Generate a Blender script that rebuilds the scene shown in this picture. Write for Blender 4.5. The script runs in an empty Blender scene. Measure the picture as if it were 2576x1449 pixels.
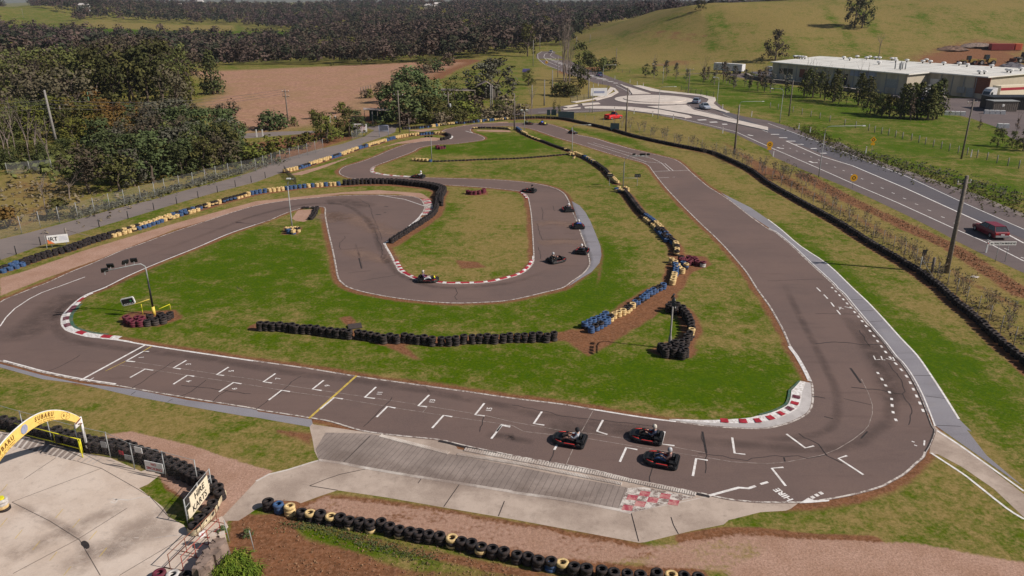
import bpy, bmesh, math, random
import numpy as np
from mathutils import Vector, Matrix
from mathutils.geometry import tessellate_polygon
random.seed(7); RNG = np.random.default_rng(7)
S = bpy.context.scene; COL = S.collection
# ------------------------------------------------------------------ survey: camera height, tilt, picture point -> ground point
F, H, Y0 = 1900.0, 25.0, 5.0
PT = math.atan((724.5 - Y0) / F); CP, SP = math.cos(PT), math.sin(PT)
def G(u, v, z=0.0):
    x, y = (u - 1288) / F, (724.5 - v) / F
    d = (x, CP + y * SP, -SP + y * CP); t = (z - H) / d[2]
    return Vector((t * d[0], t * d[1], z))
def hgt(u, v, vt):
    """height of a post standing at ground point (u,v) whose top is seen at row vt"""
    b = G(u, v); lo, hi = 0, 60
    for _ in range(40):
        m = (lo + hi) / 2; qz = m - H
        f = b.y * CP - qz * SP; up = b.y * SP + qz * CP
        if 724.5 - F * up / f > vt: lo = m
        else: hi = m
    return lo
def Q(c, r, pts): return [(644 * c + x / 4, 362 * r + y / 4) for x, y in pts]
def sm(a, b, x):
    t = np.clip((x - a) / (b - a), 0, 1); return t * t * (3 - 2 * t)
def terr(x, y):
    x = np.asarray(x, float); y = np.asarray(y, float); r = np.hypot(x, y)
    R = np.interp(x, [30, 38, 59, 77, 89, 100, 115, 145, 200, 300, 700], [0, 1.8, 7.4, 14, 18.4, 22.4, 24.4, 25.4, 28, 34, 42])
    y0 = np.interp(x, [30, 80, 130, 300], [360, 335, 305, 305])
    t = np.clip((y - y0) / (450 - y0), 0, 1)
    z = R * (0.55 * t * t * (3 - 2 * t) + 0.45 * t) * np.where(y < 450, 1, np.exp(-((y - 450) / 260) ** 2))
    z += np.where(t > 0, 0.5 * np.sin(x / 13) * np.sin(y / 17) * t, 0)
    m = np.interp(x, [-60, -12], [1, 0]) * sm(315, 470, y)
    s0 = np.interp(x, [-420, -190, -60], [960, 930, 500])
    up = sm(s0, 1750, r)
    z += -9.5 * m * (1 - sm(s0 - 430, s0 + 60, r)) + up * (17.5 + 3.5 * np.sin(x / 170 + 1.3) + 2 * np.sin(x / 61) - 9 * np.exp(-((x / np.maximum(r, 1) - .07) / .05) ** 2) - 7 * np.exp(-((x / np.maximum(r, 1) + .53) / .02) ** 2))
    z += 17 * np.exp(-((x + 690) / 170) ** 2 - ((r - 1210) / 190) ** 2)
    z += sm(520, 700, r) * (1.6 * np.sin(x / 47 + 2) * np.sin(y / 83))
    return z
def tz(x, y): return float(terr(x, y))
def GT(u, v):
    x, y = (u - 1288) / F, (724.5 - v) / F
    d = np.array((x, CP + y * SP, -SP + y * CP))
    t = np.concatenate([np.linspace(20, 600, 1500), np.linspace(601, 2500, 1500)])
    P = d[None] * t[:, None]; P[:, 2] += H
    below = P[:, 2] <= terr(P[:, 0], P[:, 1])
    i = int(np.argmax(below)) if below.any() else len(t) - 1
    return Vector((P[i, 0], P[i, 1], tz(P[i, 0], P[i, 1])))
# ------------------------------------------------------------------ materials
MATS = {}
def nt(name, rough=.8, spec=.3):
    m = bpy.data.materials.new(name); m.use_nodes = True; t = m.node_tree; t.nodes.clear()
    o = t.nodes.new('ShaderNodeOutputMaterial'); b = t.nodes.new('ShaderNodeBsdfPrincipled')
    b.inputs['Roughness'].default_value = rough; b.inputs['Specular IOR Level'].default_value = spec
    t.links.new(b.outputs[0], o.inputs[0]); return m, t, b, o
def node(t, typ, **k):
    n = t.nodes.new(typ)
    for a, v in k.items(): setattr(n, a, v)
    return n
def noise(t, vec, scale, detail=4, rough=.55):
    n = node(t, 'ShaderNodeTexNoise'); n.inputs['Scale'].default_value = scale; n.inputs['Detail'].default_value = detail
    n.inputs['Roughness'].default_value = rough
    if vec is not None: t.links.new(vec, n.inputs['Vector'])
    return n.outputs['Fac']
def mixc(t, fac, a, b, typ='MIX'):
    n = node(t, 'ShaderNodeMix', data_type='RGBA', blend_type=typ)
    for s, v in ((n.inputs[0], fac), (n.inputs[6], a), (n.inputs[7], b)):
        if hasattr(v, 'links'): t.links.new(v, s)
        elif isinstance(v, (int, float)): s.default_value = v
        else: s.default_value = (*v[:3], 1)
    return n.outputs[2]
def mth(t, op, a, b=None, clamp=False):
    n = node(t, 'ShaderNodeMath', operation=op); n.use_clamp = clamp
    for i, v in enumerate((a, b)):
        if v is None: continue
        if hasattr(v, 'links'): t.links.new(v, n.inputs[i])
        else: n.inputs[i].default_value = v
    return n.outputs[0]
def ramp(t, f, a, b, lo=0., hi=1.):
    n = node(t, 'ShaderNodeMapRange', interpolation_type='SMOOTHSTEP')
    t.links.new(f, n.inputs[0])
    for i, v in zip((1, 2, 3, 4), (a, b, lo, hi)): n.inputs[i].default_value = v
    return n.outputs[0]
def bump(t, b, h, s, d=.05):
    n = node(t, 'ShaderNodeBump'); n.inputs['Strength'].default_value = s; n.inputs['Distance'].default_value = d
    t.links.new(h, n.inputs['Height']); t.links.new(n.outputs[0], b.inputs['Normal'])
def M(name, col=None, rough=.75, var=.25, scale=3., metal=0., spec=.3, col2=None, coord='Object', bmp=0, objrand=0.):
    """plain paint / metal / rubber with mottled wear"""
    if name in MATS: return MATS[name]
    m, t, b, o = nt(name, rough, spec); b.inputs['Metallic'].default_value = metal
    tc = node(t, 'ShaderNodeTexCoord'); v = tc.outputs[coord]
    f = noise(t, v, scale, 5, .6)
    c2 = col2 or tuple(c * (1 - var) for c in col)
    c = mixc(t, ramp(t, f, .35, .65), col, c2)
    if objrand:
        oi = node(t, 'ShaderNodeObjectInfo'); hv = node(t, 'ShaderNodeHueSaturation'); t.links.new(c, hv.inputs['Color'])
        t.links.new(ramp(t, oi.outputs['Random'], 0, 1, 1 - objrand, 1 + objrand), hv.inputs['Value']); c = hv.outputs[0]
    t.links.new(c, b.inputs['Base Color'])
    if bmp: bump(t, b, noise(t, v, scale * 8, 3), bmp, .01)
    MATS[name] = m; return m
def pos(t): return node(t, 'ShaderNodeNewGeometry').outputs['Position']
def ground_mat():
    m, t, b, o = nt('ground_grass', .95, .1); p = pos(t)
    at = node(t, 'ShaderNodeAttribute', attribute_name='cover'); sp = node(t, 'ShaderNodeSeparateColor'); t.links.new(at.outputs['Color'], sp.inputs[0])
    L, D, P = sp.outputs[0], sp.outputs[1], sp.outputs[2]; W = at.outputs['Alpha']
    big = noise(t, p, .09, 5, .6); med = noise(t, p, .45, 6, .65); fine = noise(t, p, 4.5, 5, .7); mid2 = noise(t, p, 1.5, 5, .7); grain = noise(t, p, 16, 3, .8)
    n = mth(t, 'ADD', mth(t, 'MULTIPLY', big, .25), mth(t, 'ADD', mth(t, 'MULTIPLY', med, .30), mth(t, 'ADD', mth(t, 'MULTIPLY', mid2, .27), mth(t, 'MULTIPLY', fine, .18))))
    lf = mth(t, 'ADD', L, mth(t, 'MULTIPLY', mth(t, 'SUBTRACT', n, .5), 5.6))
    green = mixc(t, ramp(t, mid2, .3, .7), (.052, .118, .008), (.118, .165, .018))
    green = mixc(t, ramp(t, fine, .35, .7, 0, .8), green, (.055, .095, .012))
    dry = mixc(t, ramp(t, mth(t, 'MULTIPLY', mth(t, 'ADD', fine, mid2), .5), .35, .65), (.34, .255, .125), (.205, .172, .062))
    c = mixc(t, ramp(t, lf, .12, 1.02), dry, green)
    soil = mixc(t, ramp(t, mid2, .35, .65), (.25, .125, .075), (.165, .085, .052))
    soil = mixc(t, ramp(t, fine, .4, .7), soil, (.32, .18, .12))
    df = mth(t, 'ADD', D, mth(t, 'MULTIPLY', mth(t, 'SUBTRACT', n, .5), 2.2))
    c = mixc(t, ramp(t, df, .32, .68), c, soil)
    grav = mixc(t, ramp(t, noise(t, p, 9, 4, .8), .35, .7), (.60, .41, .335), (.36, .235, .185))
    grav = mixc(t, ramp(t, med, .35, .7, 0, .5), grav, (.33, .20, .14))
    pf = mth(t, 'ADD', P, mth(t, 'MULTIPLY', mth(t, 'SUBTRACT', mth(t, 'ADD', mth(t, 'MULTIPLY', med, .5), mth(t, 'MULTIPLY', fine, .5)), .5), .9))
    c = mixc(t, ramp(t, pf, .42, .58), c, grav)
    wv = noise(t, p, .8, 5, .75)
    fld = mixc(t, ramp(t, wv, .38, .6), (.54, .335, .25), (.34, .205, .155))
    fld = mixc(t, ramp(t, noise(t, p, .12, 4), .35, .7, 0, .6), fld, (.34, .235, .14))
    c = mixc(t, W, c, fld)
    c = mixc(t, ramp(t, noise(t, p, 6., 4, .8), .35, .7, .0, .5), c, mixc(t, 1., c, (.62, .64, .58), 'MULTIPLY')); c = mixc(t, ramp(t, grain, .3, .75, .0, .6), c, mixc(t, 1., c, (.55, .55, .55), 'MULTIPLY'))
    hs = node(t, 'ShaderNodeHueSaturation'); t.links.new(c, hs.inputs['Color']); hs.inputs['Saturation'].default_value = 1.14
    t.links.new(hs.outputs[0], b.inputs['Base Color'])
    bump(t, b, fine, .5, .08)
    return m
def asphalt_mat(name, a, bb, dustc=(.2, .14, .11), dust=.25):
    m, t, b, o = nt(name, .85, .25); p = pos(t)
    big = noise(t, p, .12, 5, .6); fine = noise(t, p, 14, 3, .8); med = noise(t, p, 1.1, 5, .6)
    c = mixc(t, ramp(t, big, .35, .65), a, bb); c = mixc(t, ramp(t, fine, .3, .75, 0, .35), c, tuple(x * 1.7 for x in a))
    c = mixc(t, ramp(t, med, .5, .8, 0, dust), c, dustc)
    mp = node(t, 'ShaderNodeMapping'); t.links.new(p, mp.inputs[0]); mp.inputs['Scale'].default_value = (.25, 1.6, 1); mp.inputs['Rotation'].default_value = (0, 0, .28)
    c = mixc(t, ramp(t, noise(t, mp.outputs[0], .8, 4, .6), .52, .75, 0, .35), c, tuple(x * .62 for x in a))
    t.links.new(c, b.inputs['Base Color']); bump(t, b, fine, .25, .01); MATS[name] = m; return m
def concrete_mat(name, a, bb, lines=0):
    m, t, b, o = nt(name, .9, .2); p = pos(t)
    n1 = noise(t, p, .35, 6, .65); n2 = noise(t, p, 2.2, 6, .7); f = noise(t, p, 12, 3)
    c = mixc(t, ramp(t, n1, .35, .65), a, bb); c = mixc(t, ramp(t, n2, .5, .78, 0, .55), c, tuple(x * .55 for x in bb))
    c = mixc(t, ramp(t, f, .3, .8, 0, .2), c, tuple(min(1, x * 1.3) for x in a))
    if lines:
        mp = node(t, 'ShaderNodeMapping'); t.links.new(p, mp.inputs[0]); mp.inputs['Rotation'].default_value = (0, 0, lines)
        w = node(t, 'ShaderNodeTexWave', wave_type='BANDS', bands_direction='X'); t.links.new(mp.outputs[0], w.inputs[0]); w.inputs['Scale'].default_value = .95; w.inputs['Distortion'].default_value = .8
        c = mixc(t, ramp(t, w.outputs['Fac'], .93, .99, 0, .55), c, tuple(x * .5 for x in bb))
    t.links.new(c, b.inputs['Base Color']); bump(t, b, n2, .2, .02); MATS[name] = m; return m
def leaf_mat(name, c1, c2, c3=None):
    m, t, b, o = nt(name, .9, .06); tc = node(t, 'ShaderNodeTexCoord'); oi = node(t, 'ShaderNodeObjectInfo')
    f = noise(t, pos(t), .9, 4, .7); c = mixc(t, ramp(t, f, .35, .65), c1, c2)
    f2 = noise(t, pos(t), 5, 2, .7); c = mixc(t, ramp(t, f2, .45, .8, 0, .7), c, c3 or tuple(x * 1.5 for x in c1))
    hv = node(t, 'ShaderNodeHueSaturation'); t.links.new(c, hv.inputs['Color'])
    t.links.new(ramp(t, oi.outputs['Random'], 0, 1, .75, 1.25), hv.inputs['Value']); t.links.new(ramp(t, oi.outputs['Random'], 0, 1, .475, .515), hv.inputs['Hue'])
    t.links.new(hv.outputs[0], b.inputs['Base Color']); MATS[name] = m; return m
def forest_mat():
    m, t, b, o = nt('forest_leaves', .95, .03); at = node(t, 'ShaderNodeAttribute', attribute_name='tint')
    f = noise(t, pos(t), .35, 4, .7)
    c = mixc(t, ramp(t, f, .3, .7), at.outputs['Color'], mixc(t, .45, at.outputs['Color'], (.02, .018, .015)))
    t.links.new(c, b.inputs['Base Color']); return m
def mesh_wire_mat(name, col, opac):
    m, t, b, o = nt(name, .5, .4); b.inputs['Base Color'].default_value = (*col, 1)
    tr = node(t, 'ShaderNodeBsdfTransparent'); mx = node(t, 'ShaderNodeMixShader')
    f = mth(t, 'MULTIPLY', noise(t, pos(t), 30, 1), opac * 2)
    t.links.new(f, mx.inputs[0]); t.links.new(tr.outputs[0], mx.inputs[1]); t.links.new(b.outputs[0], mx.inputs[2]); t.links.new(mx.outputs[0], o.inputs[0])
    MATS[name] = m; return m
def stain_mat(name, col, opac):
    m, t, b, o = nt(name, .95, .1); b.inputs['Base Color'].default_value = (*col, 1)
    uv = node(t, 'ShaderNodeUVMap'); s = node(t, 'ShaderNodeSeparateXYZ'); t.links.new(uv.outputs[0], s.inputs[0])
    e = mth(t, 'MULTIPLY', mth(t, 'MULTIPLY', s.outputs[1], mth(t, 'SUBTRACT', 1, s.outputs[1])), 4)
    e2 = mth(t, 'MULTIPLY', mth(t, 'MULTIPLY', s.outputs[0], mth(t, 'SUBTRACT', 1, s.outputs[0])), 8, True)
    f = mth(t, 'MULTIPLY', mth(t, 'MULTIPLY', mth(t, 'POWER', e, 1.5), e2), mth(t, 'MULTIPLY', ramp(t, noise(t, pos(t), .7, 5, .7), .25, .6), opac))
    tr = node(t, 'ShaderNodeBsdfTransparent'); mx = node(t, 'ShaderNodeMixShader')
    t.links.new(f, mx.inputs[0]); t.links.new(tr.outputs[0], mx.inputs[1]); t.links.new(b.outputs[0], mx.inputs[2]); t.links.new(mx.outputs[0], o.inputs[0])
    MATS[name] = m; return m
asphalt_mat('track_asphalt', (.150, .102, .088), (.122, .086, .077))
asphalt_mat('road_asphalt', (.135, .105, .100), (.105, .084, .083), (.16, .14, .13), .2)
asphalt_mat('road_dark', (.09, .085, .098), (.11, .098, .105), (.14, .12, .12), .15)
asphalt_mat('lane_asphalt', (.20, .165, .15), (.16, .135, .125), (.26, .2, .16), .4)
asphalt_mat('patch_grey', (.235, .225, .245), (.19, .18, .2), (.3, .26, .24), .3)
concrete_mat('yard_concrete', (.60, .505, .43), (.50, .405, .335))
concrete_mat('lane_concrete', (.48, .39, .325), (.32, .25, .205))
concrete_mat('grooved_concrete', (.31, .255, .225), (.21, .17, .15), .35)
concrete_mat('island_concrete', (.62, .55, .49), (.50, .44, .39))
concrete_mat('kerb_worn', (.62, .57, .52), (.36, .29, .25))
M('white_line', (.74, .72, .70), .7, .15, 2, coord='Generated'); M('red_paint', (.42, .03, .045), .6, .3, 4); M('white_paint', (.74, .73, .72), .6, .2, 4)
def worn(name, a, bb, sc=2.5):
    m, t, b, o = nt(name, .8, .2); c = mixc(t, ramp(t, noise(t, pos(t), sc, 5, .75), .42, .6), a, bb); t.links.new(c, b.inputs['Base Color']); MATS[name] = m
worn('worn_line', (.62, .57, .52), (.2, .15, .13)); worn('line_white', (.80, .78, .76), (.62, .58, .55)); worn('line_yellow', (.62, .45, .09), (.42, .3, .08)); worn('worn_red', (.36, .06, .085), (.50, .25, .23), 1.6); worn('line_thin', (.42, .36, .32), (.2, .16, .14))
worn('maroon_kerb', (.10, .012, .03), (.22, .12, .13)); worn('green_paint', (.05, .12, .085), (.12, .14, .10)); worn('crack_tar', (.028, .024, .026), (.045, .038, .036), 6); worn('kerb_white', (.75, .73, .72), (.5, .46, .43), 5)
# ------------------------------------------------------------------ mesh helpers
class MB:
    def __init__(s): s.v = []; s.f = []; s.m = []
    def add(s, vs, fs, mi=0):
        n = len(s.v); s.v += [tuple(p) for p in vs]; s.f += [tuple(i + n for i in f) for f in fs]; s.m += [mi] * len(fs); return s
    def box(s, c, d, rz=0, mi=0, taper=1., rx=0, ry=0):
        R = Matrix.Rotation(rz, 3, 'Z') @ Matrix.Rotation(ry, 3, 'Y') @ Matrix.Rotation(rx, 3, 'X'); c = Vector(c); vs = []
        for z in (-1, 1):
            k = taper if z > 0 else 1
            for x, y in ((-1, -1), (1, -1), (1, 1), (-1, 1)): vs.append(c + R @ Vector((x * d[0] / 2 * k, y * d[1] / 2 * k, z * d[2] / 2)))
        return s.add(vs, [(3, 2, 1, 0), (4, 5, 6, 7), (0, 1, 5, 4), (1, 2, 6, 5), (2, 3, 7, 6), (3, 0, 4, 7)], mi)
    def tube(s, pts, rad, n=8, mi=0, caps=True):
        pts = [Vector(p) for p in pts]; rad = rad if hasattr(rad, '__len__') else [rad] * len(pts); vs = []
        for i, p in enumerate(pts):
            d = (pts[min(i + 1, len(pts) - 1)] - pts[max(i - 1, 0)]).normalized()
            a = d.cross(Vector((0, 0, 1)) if abs(d.z) < .9 else Vector((1, 0, 0))).normalized(); bq = d.cross(a)
            vs += [p + (a * math.cos(6.2832 * k / n) + bq * math.sin(6.2832 * k / n)) * rad[i] for k in range(n)]
        fs = [(i * n + k, i * n + (k + 1) % n, (i + 1) * n + (k + 1) % n, (i + 1) * n + k) for i in range(len(pts) - 1) for k in range(n)]
        if caps: fs += [tuple(range(n))[::-1], tuple(range((len(pts) - 1) * n, len(pts) * n))]
        return s.add(vs, fs, mi)
    def lathe(s, prof, n=16, c=(0, 0, 0), mi=0, axis='Z', closed=False):
        vs = []
        for r, z in prof:
            for k in range(n):
                a = 6.2832 * k / n; x, y = r * math.cos(a), r * math.sin(a)
                vs.append((c[0] + x, c[1] + y, c[2] + z) if axis == 'Z' else (c[0] + x, c[1] + z, c[2] + y))
        m = len(prof); R = m if closed else m - 1
        fs = [(i * n + k, i * n + (k + 1) % n, ((i + 1) % m) * n + (k + 1) % n, ((i + 1) % m) * n + k) for i in range(R) for k in range(n)]
        return s.add(vs, fs, mi)
    def prism(s, poly, y0, y1, mi=0, plane='XZ'):
        """polygon in XZ extruded along Y (or XY along Z)"""
        f = (lambda a, b, c: (a, c, b)) if plane == 'XZ' else (lambda a, b, c: (a, b, c))
        n = len(poly); vs = [f(a, b, y0) for a, b in poly] + [f(a, b, y1) for a, b in poly]
        tr = tessellate_polygon([[Vector((a, b, 0)) for a, b in poly]])
        fs = [tuple(t) for t in tr] + [tuple(i + n for i in t[::-1]) for t in tr] + [(i, (i + 1) % n, n + (i + 1) % n, n + i) for i in range(n)]
        return s.add(vs, fs, mi)
    def build(s, name, mats, parent=None, smooth=False, loc=None):
        me = bpy.data.meshes.new(name); me.from_pydata(s.v, [], s.f)
        for m in (mats if isinstance(mats, (list, tuple)) else [mats]): me.materials.append(MATS[m] if isinstance(m, str) else m)
        if len(me.materials) > 1: me.polygons.foreach_set('material_index', s.m)
        if smooth: me.polygons.foreach_set('use_smooth', [True] * len(me.polygons))
        bm = bmesh.new(); bm.from_mesh(me); bmesh.ops.recalc_face_normals(bm, faces=bm.faces); bm.to_mesh(me); bm.free()
        return link(name, me, parent, loc)
def link(name, data, parent=None, loc=None):
    o = bpy.data.objects.new(name, data); COL.objects.link(o)
    if parent: o.parent = parent
    if loc is not None: o.location = loc
    return o
def tag(o, label=None, cat=None, group=None, kind=None):
    for k, v in (('label', label), ('category', cat), ('group', group), ('kind', kind)):
        if v: o[k] = v
    return o
def thing(name, label, cat, loc=(0, 0, 0), rz=0, group=None, sc=None):
    o = link(name, None, None, loc); o.rotation_euler = (0, 0, rz); o.empty_display_size = .2
    if sc: o.scale = (sc, sc, sc) if isinstance(sc, (int, float)) else sc
    return tag(o, label, cat, group)
def copy_tree(src, parent=None):
    c = src.copy(); COL.objects.link(c)
    if parent: c.parent = parent
    for ch in src.children: copy_tree(ch, c)
    return c
def remove_tree(o):
    for c in list(o.children): remove_tree(c)
    bpy.data.objects.remove(o)
ORD = 'first second third fourth fifth sixth seventh eighth ninth tenth eleventh twelfth thirteenth fourteenth fifteenth sixteenth seventeenth eighteenth nineteenth'.split()
def nth(n):
    if n < 20: return ORD[n - 1]
    s = {1: 'st', 2: 'nd', 3: 'rd'}.get(n % 10 if n % 100 not in (11, 12, 13) else 0, 'th'); return '%d%s' % (n, s)
def smooth_line(pts, k=4, closed=False):
    P = [Vector((p[0], p[1], 0)) for p in pts]; n = len(P); out = []
    for i in range(n if closed else n - 1):
        a = P[(i - 1) % n] if closed or i else P[0]; b = P[i]; c = P[(i + 1) % n]; d = P[(i + 2) % n] if closed or i + 2 < n else P[-1]
        if (b - a).length > 1e-6 and (c - b).length > 1e-6 and (b - a).normalized().dot((c - b).normalized()) < .2: a = b
        if (d - c).length > 1e-6 and (c - b).length > 1e-6 and (d - c).normalized().dot((c - b).normalized()) < .2: d = c
        for j in range(k):
            t = j / k; out.append(.5 * ((2 * b) + (c - a) * t + (2 * a - 5 * b + 4 * c - d) * t * t + (3 * b - a - 3 * c + d) * t ** 3))
    if not closed: out.append(P[-1])
    return [(p.x, p.y) for p in out]
def W(pts, sm_=1, closed=False):
    w = [tuple(G(*p)[:2]) for p in pts]
    return smooth_line(w, sm_, closed) if sm_ > 1 else w
def sheet(name, polys, z, mat, thick=0):
    """flat sheet from world outlines; polys: list of [outer, hole, ...]"""
    b = MB()
    for loops in polys:
        vs = [[Vector((x, y, 0)) for x, y in L] for L in loops]; flat = [p for L in loops for p in L]
        tr = tessellate_polygon(vs); b.add([(x, y, z) for x, y in flat], tr)
        if thick:
            for L in loops:
                n = len(L); b.add([(x, y, z) for x, y in L] + [(x, y, z - thick) for x, y in L], [(i, (i + 1) % n, n + (i + 1) % n, n + i) for i in range(n)])
    o = b.build(name, mat); me = o.data
    if sum(p.normal.z * p.area for p in me.polygons) < 0: me.flip_normals()
    return tag(o, kind='structure')
def strip_geo(b, line, w, z, mi=0, closed=False, off=0., uv=None, z2=None):
    P = [Vector((x, y, 0)) for x, y in line]; n = len(P); A = []
    for i, p in enumerate(P):
        d = (P[(i + 1) % n] if closed or i < n - 1 else p) - (P[i - 1] if closed or i else p); d.normalize(); nr = Vector((-d.y, d.x, 0)); A.append((p + nr * (off + w / 2), p + nr * (off - w / 2)))
    vs = [q for a in A for q in a]; vs = [(q.x, q.y, z) for q in vs]
    b.add(vs, [(2 * i, 2 * i + 1, (2 * i + 3) % (2 * n), (2 * i + 2) % (2 * n)) for i in range(n if closed else n - 1)], mi)
def resample(line, step):
    P = [Vector((x, y, 0)) for x, y in line]; out = [P[0]]; acc = 0
    for a, b in zip(P, P[1:]):
        L = (b - a).length; s = step - acc
        while s <= L: out.append(a.lerp(b, s / L)); s += step
        acc = L - (s - step)
    return [(p.x, p.y) for p in out]
# ================================================================== outlines of the place
OUT_A = Q(2,0,[(0,745),(205,800),(430,860),(805,935),(1140,985),(1500,1050),(1890,1115),(2480,1210)]) + Q(2,1,[])
def q(c, r, *p): return Q(c, r, [(p[i], p[i + 1]) for i in range(0, len(p), 2)])
OUTER = (q(0,2, 0,745, 205,800, 430,860, 805,935, 1140,985, 1500,1050, 1890,1115, 2480,1210) + q(1,2, 20,1235, 530,1315, 750,1355) + q(1,3, 1070,0, 1450,50, 1840,90, 2100,150, 2560,245)
 + q(2,3, 420,325, 830,400, 1200,490, 1550,560, 1900,630, 1990,650, 2180,690, 2400,715, 2560,722) + q(3,3, 300,722, 450,715, 830,650, 1130,570, 1260,505, 1390,430, 1500,330, 1580,260, 1600,210, 1640,140, 1690,0)
 + q(3,2, 1660,1390, 1600,1230, 1530,1060, 1440,890, 1350,760, 1280,690, 1180,560, 1060,420, 950,290, 850,170, 760,60, 690,0) + q(3,1, 650,1400, 420,1190, 240,1020, 80,890, 0,850)
 + q(2,1, 2380,710, 2200,570, 2060,480, 1980,430, 1870,340, 1790,270, 1740,220, 1650,160, 1520,125, 1380,90, 1200,50, 1060,10) + q(2,0, 990,1440, 830,1390, 640,1350, 540,1300, 400,1255, 340,1245, 200,1238, 0,1236)
 + q(1,0, 2250,1245, 1980,1285, 1890,1310, 1870,1335) + q(1,0, 1950,1370, 1930,1400, 1840,1415, 1700,1420, 1600,1435) + q(1,1, 1520,0, 1400,40, 1280,90, 1200,125, 1050,180, 900,225, 840,265, 835,295, 870,320, 950,345, 1100,360, 1280,372, 1500,385, 1750,405, 2000,420, 2300,440)
 + q(2,1, 0,468, 70,478, 120,500, 155,540, 165,580, 185,700, 200,900, 210,1100, 210,1170, 190,1220, 130,1280, 60,1320, 0,1338) + q(1,1, 2380,1385, 2200,1402, 1950,1405, 1830,1395, 1640,1370, 1540,1330, 1450,1280, 1400,1200, 1350,1100, 1300,1010, 1330,985, 1450,905, 1560,820, 1650,740, 1700,660, 1700,620, 1680,575, 1640,545, 1550,525, 1400,518, 1200,513, 900,518, 600,540, 300,570, 0,620)
 + q(0,1, 2300,700, 2000,800, 1700,900, 1400,1010, 1200,1080, 950,1190, 700,1290, 480,1390, 330,1448) + q(0,2, 80,100, 0,140) + [(-38,785), (-62,815), (-70,850), (-50,885), (-20,905)])
INNER = (q(0,2, 1190,520, 1480,570, 1940,640, 2560,730) + q(1,2, 520,805, 1010,885, 1550,960, 2200,1050) + q(2,2, 0,1105, 500,1165, 830,1220, 1330,1300, 1650,1340, 1900,1375, 2100,1395, 2400,1410, 2560,1405)
 + q(3,2, 150,1370, 300,1310, 400,1240, 435,1130, 430,980, 400,900, 350,800, 280,680, 215,590, 150,440, 80,310, 0,175) + q(2,1, 2450,1448, 2350,1290, 2200,1110, 2050,950, 1880,790, 1700,610, 1550,450, 1460,340, 1400,260, 1370,220, 1300,185, 1130,140, 950,90, 680,5)
 + q(2,0, 420,1375, 200,1300, 0,1270) + q(1,0, 2350,1272, 2200,1282, 2160,1305, 2180,1335, 2240,1355, 2300,1385, 2280,1410, 2150,1430) + q(1,1, 2000,0, 1800,10, 1650,40, 1580,80, 1400,150, 1200,225, 1160,255, 1165,285, 1220,300, 1350,320, 1600,335, 1900,345, 2300,355)
 + q(2,1, 0,372, 250,400, 420,440, 520,490, 570,560, 610,660, 660,780, 700,900, 750,1030, 790,1170, 780,1240, 720,1310, 620,1380, 520,1448) + q(2,2, 350,45, 0,125) + q(1,2, 2300,150, 2000,158, 1700,140, 1400,105, 1100,50, 930,0)
 + q(1,1, 870,1410, 820,1350, 790,1200, 760,1050, 720,880, 690,720, 690,650, 650,635, 560,635, 470,645, 420,660, 300,700, 150,765, 0,815) + q(0,1, 2300,910, 2000,1040, 1600,1200, 1300,1330, 1080,1440) + q(0,2, 870,75, 760,150, 690,220, 640,280, 630,350, 660,410, 740,450, 900,490))
WO, WI = W(OUTER, 4, True), W(INNER, 4, True)
def near_i(loop, p):
    g = G(*p); return min(range(len(loop)), key=lambda i: (loop[i][0] - g.x) ** 2 + (loop[i][1] - g.y) ** 2)
def part(loop, a, b):
    i, j = near_i(loop, a), near_i(loop, b)
    return loop[i:j + 1] if i <= j else loop[i:] + loop[:j + 1]
# tyre rows (picture rows of the stacks' tops or feet)
FRONT = q(1,3, 120,690, 225,720, 330,745, 455,785, 545,800, 645,815, 745,835, 845,845, 935,875, 1040,885, 1145,905, 1255,895, 1340,935, 1435,965, 1540,985, 1635,1000, 1740,1020, 1855,1030, 1970,1060, 2060,1085, 2165,1105, 2265,1145, 2375,1160, 2490,1185) + q(2,3, 45,1220, 155,1235, 265,1275, 395,1290, 505,1310, 625,1340, 755,1360, 905,1375, 1030,1400, 1160,1415, 1290,1420, 1455,1415, 1600,1420, 1740,1430, 1870,1445)
YARDW = q(0,2, 30,1300, 110,1320, 200,1345, 290,1370, 370,1392, 450,1410, 530,1425) + q(0,3, 600,15, 670,30, 750,45, 820,70, 890,90, 975,95, 1070,105, 1145,115, 1225,130, 1285,150, 1350,180, 1430,200, 1505,225, 1570,255, 1640,285, 1715,305, 1790,345, 1855,375, 1915,405, 1970,440, 2055,480, 2130,500, 2190,540, 2200,590, 2135,695, 2080,775, 2015,845, 1950,925)
MID = q(1,2, 35,345, 100,345, 165,350, 235,350, 295,355, 360,362, 405,372, 475,377, 540,380, 605,385, 670,400, 745,408, 808,418, 875,420, 932,430, 1025,428, 1085,440, 1150,447, 1215,455, 1280,475, 1350,463, 1412,473, 1488,463, 1560,473, 1625,480, 1695,480, 1768,495, 1865,495, 1938,497, 2012,492, 2090,475, 2178,475, 2250,470, 2325,470, 2402,475, 2487,465, 2555,460) + q(2,2, 55,460, 128,460, 205,460, 275,450, 350,460, 422,445)
HOOK = q(2,2, 1600,140, 1580,165, 1640,185, 1660,150, 1715,180, 1735,205, 1750,235, 1775,262, 1790,290, 1805,325, 1805,355, 1812,385, 1805,412, 1790,440, 1765,470, 1755,500, 1705,525, 1640,535, 1705,560, 1655,560, 1735,575, 1575,560, 1500,555, 1530,580, 1550,610, 1690,600, 1625,610, 1750,610, 1715,630)
DIAG1 = [(1470,826),(1485,819),(1500,812),(1515,805),(1527,798)]
DIAG = [(1486,836),(1510,827),(1532,810),(1550,799),(1575,787),(1600,768),(1620,755),(1640,740),(1660,730),(1677,724)]
DIAG2 = [(1690,716),(1696,700),(1700,688),(1699,672)]
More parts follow.
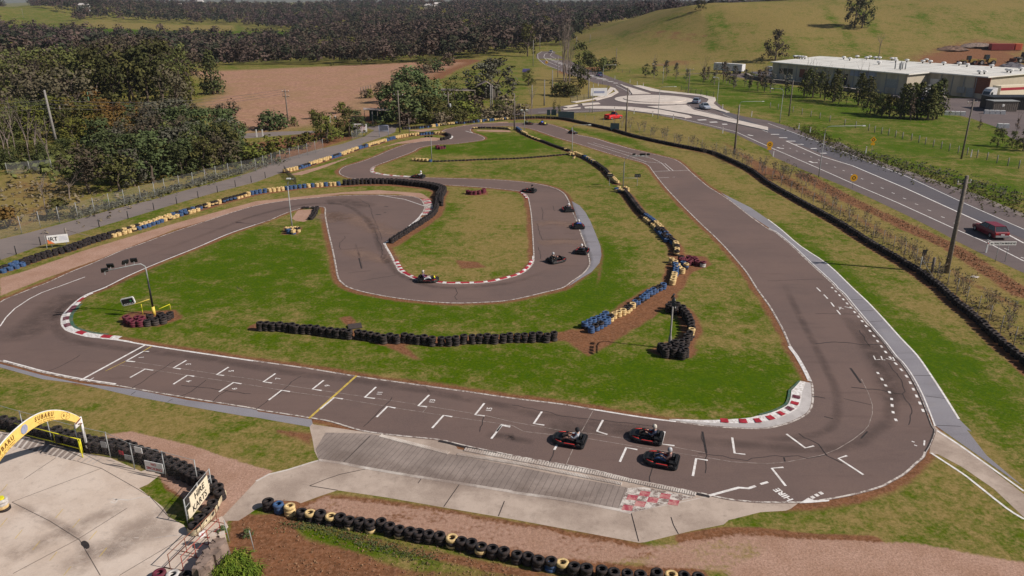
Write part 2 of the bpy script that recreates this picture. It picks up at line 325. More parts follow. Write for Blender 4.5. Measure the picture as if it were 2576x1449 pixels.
DIAG3 = [(1701,643),(1703,630),(1697,618),(1688,608),(1673,592),(1660,577),(1648,565),(1623,547)]
DIAG4 = [(1623,547),(1612,537),(1598,520),(1586,503),(1577,491),(1567,481)]
DIAG5 = [(1552,463),(1541,452),(1532,443),(1523,433),(1506,420),(1488,408),(1473,400),(1458,393),(1445,388)]
DIAG6 = [(1432,381),(1410,374),(1385,365),(1370,359),(1350,352),(1330,344),(1313,334),(1300,325)]
RIGHTW = [(1288,301),(1345,298),(1413,301),(1463,311),(1538,328),(1588,343),(1670,362),(1720,372),(1788,386),(1825,401),(1888,431),(1932,464),(1994,500),(2057,535),(2119,570),(2182,611),(2244,648),(2307,686),(2344,713),(2369,733),(2407,769),(2452,806),(2499,851),(2544,890),(2576,915),(2610,945)]
LEFTW = [(0,684),(50,667),(107,647),(170,630),(225,610),(287,592),(357,572),(425,549),(500,527),(575,506),(644,488),(706,480),(769,472),(856,466)]
BLACKW = [(869,466),(919,463),(981,463),(1031,467),(1081,473),(1109,482),(1101,497),(1099,519),(1091,541),(1056,566),(1019,589),(981,614)]
UPL = [(716,434),(759,424),(799,410),(844,396),(869,387),(906,374),(939,365),(994,349),(1026,343),(1069,339),(1111,338),(1129,343),(1129,349),(1106,354)]
UPT = [(1014,326),(1069,322),(1111,316),(1169,311),(1219,306),(1281,301)]
INT = [(1191,324),(1219,323),(1250,324),(1281,326)]
LOWL = [(1039,405),(1086,407),(1150,405),(1219,402),(1288,400),(1350,396),(1428,389)]
SMALLT = [(763,524),(775,524),(790,524)]; SMALLT2 = [(797,526),(794,535),(788,546),(781,554)]
# ------------------------------------------------------------------ ground sheet
def poly_mask(X, Y, poly, soft=0.):
    P = np.array(poly); x0, y0 = P.min(0) - soft; x1, y1 = P.max(0) + soft
    idx = np.nonzero((X > x0) & (X < x1) & (Y > y0) & (Y < y1))[0]; x, y = X[idx], Y[idx]; ins = np.zeros(len(x), bool); d2 = np.full(len(x), 1e9)
    for a, b in zip(P, np.roll(P, -1, 0)):
        c = ((a[1] > y) != (b[1] > y)); ins ^= c & (x < (b[0] - a[0]) * (y - a[1]) / ((b[1] - a[1]) or 1e-9) + a[0])
        if soft: d2 = np.minimum(d2, seg2(x, y, a, b))
    if soft:
        d = np.sqrt(d2); return idx, np.clip(.5 + np.where(ins, d, -d) / (2 * soft), 0, 1)
    return idx, ins.astype(float)
def seg2(x, y, a, b):
    ab = b - a; L = (ab ** 2).sum() or 1e-9; t = np.clip(((x - a[0]) * ab[0] + (y - a[1]) * ab[1]) / L, 0, 1)
    return (x - a[0] - t * ab[0]) ** 2 + (y - a[1] - t * ab[1]) ** 2
def line_mask(X, Y, line, w, soft):
    P = np.array(line); x0, y0 = P.min(0) - w - soft; x1, y1 = P.max(0) + w + soft
    idx = np.nonzero((X > x0) & (X < x1) & (Y > y0) & (Y < y1))[0]; x, y = X[idx], Y[idx]; d2 = np.full(len(x), 1e9)
    for a, b in zip(P[:-1], P[1:]): d2 = np.minimum(d2, seg2(x, y, a, b))
    return idx, 1 - np.clip((np.sqrt(d2) - w) / soft, 0, 1)
def WT(pts):
    return [tuple(GT(*p)[:2]) for p in pts]
def build_ground():
    az = np.concatenate([np.arange(-180, -44, 8.), np.arange(-40, 40.01, .125), np.arange(44, 180, 8.)]); az = np.radians(az)
    v = np.arange(1480, 14, -2.6); dep = PT - np.arctan((724.5 - v) / F); r = H / np.tan(dep)
    far = r[-1] * 1.07 ** np.arange(1, 14); r = np.concatenate([[.5, 4, 10, 18, 24], r[r > 24.5], far])
    # extra rings where hills rise
    r = np.sort(np.concatenate([r, np.arange(305, 620, 9), np.arange(640, 2100, 35)])); r = r[np.concatenate([[True], np.diff(r) > .02])]
    A, R = np.meshgrid(az, r); X = (R * np.sin(A)).ravel(); Y = (R * np.cos(A)).ravel(); Z = terr(X, Y)
    na, nr = len(az), len(r); i = np.arange(nr - 1)[:, None] * na; j = np.arange(na)[None]; j2 = (j + 1) % na
    fc = np.stack([i + j, i + j2, i + na + j2, i + na + j], -1).reshape(-1, 4)
    C = np.zeros((len(X), 4)); C[:, 0] = .48; C[:, 3] = 0
    def paint(ch, val, mk):
        idx, m = mk; C[idx, ch] = C[idx, ch] * (1 - m) + val * m
    def P(ch, val, pts, soft=1.5, ter=False): paint(ch, val, poly_mask(X, Y, WT(pts) if ter else W(pts), soft))
    def L(ch, val, pts, w, soft, world=False): paint(ch, val, line_mask(X, Y, pts if world else W(pts), w, soft))
    # lushness
    rr = np.hypot(X, Y); C[:, 0] = np.where(rr > 300, np.where(X > 40, .30 + .2 * np.sin(X / 31) * np.sin(Y / 23 + X / 50), .5), C[:, 0])
    P(0, .74, [(217,743),(575,589),(810,525),(850,700),(1144,763),(1420,724),(1480,640),(1500,560),(1560,640),(1690,760),(1900,800),(2030,950),(1960,1060),(1500,1020),(900,940),(300,850),(170,800)], 3)
    P(0, .95, [(1380,740),(1500,690),(1500,600),(1600,640),(1560,740),(1400,820),(1100,800),(860,745),(860,700),(1144,763)], 2.5)
    P(0, .95, [(700,860),(1290,900),(1600,900),(1800,880),(1950,900),(2000,960),(1900,1040),(1600,1020),(1200,960)], 2)
    P(0, .85, [(260,730),(560,610),(760,580),(830,680),(840,760),(560,800),(440,740),(250,800)], 2)
    P(0, .28, [(970,605),(1115,470),(1290,480),(1335,520),(1340,650),(1250,700),(1100,700),(1000,660)], 2); P(0, .8, [(990,590),(1060,560),(1120,500),(1180,520),(1120,610),(1030,650)], 2)
    P(0, .58, [(1690,740),(1660,620),(1560,470),(1440,390),(1620,420),(1760,560),(1900,730),(1960,860),(1900,900),(1760,880)], 2)
    P(0, .95, [(1850,500),(2040,610),(2300,800),(2480,930),(2576,1010),(2576,1160),(2420,1070),(2250,860),(2100,690),(1950,560)], 1.2)
    P(0, .45, [(2270,690),(2576,930),(2576,1010),(2330,790)], 1)
    P(0, .95, [(1400,320),(1480,320),(1700,380),(1900,470),(1850,500),(1700,400),(1550,355)], 2); P(0, .25, [(1600,350),(1780,395),(1900,470),(1990,560),(1850,500),(1760,440)], 2)
    P(0, .9, [(1190,330),(1390,345),(1430,380),(1250,395),(1120,390),(1060,375)], 2); P(0, .6, [(950,420),(1050,400),(1420,392),(1560,480),(1500,490),(1350,455),(1100,440)], 2)
    P(0, .15, [(1330,300),(1600,290),(1900,390),(2200,520),(2576,740),(2576,900),(2200,620),(1900,440),(1600,345)], 2)
    P(0, .25, [(0,925),(200,965),(560,1040),(770,1100),(790,1150),(640,1180),(480,1130),(270,1090),(0,1040)], 1.5); P(0, .6, [(0,930),(120,960),(180,1010),(100,1040),(0,1030)], 1.5)
    P(0, .52, [(2050,1290),(2260,1230),(2345,1150),(2576,1310),(2576,1449),(2300,1400),(1900,1330)], 1); P(0, .3, [(2100,1290),(2300,1240),(2400,1280),(2300,1350),(2050,1330)], 1)
    P(0, .35, [(0,760),(300,632),(640,520),(900,490),(860,468),(640,490),(200,640),(0,710)], 1.5)
    P(0, .6, [(1060,375),(870,440),(1000,455),(860,465),(700,480),(740,430),(1000,350)], 2)
    P(0, .75, [(1900,300),(2576,560),(2576,640),(2400,520),(2130,380),(1930,290),(1660,205),(1790,190),(2100,230),(2576,330),(2576,440),(2576,560)], 2)
    P(0, .8, [(1660,195),(1780,190),(2000,225),(2150,260),(2400,310),(2380,330),(2100,290),(1830,270)], 2)
    P(0, .6, [(1110,260),(1130,200),(1250,160),(1340,138),(1350,170),(1380,260),(1290,280),(1150,290)], 3)
    P(0, .10, [(1290,300),(1330,240),(1350,170),(1420,180),(1540,215),(1550,240),(1450,262),(1350,285)], 3)
    P(0, .55, [(720,1310),(900,1330),(1150,1390),(1330,1449),(1100,1449),(900,1400),(740,1350)], .6); P(0, .9, [(724,1325),(760,1315),(860,1345),(960,1375),(1100,1400),(1100,1415),(960,1395),(800,1365)], .4)
    P(0, .55, [(352,1228),(400,1190),(480,1260),(500,1300),(440,1340),(420,1300)], .4); P(0, .35, [(0,505),(110,470),(190,460),(190,520),(0,600)], 4)
    P(0, .8, [(645,81),(910,83),(1010,87),(1160,92),(1160,91),(1000,80),(850,72)], 10, True)
    # hill: tracks and pale patch
    for ln in ([(2075,20),(2100,60),(2135,95),(2140,125)], [(2150,10),(2190,55),(2200,90)], [(1785,35),(1790,60),(1800,90),(1785,130)], [(1810,30),(1815,60),(1850,100)], [(2450,70),(2500,95),(2560,95)], [(2290,10),(2340,60),(2330,95)]): paint(0, .62, line_mask(X, Y, WT(ln), .6, 4))
    P(1, .55, [(1620,160),(1700,150),(1780,152),(1740,164),(1640,168)], 5, True)
    for ln in ([(1590,85),(1650,80),(1720,85),(1770,90)], [(1640,92),(1700,95),(1760,108)]): paint(1, .5, line_mask(X, Y, WT(ln), 1, 4))
    # far fields
    for pl, val in (([(0,92-75),(20,14),(60,12),(100,22),(175,38),(192,47),(185,62),(150,68),(0,69)], .62), ([(0,67),(150,67),(210,69),(275,72),(390,77),(500,80),(750,82),(740,90),(720,108),(645,108),(480,101),(380,95),(290,96),(200,78),(60,80),(0,78)], 1.6), ([(205,62),(260,50),(330,58),(500,63),(605,65),(610,75),(400,77),(210,69)], .2), ([(600,66),(612,75),(600,78)], 1.2)): P(0, val, pl, 8, True)
    P(3, 1.0, [(452,181),(620,176),(800,168),(1140,150),(1085,170),(1020,195),(970,225),(900,285),(820,310),(700,330),(590,335),(560,300),(500,262),(560,235),(540,200)], 4, True)
    P(0, .0, [(0,440),(60,432),(190,455),(210,520),(140,560),(0,590)], 2); P(1, .5, [(0,450),(60,442),(190,470),(200,520),(140,560),(0,590)], 3); P(1, .35, [(0,470),(110,465),(180,480),(160,510),(0,520)], 3)
    P(1, .8, [(600,345),(720,335),(850,320),(960,310),(960,280),(1020,250),(940,240),(900,290),(780,330)], 3); P(1, .9, [(610,365),(800,330),(900,345),(700,410),(620,430)], 2)
    L(3, .8, [(1130,158),(1060,180),(1010,205),(960,245),(930,280)], 5, 4); L(1, .95, [(1150,152),(1080,176),(1040,195)], 8, 6); P(1, .6, [(1800,345),(1990,440),(2200,560),(2576,770),(2576,800),(2300,640),(2100,530),(1900,440)], 1.5)
    L(1, .75, [(2020,440),(2130,500),(2260,560),(2390,620),(2500,690),(2576,740)], .8, 1.2)
    P(1, .9, [(2380,180),(2576,190),(2576,110),(2480,98),(2400,112),(2350,125),(2280,145)], 12, True); P(1, .7, [(1430,170),(1510,168),(1560,172),(1420,190),(1390,180)], 3)
    # gravel and sand
    P(2, 1, [(0,700),(50,686),(225,626),(425,566),(644,506),(860,484),(950,478),(1060,486),(1080,500),(1090,515),(1080,530),(1070,500),(1000,488),(860,488),(644,520),(440,577),(235,657),(100,705),(0,745)], .7)
    P(2, 1, [(725,440),(800,420),(906,386),(1000,358),(1080,344),(1126,350),(1100,354),(1000,362),(912,384),(820,420),(760,440)], .8); P(2, .9, [(1020,328),(1111,322),(1200,311),(1281,305),(1281,308),(1139,319),(1060,332)], .6); P(2, .9, [(1195,326),(1281,328),(1290,333),(1200,330)], .5)
    P(2, 1, [(734,550),(749,529),(790,526),(776,552),(765,558),(745,556)], .3)
    P(2, 1, [(260,1095),(330,1085),(480,1120),(640,1172),(690,1185),(600,1260),(560,1330),(420,1220),(340,1130)], .6)
    P(1, .7, [(690,1290),(820,1236),(1100,1270),(1600,1362),(1700,1400),(1400,1400),(1000,1330),(740,1290)], .4); P(2, .56, [(700,1290),(820,1236),(1100,1270),(1600,1362),(1700,1350),(1850,1330),(2100,1350),(2330,1375),(2576,1420),(2576,1460),(1900,1460),(1400,1420),(1000,1340),(760,1290)], .6)
    P(2, 1, [(2000,1380),(2300,1375),(2576,1420),(2576,1460),(1860,1460)], .8); L(1, .9, [(1720,1356),(1830,1340),(1950,1345),(2070,1360),(2200,1362)], .25, .5); P(1, .85, [(860,1250),(1700,1390),(1600,1410),(1000,1300)], .5)
    P(1, 1.1, [(590,1300),(700,1295),(900,1350),(1400,1449),(560,1460)], .4); P(1, .3, [(724,1325),(780,1318),(1000,1375),(1290,1449),(1050,1449),(760,1360)], .4)
    P(1, 1, [(400,1190),(440,1215),(490,1250),(480,1270),(420,1230)], .3)
    # worn soil along kerbs and tyre walls
    for pts, w, s in ((MID, .35, 1.), (HOOK[3:18], .3, 1.1), (DIAG + DIAG2, .45, 1.3), (DIAG3 + DIAG4, .3, 1.2), (DIAG5 + DIAG6, .2, 1.), (RIGHTW, .35, 1.1), (BLACKW, .5, 1.2), (UPL, .3, .8), (LOWL, .15, .5), (LEFTW, .4, .9), (FRONT, .2, .6)):
        L(1, 1.0, [(a, b + 12) for a, b in pts] if pts in (MID, HOOK[3:18]) else pts, w, s)
    L(1, .72, WO + WO[:1], .25, .9, True); L(1, .72, WI + WI[:1], .25, .9, True)
    for pl in ([(1405,840),(1440,828),(1480,850),(1560,810),(1680,735),(1700,745),(1640,800),(1560,850),(1510,880),(1480,895),(1440,870)], [(300,800),(330,785),(440,780),(460,800),(400,820),(310,825)], [(1630,880),(1680,865),(1755,880),(1740,900),(1680,905)], [(1690,640),(1775,645),(1790,665),(1730,690),(1690,760),(1680,700)], [(715,570),(760,572),(750,590),(710,590)], [(1170,488),(1225,480),(1225,490),(1180,492)], [(855,800),(880,796),(905,820),(890,828),(868,815)], [(960,855),(1010,860),(1060,905),(1040,905),(980,875)], [(700,1085),(790,1090),(780,1120),(740,1100)], [(1150,655),(1200,660),(1220,672),(1160,675)]): P(1, 1.05, pl, .6)
    P(1, .75, [(1500,600),(1512,610),(1520,640),(1512,700),(1500,720),(1506,650)], .5)
    me = bpy.data.meshes.new('ground'); me.vertices.add(len(X)); me.vertices.foreach_set('co', np.stack([X, Y, Z], -1).ravel())
    nf = len(fc); me.loops.add(nf * 4); me.loops.foreach_set('vertex_index', fc[:, ::-1].ravel()); me.polygons.add(nf)
    me.polygons.foreach_set('loop_start', np.arange(nf) * 4); me.polygons.foreach_set('use_smooth', np.ones(nf, bool)); me.update(calc_edges=True)
    a = me.color_attributes.new('cover', 'FLOAT_COLOR', 'POINT'); a.data.foreach_set('color', C.ravel()); me.materials.append(ground_mat()); me.validate()
    return tag(link('ground', me), kind='structure')
build_ground()
# ------------------------------------------------------------------ paved sheets
sheet('race_track', [[WO, WI]], .012, 'track_asphalt')
sheet('run_off_strip', [[W(q(3,2, 1690,1390, 1600,1230, 1530,1060, 1440,890, 1280,690, 1060,420, 850,170, 690,0) + q(3,1, 420,1190, 80,890) + q(2,1, 2380,710, 2100,490, 2200,540, 2400,640) + q(3,1, 0,760, 130,860, 330,1030, 600,1210, 850,1448) + q(3,2, 1000,140, 1160,310, 1330,500, 1500,680, 1640,880, 1790,1110, 1920,1320, 2050,1448) + q(3,3, 2000,-20, 2200,240, 2576,560), 1)],
 [W(q(2,1, 600,575, 680,620, 740,690, 790,780, 840,900, 890,1030, 900,1120, 880,1200, 800,1290, 700,1350, 560,1440, 620,1385, 720,1310, 785,1235, 795,1170, 750,1030, 700,900, 650,740))],
 [W(q(0,2, 0,765, 430,880, 805,960, 1330,1020, 1890,1130, 2576,1225) + q(1,2, 20,1245, 560,1325, 570,1365, 540,1400, 250,1350, 0,1305) + q(0,2, 2450,1290, 1900,1195, 1330,1090, 800,965, 430,920, 0,800) + [(-20,935),(-20,915)])],
 [W(q(2,2, 2420,1405, 2576,1385) + q(3,2, 150,1350, 300,1290, 380,1220, 420,1140, 440,1080, 430,1180, 390,1260, 280,1330, 120,1380, 0,1405) + q(2,2, 2400,1420))]], .006, 'patch_grey')
sheet('run_off_lane', [[W([(2347,1068),(2362,1082),(2440,1135),(2508,1192),(2600,1262),(2640,1330),(2576,1302),(2500,1230),(2420,1175),(2360,1143),(2338,1141)])]], .008, 'lane_concrete')
LANE = [W(q(1,3, 550,1) + [(776,1060),(790,1068)] + q(1,3, 1070,0, 1450,50, 1840,90, 2000,125, 2030,175, 2576,262) + q(2,3, 420,325, 1200,490, 1990,648, 2400,715, 2576,722) + q(3,3, 300,722, 230,775, 180,795) + q(2,3, 2500,810, 2180,890, 2130,935, 1800,1000, 1340,1112, 1280,1118, 0,880) + q(1,3, 2576,880, 1900,765, 1300,660, 820,590, 640,650, 450,720, 400,700, 200,690, 0,780) + [(624,1295),(600,1310),(565,1310),(560,1300)] + q(1,3, 0,500, 130,430, 320,385, 560,310, 632,286, 590,200, 565,60))]
sheet('pit_lane', [LANE], .004, 'lane_concrete')
sheet('grooved_apron', [[W(q(1,3, 700,10, 1150,20, 1500,95, 1980,230, 2100,255, 2576,340) + q(2,3, 400,425, 1000,530, 1165,565, 1060,790, 0,615) + q(1,3, 2440,580, 2000,510, 1500,430, 1130,370, 870,320, 632,286, 600,180))]], .008, 'grooved_concrete')
sheet('hire_yard', [[W(q(0,3, -500,-150, 0,0, 160,20, 560,100, 830,210, 1100,260, 1280,340, 1420,400, 1480,380, 1620,430, 1490,530, 1400,570, 1515,660, 1640,760, 1700,860, 1850,940, 1900,1030, 2235,850, 2300,960, 2150,1100, 2120,1180, 2020,1300, 1900,1500, -500,1700))]], .010, 'yard_concrete')
sheet('yard_ramp', [[W(q(0,3, -400,-100, 0,20, 160,25, 560,100, 840,212, 720,290, 300,185, 0,120, -400,60))]], .0135, 'grooved_concrete')
b = MB(); YB = [q(0,3, 120,710, 1020,370), q(0,3, 160,150, 780,300, 1020,370, 1370,570, 1515,660, 1700,860), q(0,3, 120,710, 500,900, 800,1090, 900,1260, 1010,1449), q(0,3, 130,1430, 790,1080, 1280,770), q(0,3, 240,480, 560,265), q(0,3, 1200,1449, 1870,1050)]
for l in YB: strip_geo(b, W(l), .03, .0137)
for k in range(10):
    x0 = 520 + 66 * 0; a = (200 + k * 62, 90 + k * 14)
tag(b.build('yard_joints', 'crack_tar'), kind='structure')
b = MB()
for k in range(20):
    u = -60 + k * 52; strip_geo(b, W(q(0,3, u + 95, 8 + k * 13.5, u, 148 + k * 9.5)), .13, .0145)
for l in (q(0,3, 1345,1068, 1395,1068), q(0,3, 1550,1070, 1700,1052, 1870,1035), q(0,3, 1110,710, 1180,680, 1290,690, 1400,665, 1510,655), q(0,3, 1105,690, 1140,672, 1180,690, 1160,718, 1120,716)): strip_geo(b, W(l), .09, .0145)
tag(b.build('yard_stripes', 'kerb_worn'), kind='structure')
b = MB()
for x, y in ((0,620),(0,960),(150,1080),(330,1190),(500,1300),(640,1449),(560,870),(730,970),(900,1090),(1000,1260)): strip_geo(b, W(q(0,3, x, y, x + 75, y - 90)), .03, .0143)
tag(b.build('yard_tick_marks', 'line_yellow'), kind='structure')
sheet('oil_patch', [[W(q(0,3, 820,1110, 850,1098, 890,1120, 902,1165, 870,1186, 840,1160, 815,1140), 3, True)]], .0142, 'crack_tar')
# access road and level crossing road
sheet('access_road', [[W(q(0,1, -200,1240, 0,1170, 660,935, 1000,835, 1290,750, 1780,600, 2185,485, 2576,385) + q(1,1, 230,300, 500,210, 1000,60, 1100,20) + q(1,0, 1060,1448, 1300,1370, 1400,1330, 1410,1290, 1480,1262, 1440,1248, 1110,1275, 1120,1290, 1190,1310, 1100,1370, 980,1410, 870,1448) + q(1,1, 600,60, 250,160, 0,265) + q(0,1, 2576,270, 2300,355, 1800,485, 1550,558, 1170,650, 920,720, 630,800, 300,890, 0,960, -200,1010))],
 [W([(590,337),(700,331),(790,329),(800,334),(720,340),(650,346),(590,350)])]], .005, 'lane_asphalt')
# highway
HW = W(q(2,0, 0,1160, 250,1150, 780,1130, 1100,1110, 1420,1150, 1700,1205, 2000,1280, 2250,1350) + [(1932,377),(1944,394)] + q(3,1, 350,260, 700,400, 1000,530, 1400,720, 1700,870, 1900,980, 2200,1130, 2576,1300) + [(2640,730),(2640,585)] + q(3,1, 2576,740, 2350,650, 2100,540, 1800,440, 1500,340, 1200,240, 900,110, 720,0) + [(2057,350),(2007,325),(1932,303)]
 + q(2,0, 2350,1175, 2180,1130, 2050,1020, 2000,985, 1900,955, 1600,930, 1450,912, 1300,878, 1200,850, 1030,790, 900,740, 770,700, 600,620, 500,570, 430,540, 440,512, 490,505, 480,500, 420,500, 300,515, 250,540, 245,580, 280,620, 380,670, 500,720, 700,790, 850,840, 980,862, 1060,900, 1070,930, 1000,970, 850,1010, 700,1040, 480,1070, 250,1090, 0,1110))
sheet('highway', [[HW]], .005, 'road_asphalt')
sheet('highway_far_lanes', [[W(q(2,0, 2576,1290, 2200,1140, 1980,1075) + [(1783,262)] + q(2,0, 2100,1130, 2576,1330) + q(3,1, 620,130, 1330,430, 1930,690, 2576,960) + [(2640,700),(2640,640)] + q(3,1, 2576,860, 2000,600, 1400,310, 850,120, 560,0) + [(2050,352),(1975,325)])]], .009, 'road_dark')
KO = .14
ISL = [q(2,0, 730,1080, 850,1070, 1200,1080, 1500,1110, 1780,1165, 1810,1182, 1740,1190, 1500,1155, 1100,1105, 730,1095), q(2,0, 1350,1075, 1750,1058, 1830,1110, 2000,1150, 2576,1285, 2576,1318, 2200,1235, 1900,1170), q(2,0, 1080,850, 1200,885, 1395,945, 1210,950, 1180,905),
 q(2,0, 510,1075, 655,1054, 665,1062, 560,1085), q(2,0, 700,1045, 870,1035, 888,1048, 710,1062), q(2,0, 510,1098, 690,1085, 690,1093, 520,1106)]
ISL2 = [q(2,0, 1215,865, 1290,862, 1500,912, 1900,955, 2045,985, 2052,1010, 2025,1042, 2100,1100, 2190,1130, 2150,1134, 2000,1092, 1925,1055, 1962,1030, 1978,1000, 1900,972, 1600,942, 1400,922), q(2,0, 590,1030, 800,1000, 930,950, 975,900, 990,878, 1035,890, 1072,930, 1000,972, 850,1012, 830,1003, 960,960, 1040,925, 1020,905, 1000,925, 960,955, 820,1005, 640,1036)]
b = MB()
for i, pl in enumerate(ISL + ISL2):
    w = W(pl); n = len(w); tr = tessellate_polygon([[Vector((x, y, 0)) for x, y in w]]); b.add([(x, y, KO) for x, y in w], tr); b.add([(x, y, KO) for x, y in w] + [(x, y, 0) for x, y in w], [(k, (k + 1) % n, n + (k + 1) % n, n + k) for k in range(n)])
tag(b.build('traffic_island_kerbs', 'island_concrete'), kind='structure')
rc = G(1646, 251); cpts = [(math.cos(a * math.pi / 24), math.sin(a * math.pi / 24)) for a in range(48)]
b = MB(); b.lathe([(10.8, .0), (10.8, .10), (8.3, .20), (8.3, .34), (7.9, .36), (.01, .62)], 48, (rc.x, rc.y, 0)); tag(b.build('roundabout_island', 'island_concrete'), kind='structure')
sheet('factory_drive', [[W(q(2,0, 1380,800, 1450,775, 1600,757, 1730,750, 1900,740, 2100,742, 2330,735, 2340,790, 2576,835) + q(3,0, 900,900, 1280,985, 1500,1000, 1760,1050, 1780,1130, 2040,1190, 2300,1280, 2430,1380, 2576,1440) + [(2640,385),(2640,255)] + q(3,0, 2576,1000, 2200,980, 1780,990, 1200,900, 900,870, 0,745) + q(2,0, 2380,740, 2330,740, 1850,738, 1600,757, 1530,780, 1500,800, 1560,830, 1650,860, 1740,900, 1700,905, 1500,860, 1390,820))]], .006, 'road_asphalt')
sheet('highway_shoulder', [[W(q(3,1, 560,-10, 700,80, 1000,190, 1400,350, 1930,590, 2576,880) + [(2650,655),(2650,560)] + q(3,1, 2576,700, 2350,610, 2100,505, 1800,405, 1500,300, 1200,205, 900,80, 720,-20))]], .0045, 'lane_asphalt')
# ------------------------------------------------------------------ painted lines
b = MB()
def edge(a, c, loop, w=.13, off=0, mi=0, z=.016, mb=None): strip_geo(mb or b, part(loop, a, c), w, z, mi, off=off)
strip_geo(b, WO, .12, .0165, 0, True, off=.10); strip_geo(b, WI, .12, .0165, 0, True, off=-.10)
tag(b.build('track_edge_line', 'worn_line'), kind='structure')
b = MB()
edge((0,910), (285,970), WO, .13, .25); edge((440,535), (82,724), WI[::-1], .01, 0)
edge((250,851), (640,906), WI, .16, -.12, z=.0175); edge((644,566), (217,743), WI, .13, -.12, z=.0175); edge((1500,1030), (1700,1059), WI, .14, -.1, z=.0175)
edge((2347,1071), (1932,574), WO, .09, -.12, z=.0175); edge((1600,376), (1423,325), WO, .09, .12, z=.0175)
for l in (q(3,1, 0,760, 130,860, 330,1030, 600,1210, 850,1448) + q(3,2, 1000,140, 1160,310, 1330,500, 1500,680, 1640,880, 1790,1110, 1920,1320), q(3,3, 1700,-10, 1960,160, 2576,600), q(3,3, 1640,215, 1940,410, 2060,500, 2400,770, 2576,880)): strip_geo(b, W(l, 3), .14, .0125)
for l, w in ((q(0,2, 0,390, 60,300, 150,210, 300,110, 420,50, 570,-5) + q(0,1, 570,1445, 855,1340), .10), (q(0,2, 1470,572, 805,935), .17), (q(0,2, 945,905, 880,945), .07), (q(1,1, 1230,515, 1500,560, 1700,628), .10),
 (q(2,1, 820,-10, 1170,90, 1420,150, 1500,190, 1585,270), .08), (q(2,1, 760,-10, 1100,95, 1350,180, 1450,190, 1540,200, 1622,270), .08), (q(2,1, 1420,278, 1790,266), .08), (q(2,1, 1475,342, 1580,338), .08), (q(2,1, 1620,335, 1640,333), .08), (q(2,1, 1830,330, 1868,328), .07), (q(2,3, 1985,645, 2280,565, 2380,572, 2450,548), .17), (q(2,3, 2500,530, 2576,508), .16), (q(1,0, 2105,1318, 2185,1340), .14)): strip_geo(b, W(l), w, .018)
SLOTS = [q(0,2, 1270,738, 1360,746), q(0,2, 1500,643, 1445,640, 1270,738), q(0,2, 1875,732, 1745,808, 1820,818), q(0,2, 2300,800, 2180,876, 2255,885), q(0,2, 1310,905, 1460,820, 1543,832), q(0,2, 1745,972, 1885,882, 1955,893), q(0,2, 2205,1048, 2350,955, 2430,968),
 q(1,2, 195,865, 75,948, 160,960), q(1,2, 682,932, 568,1022, 660,1035), q(1,2, 1208,1000, 1095,1104, 1197,1115), q(1,2, 1743,1080, 1632,1190, 1722,1200), q(1,2, 2298,1163, 2205,1280, 2302,1291), q(1,2, 128,1132, 258,1033, 343,1047), q(1,2, 645,1225, 785,1108, 875,1120), q(1,2, 1215,1302, 1322,1196, 1403,1212), q(1,2, 1773,1413, 1888,1285, 1975,1300), q(2,2, -155,1448, -105,1380, -18,1395),
 q(2,2, 300,1248, 220,1368, 325,1384), q(2,2, 915,1333, 855,1445, 960,1478), q(2,3, 425,185, 462,120), q(2,3, 1085,305, 1150,162, 1262,183), q(2,3, 1535,0, 1503,125, 1635,143), q(2,3, 1820,448, 1853,272, 1970,290), q(2,3, 2215,60, 2240,218, 2348,230), q(2,3, -208,72, -105,-60, -18,-45), q(3,3, 185,25, 375,165, 462,145), q(3,3, 795,243, 708,270, 960,435), q(3,3, 155,360, 38,370, 178,548)]
for l in SLOTS: strip_geo(b, W(l), .135, .0185)
def dash(pts, n, frac, w, z=.018, bb=None):
    L = resample(W(pts, 3), .1); k = len(L) / n
    for i in range(n):
        s = L[int(i * k):max(int(i * k) + 2, int((i + frac) * k))]
        if len(s) > 1: strip_geo(bb or b, s, w, z)
dash(q(3,2, 640,-5, 760,120, 900,280, 1060,480, 1200,670, 1300,780, 1400,900, 1480,1060, 1540,1190, 1580,1290), 24, .5, .16); dash(q(3,2, 490,0, 600,110, 680,210, 760,310), 4, .62, .12); dash(q(3,2, 1100,850, 1200,1010, 1240,1100, 1250,1200, 1270,1300, 1330,1400), 8, .45, .17)
for l in (q(3,2, 710,195, 760,215), q(3,2, 735,195, 720,218), q(3,2, 770,190, 850,212), q(3,2, 1062,685, 1080,725, 1130,722), q(3,2, 1138,690, 1150,725, 1180,728), q(3,2, 1255,700, 1275,735, 1185,712), q(3,3, 1445,98, 1475,108), q(3,3, 1575,90, 1570,140), q(3,3, 1470,135, 1500,145)): strip_geo(b, W(l), .09, .018)
for i in range(4):
    u = 540 - i * 42; strip_geo(b, W(q(3,3, u, 615 + i * 19, u - 38, 632 + i * 19)) if 0 else W(q(3,3, u - 22, 608 + i * 22, u + 8, 632 + i * 20)), .22, .018)
sh = W(q(3,3, 315,722, 405,668, 445,682, 470,695, 620,688, 610,702, 450,716)); b.add([(x, y, .0178) for x, y in sh], tessellate_polygon([[Vector((x, y, 0)) for x, y in sh]]))
tag(b.build('track_markings', 'line_white'), kind='structure')
b = MB()
for l, w in ((q(0,2, 1530,588, 1440,640), .1), (q(0,2, 1260,742, 1060,840), .06), (q(1,2, 1012,885, 535,1315), .17)): strip_geo(b, W(l), w, .0177)
strip_geo(b, W(q(0,3, 60,0, 61,1)), .02, .0177); tag(b.build('start_line', 'line_yellow'), kind='structure')
b = MB()
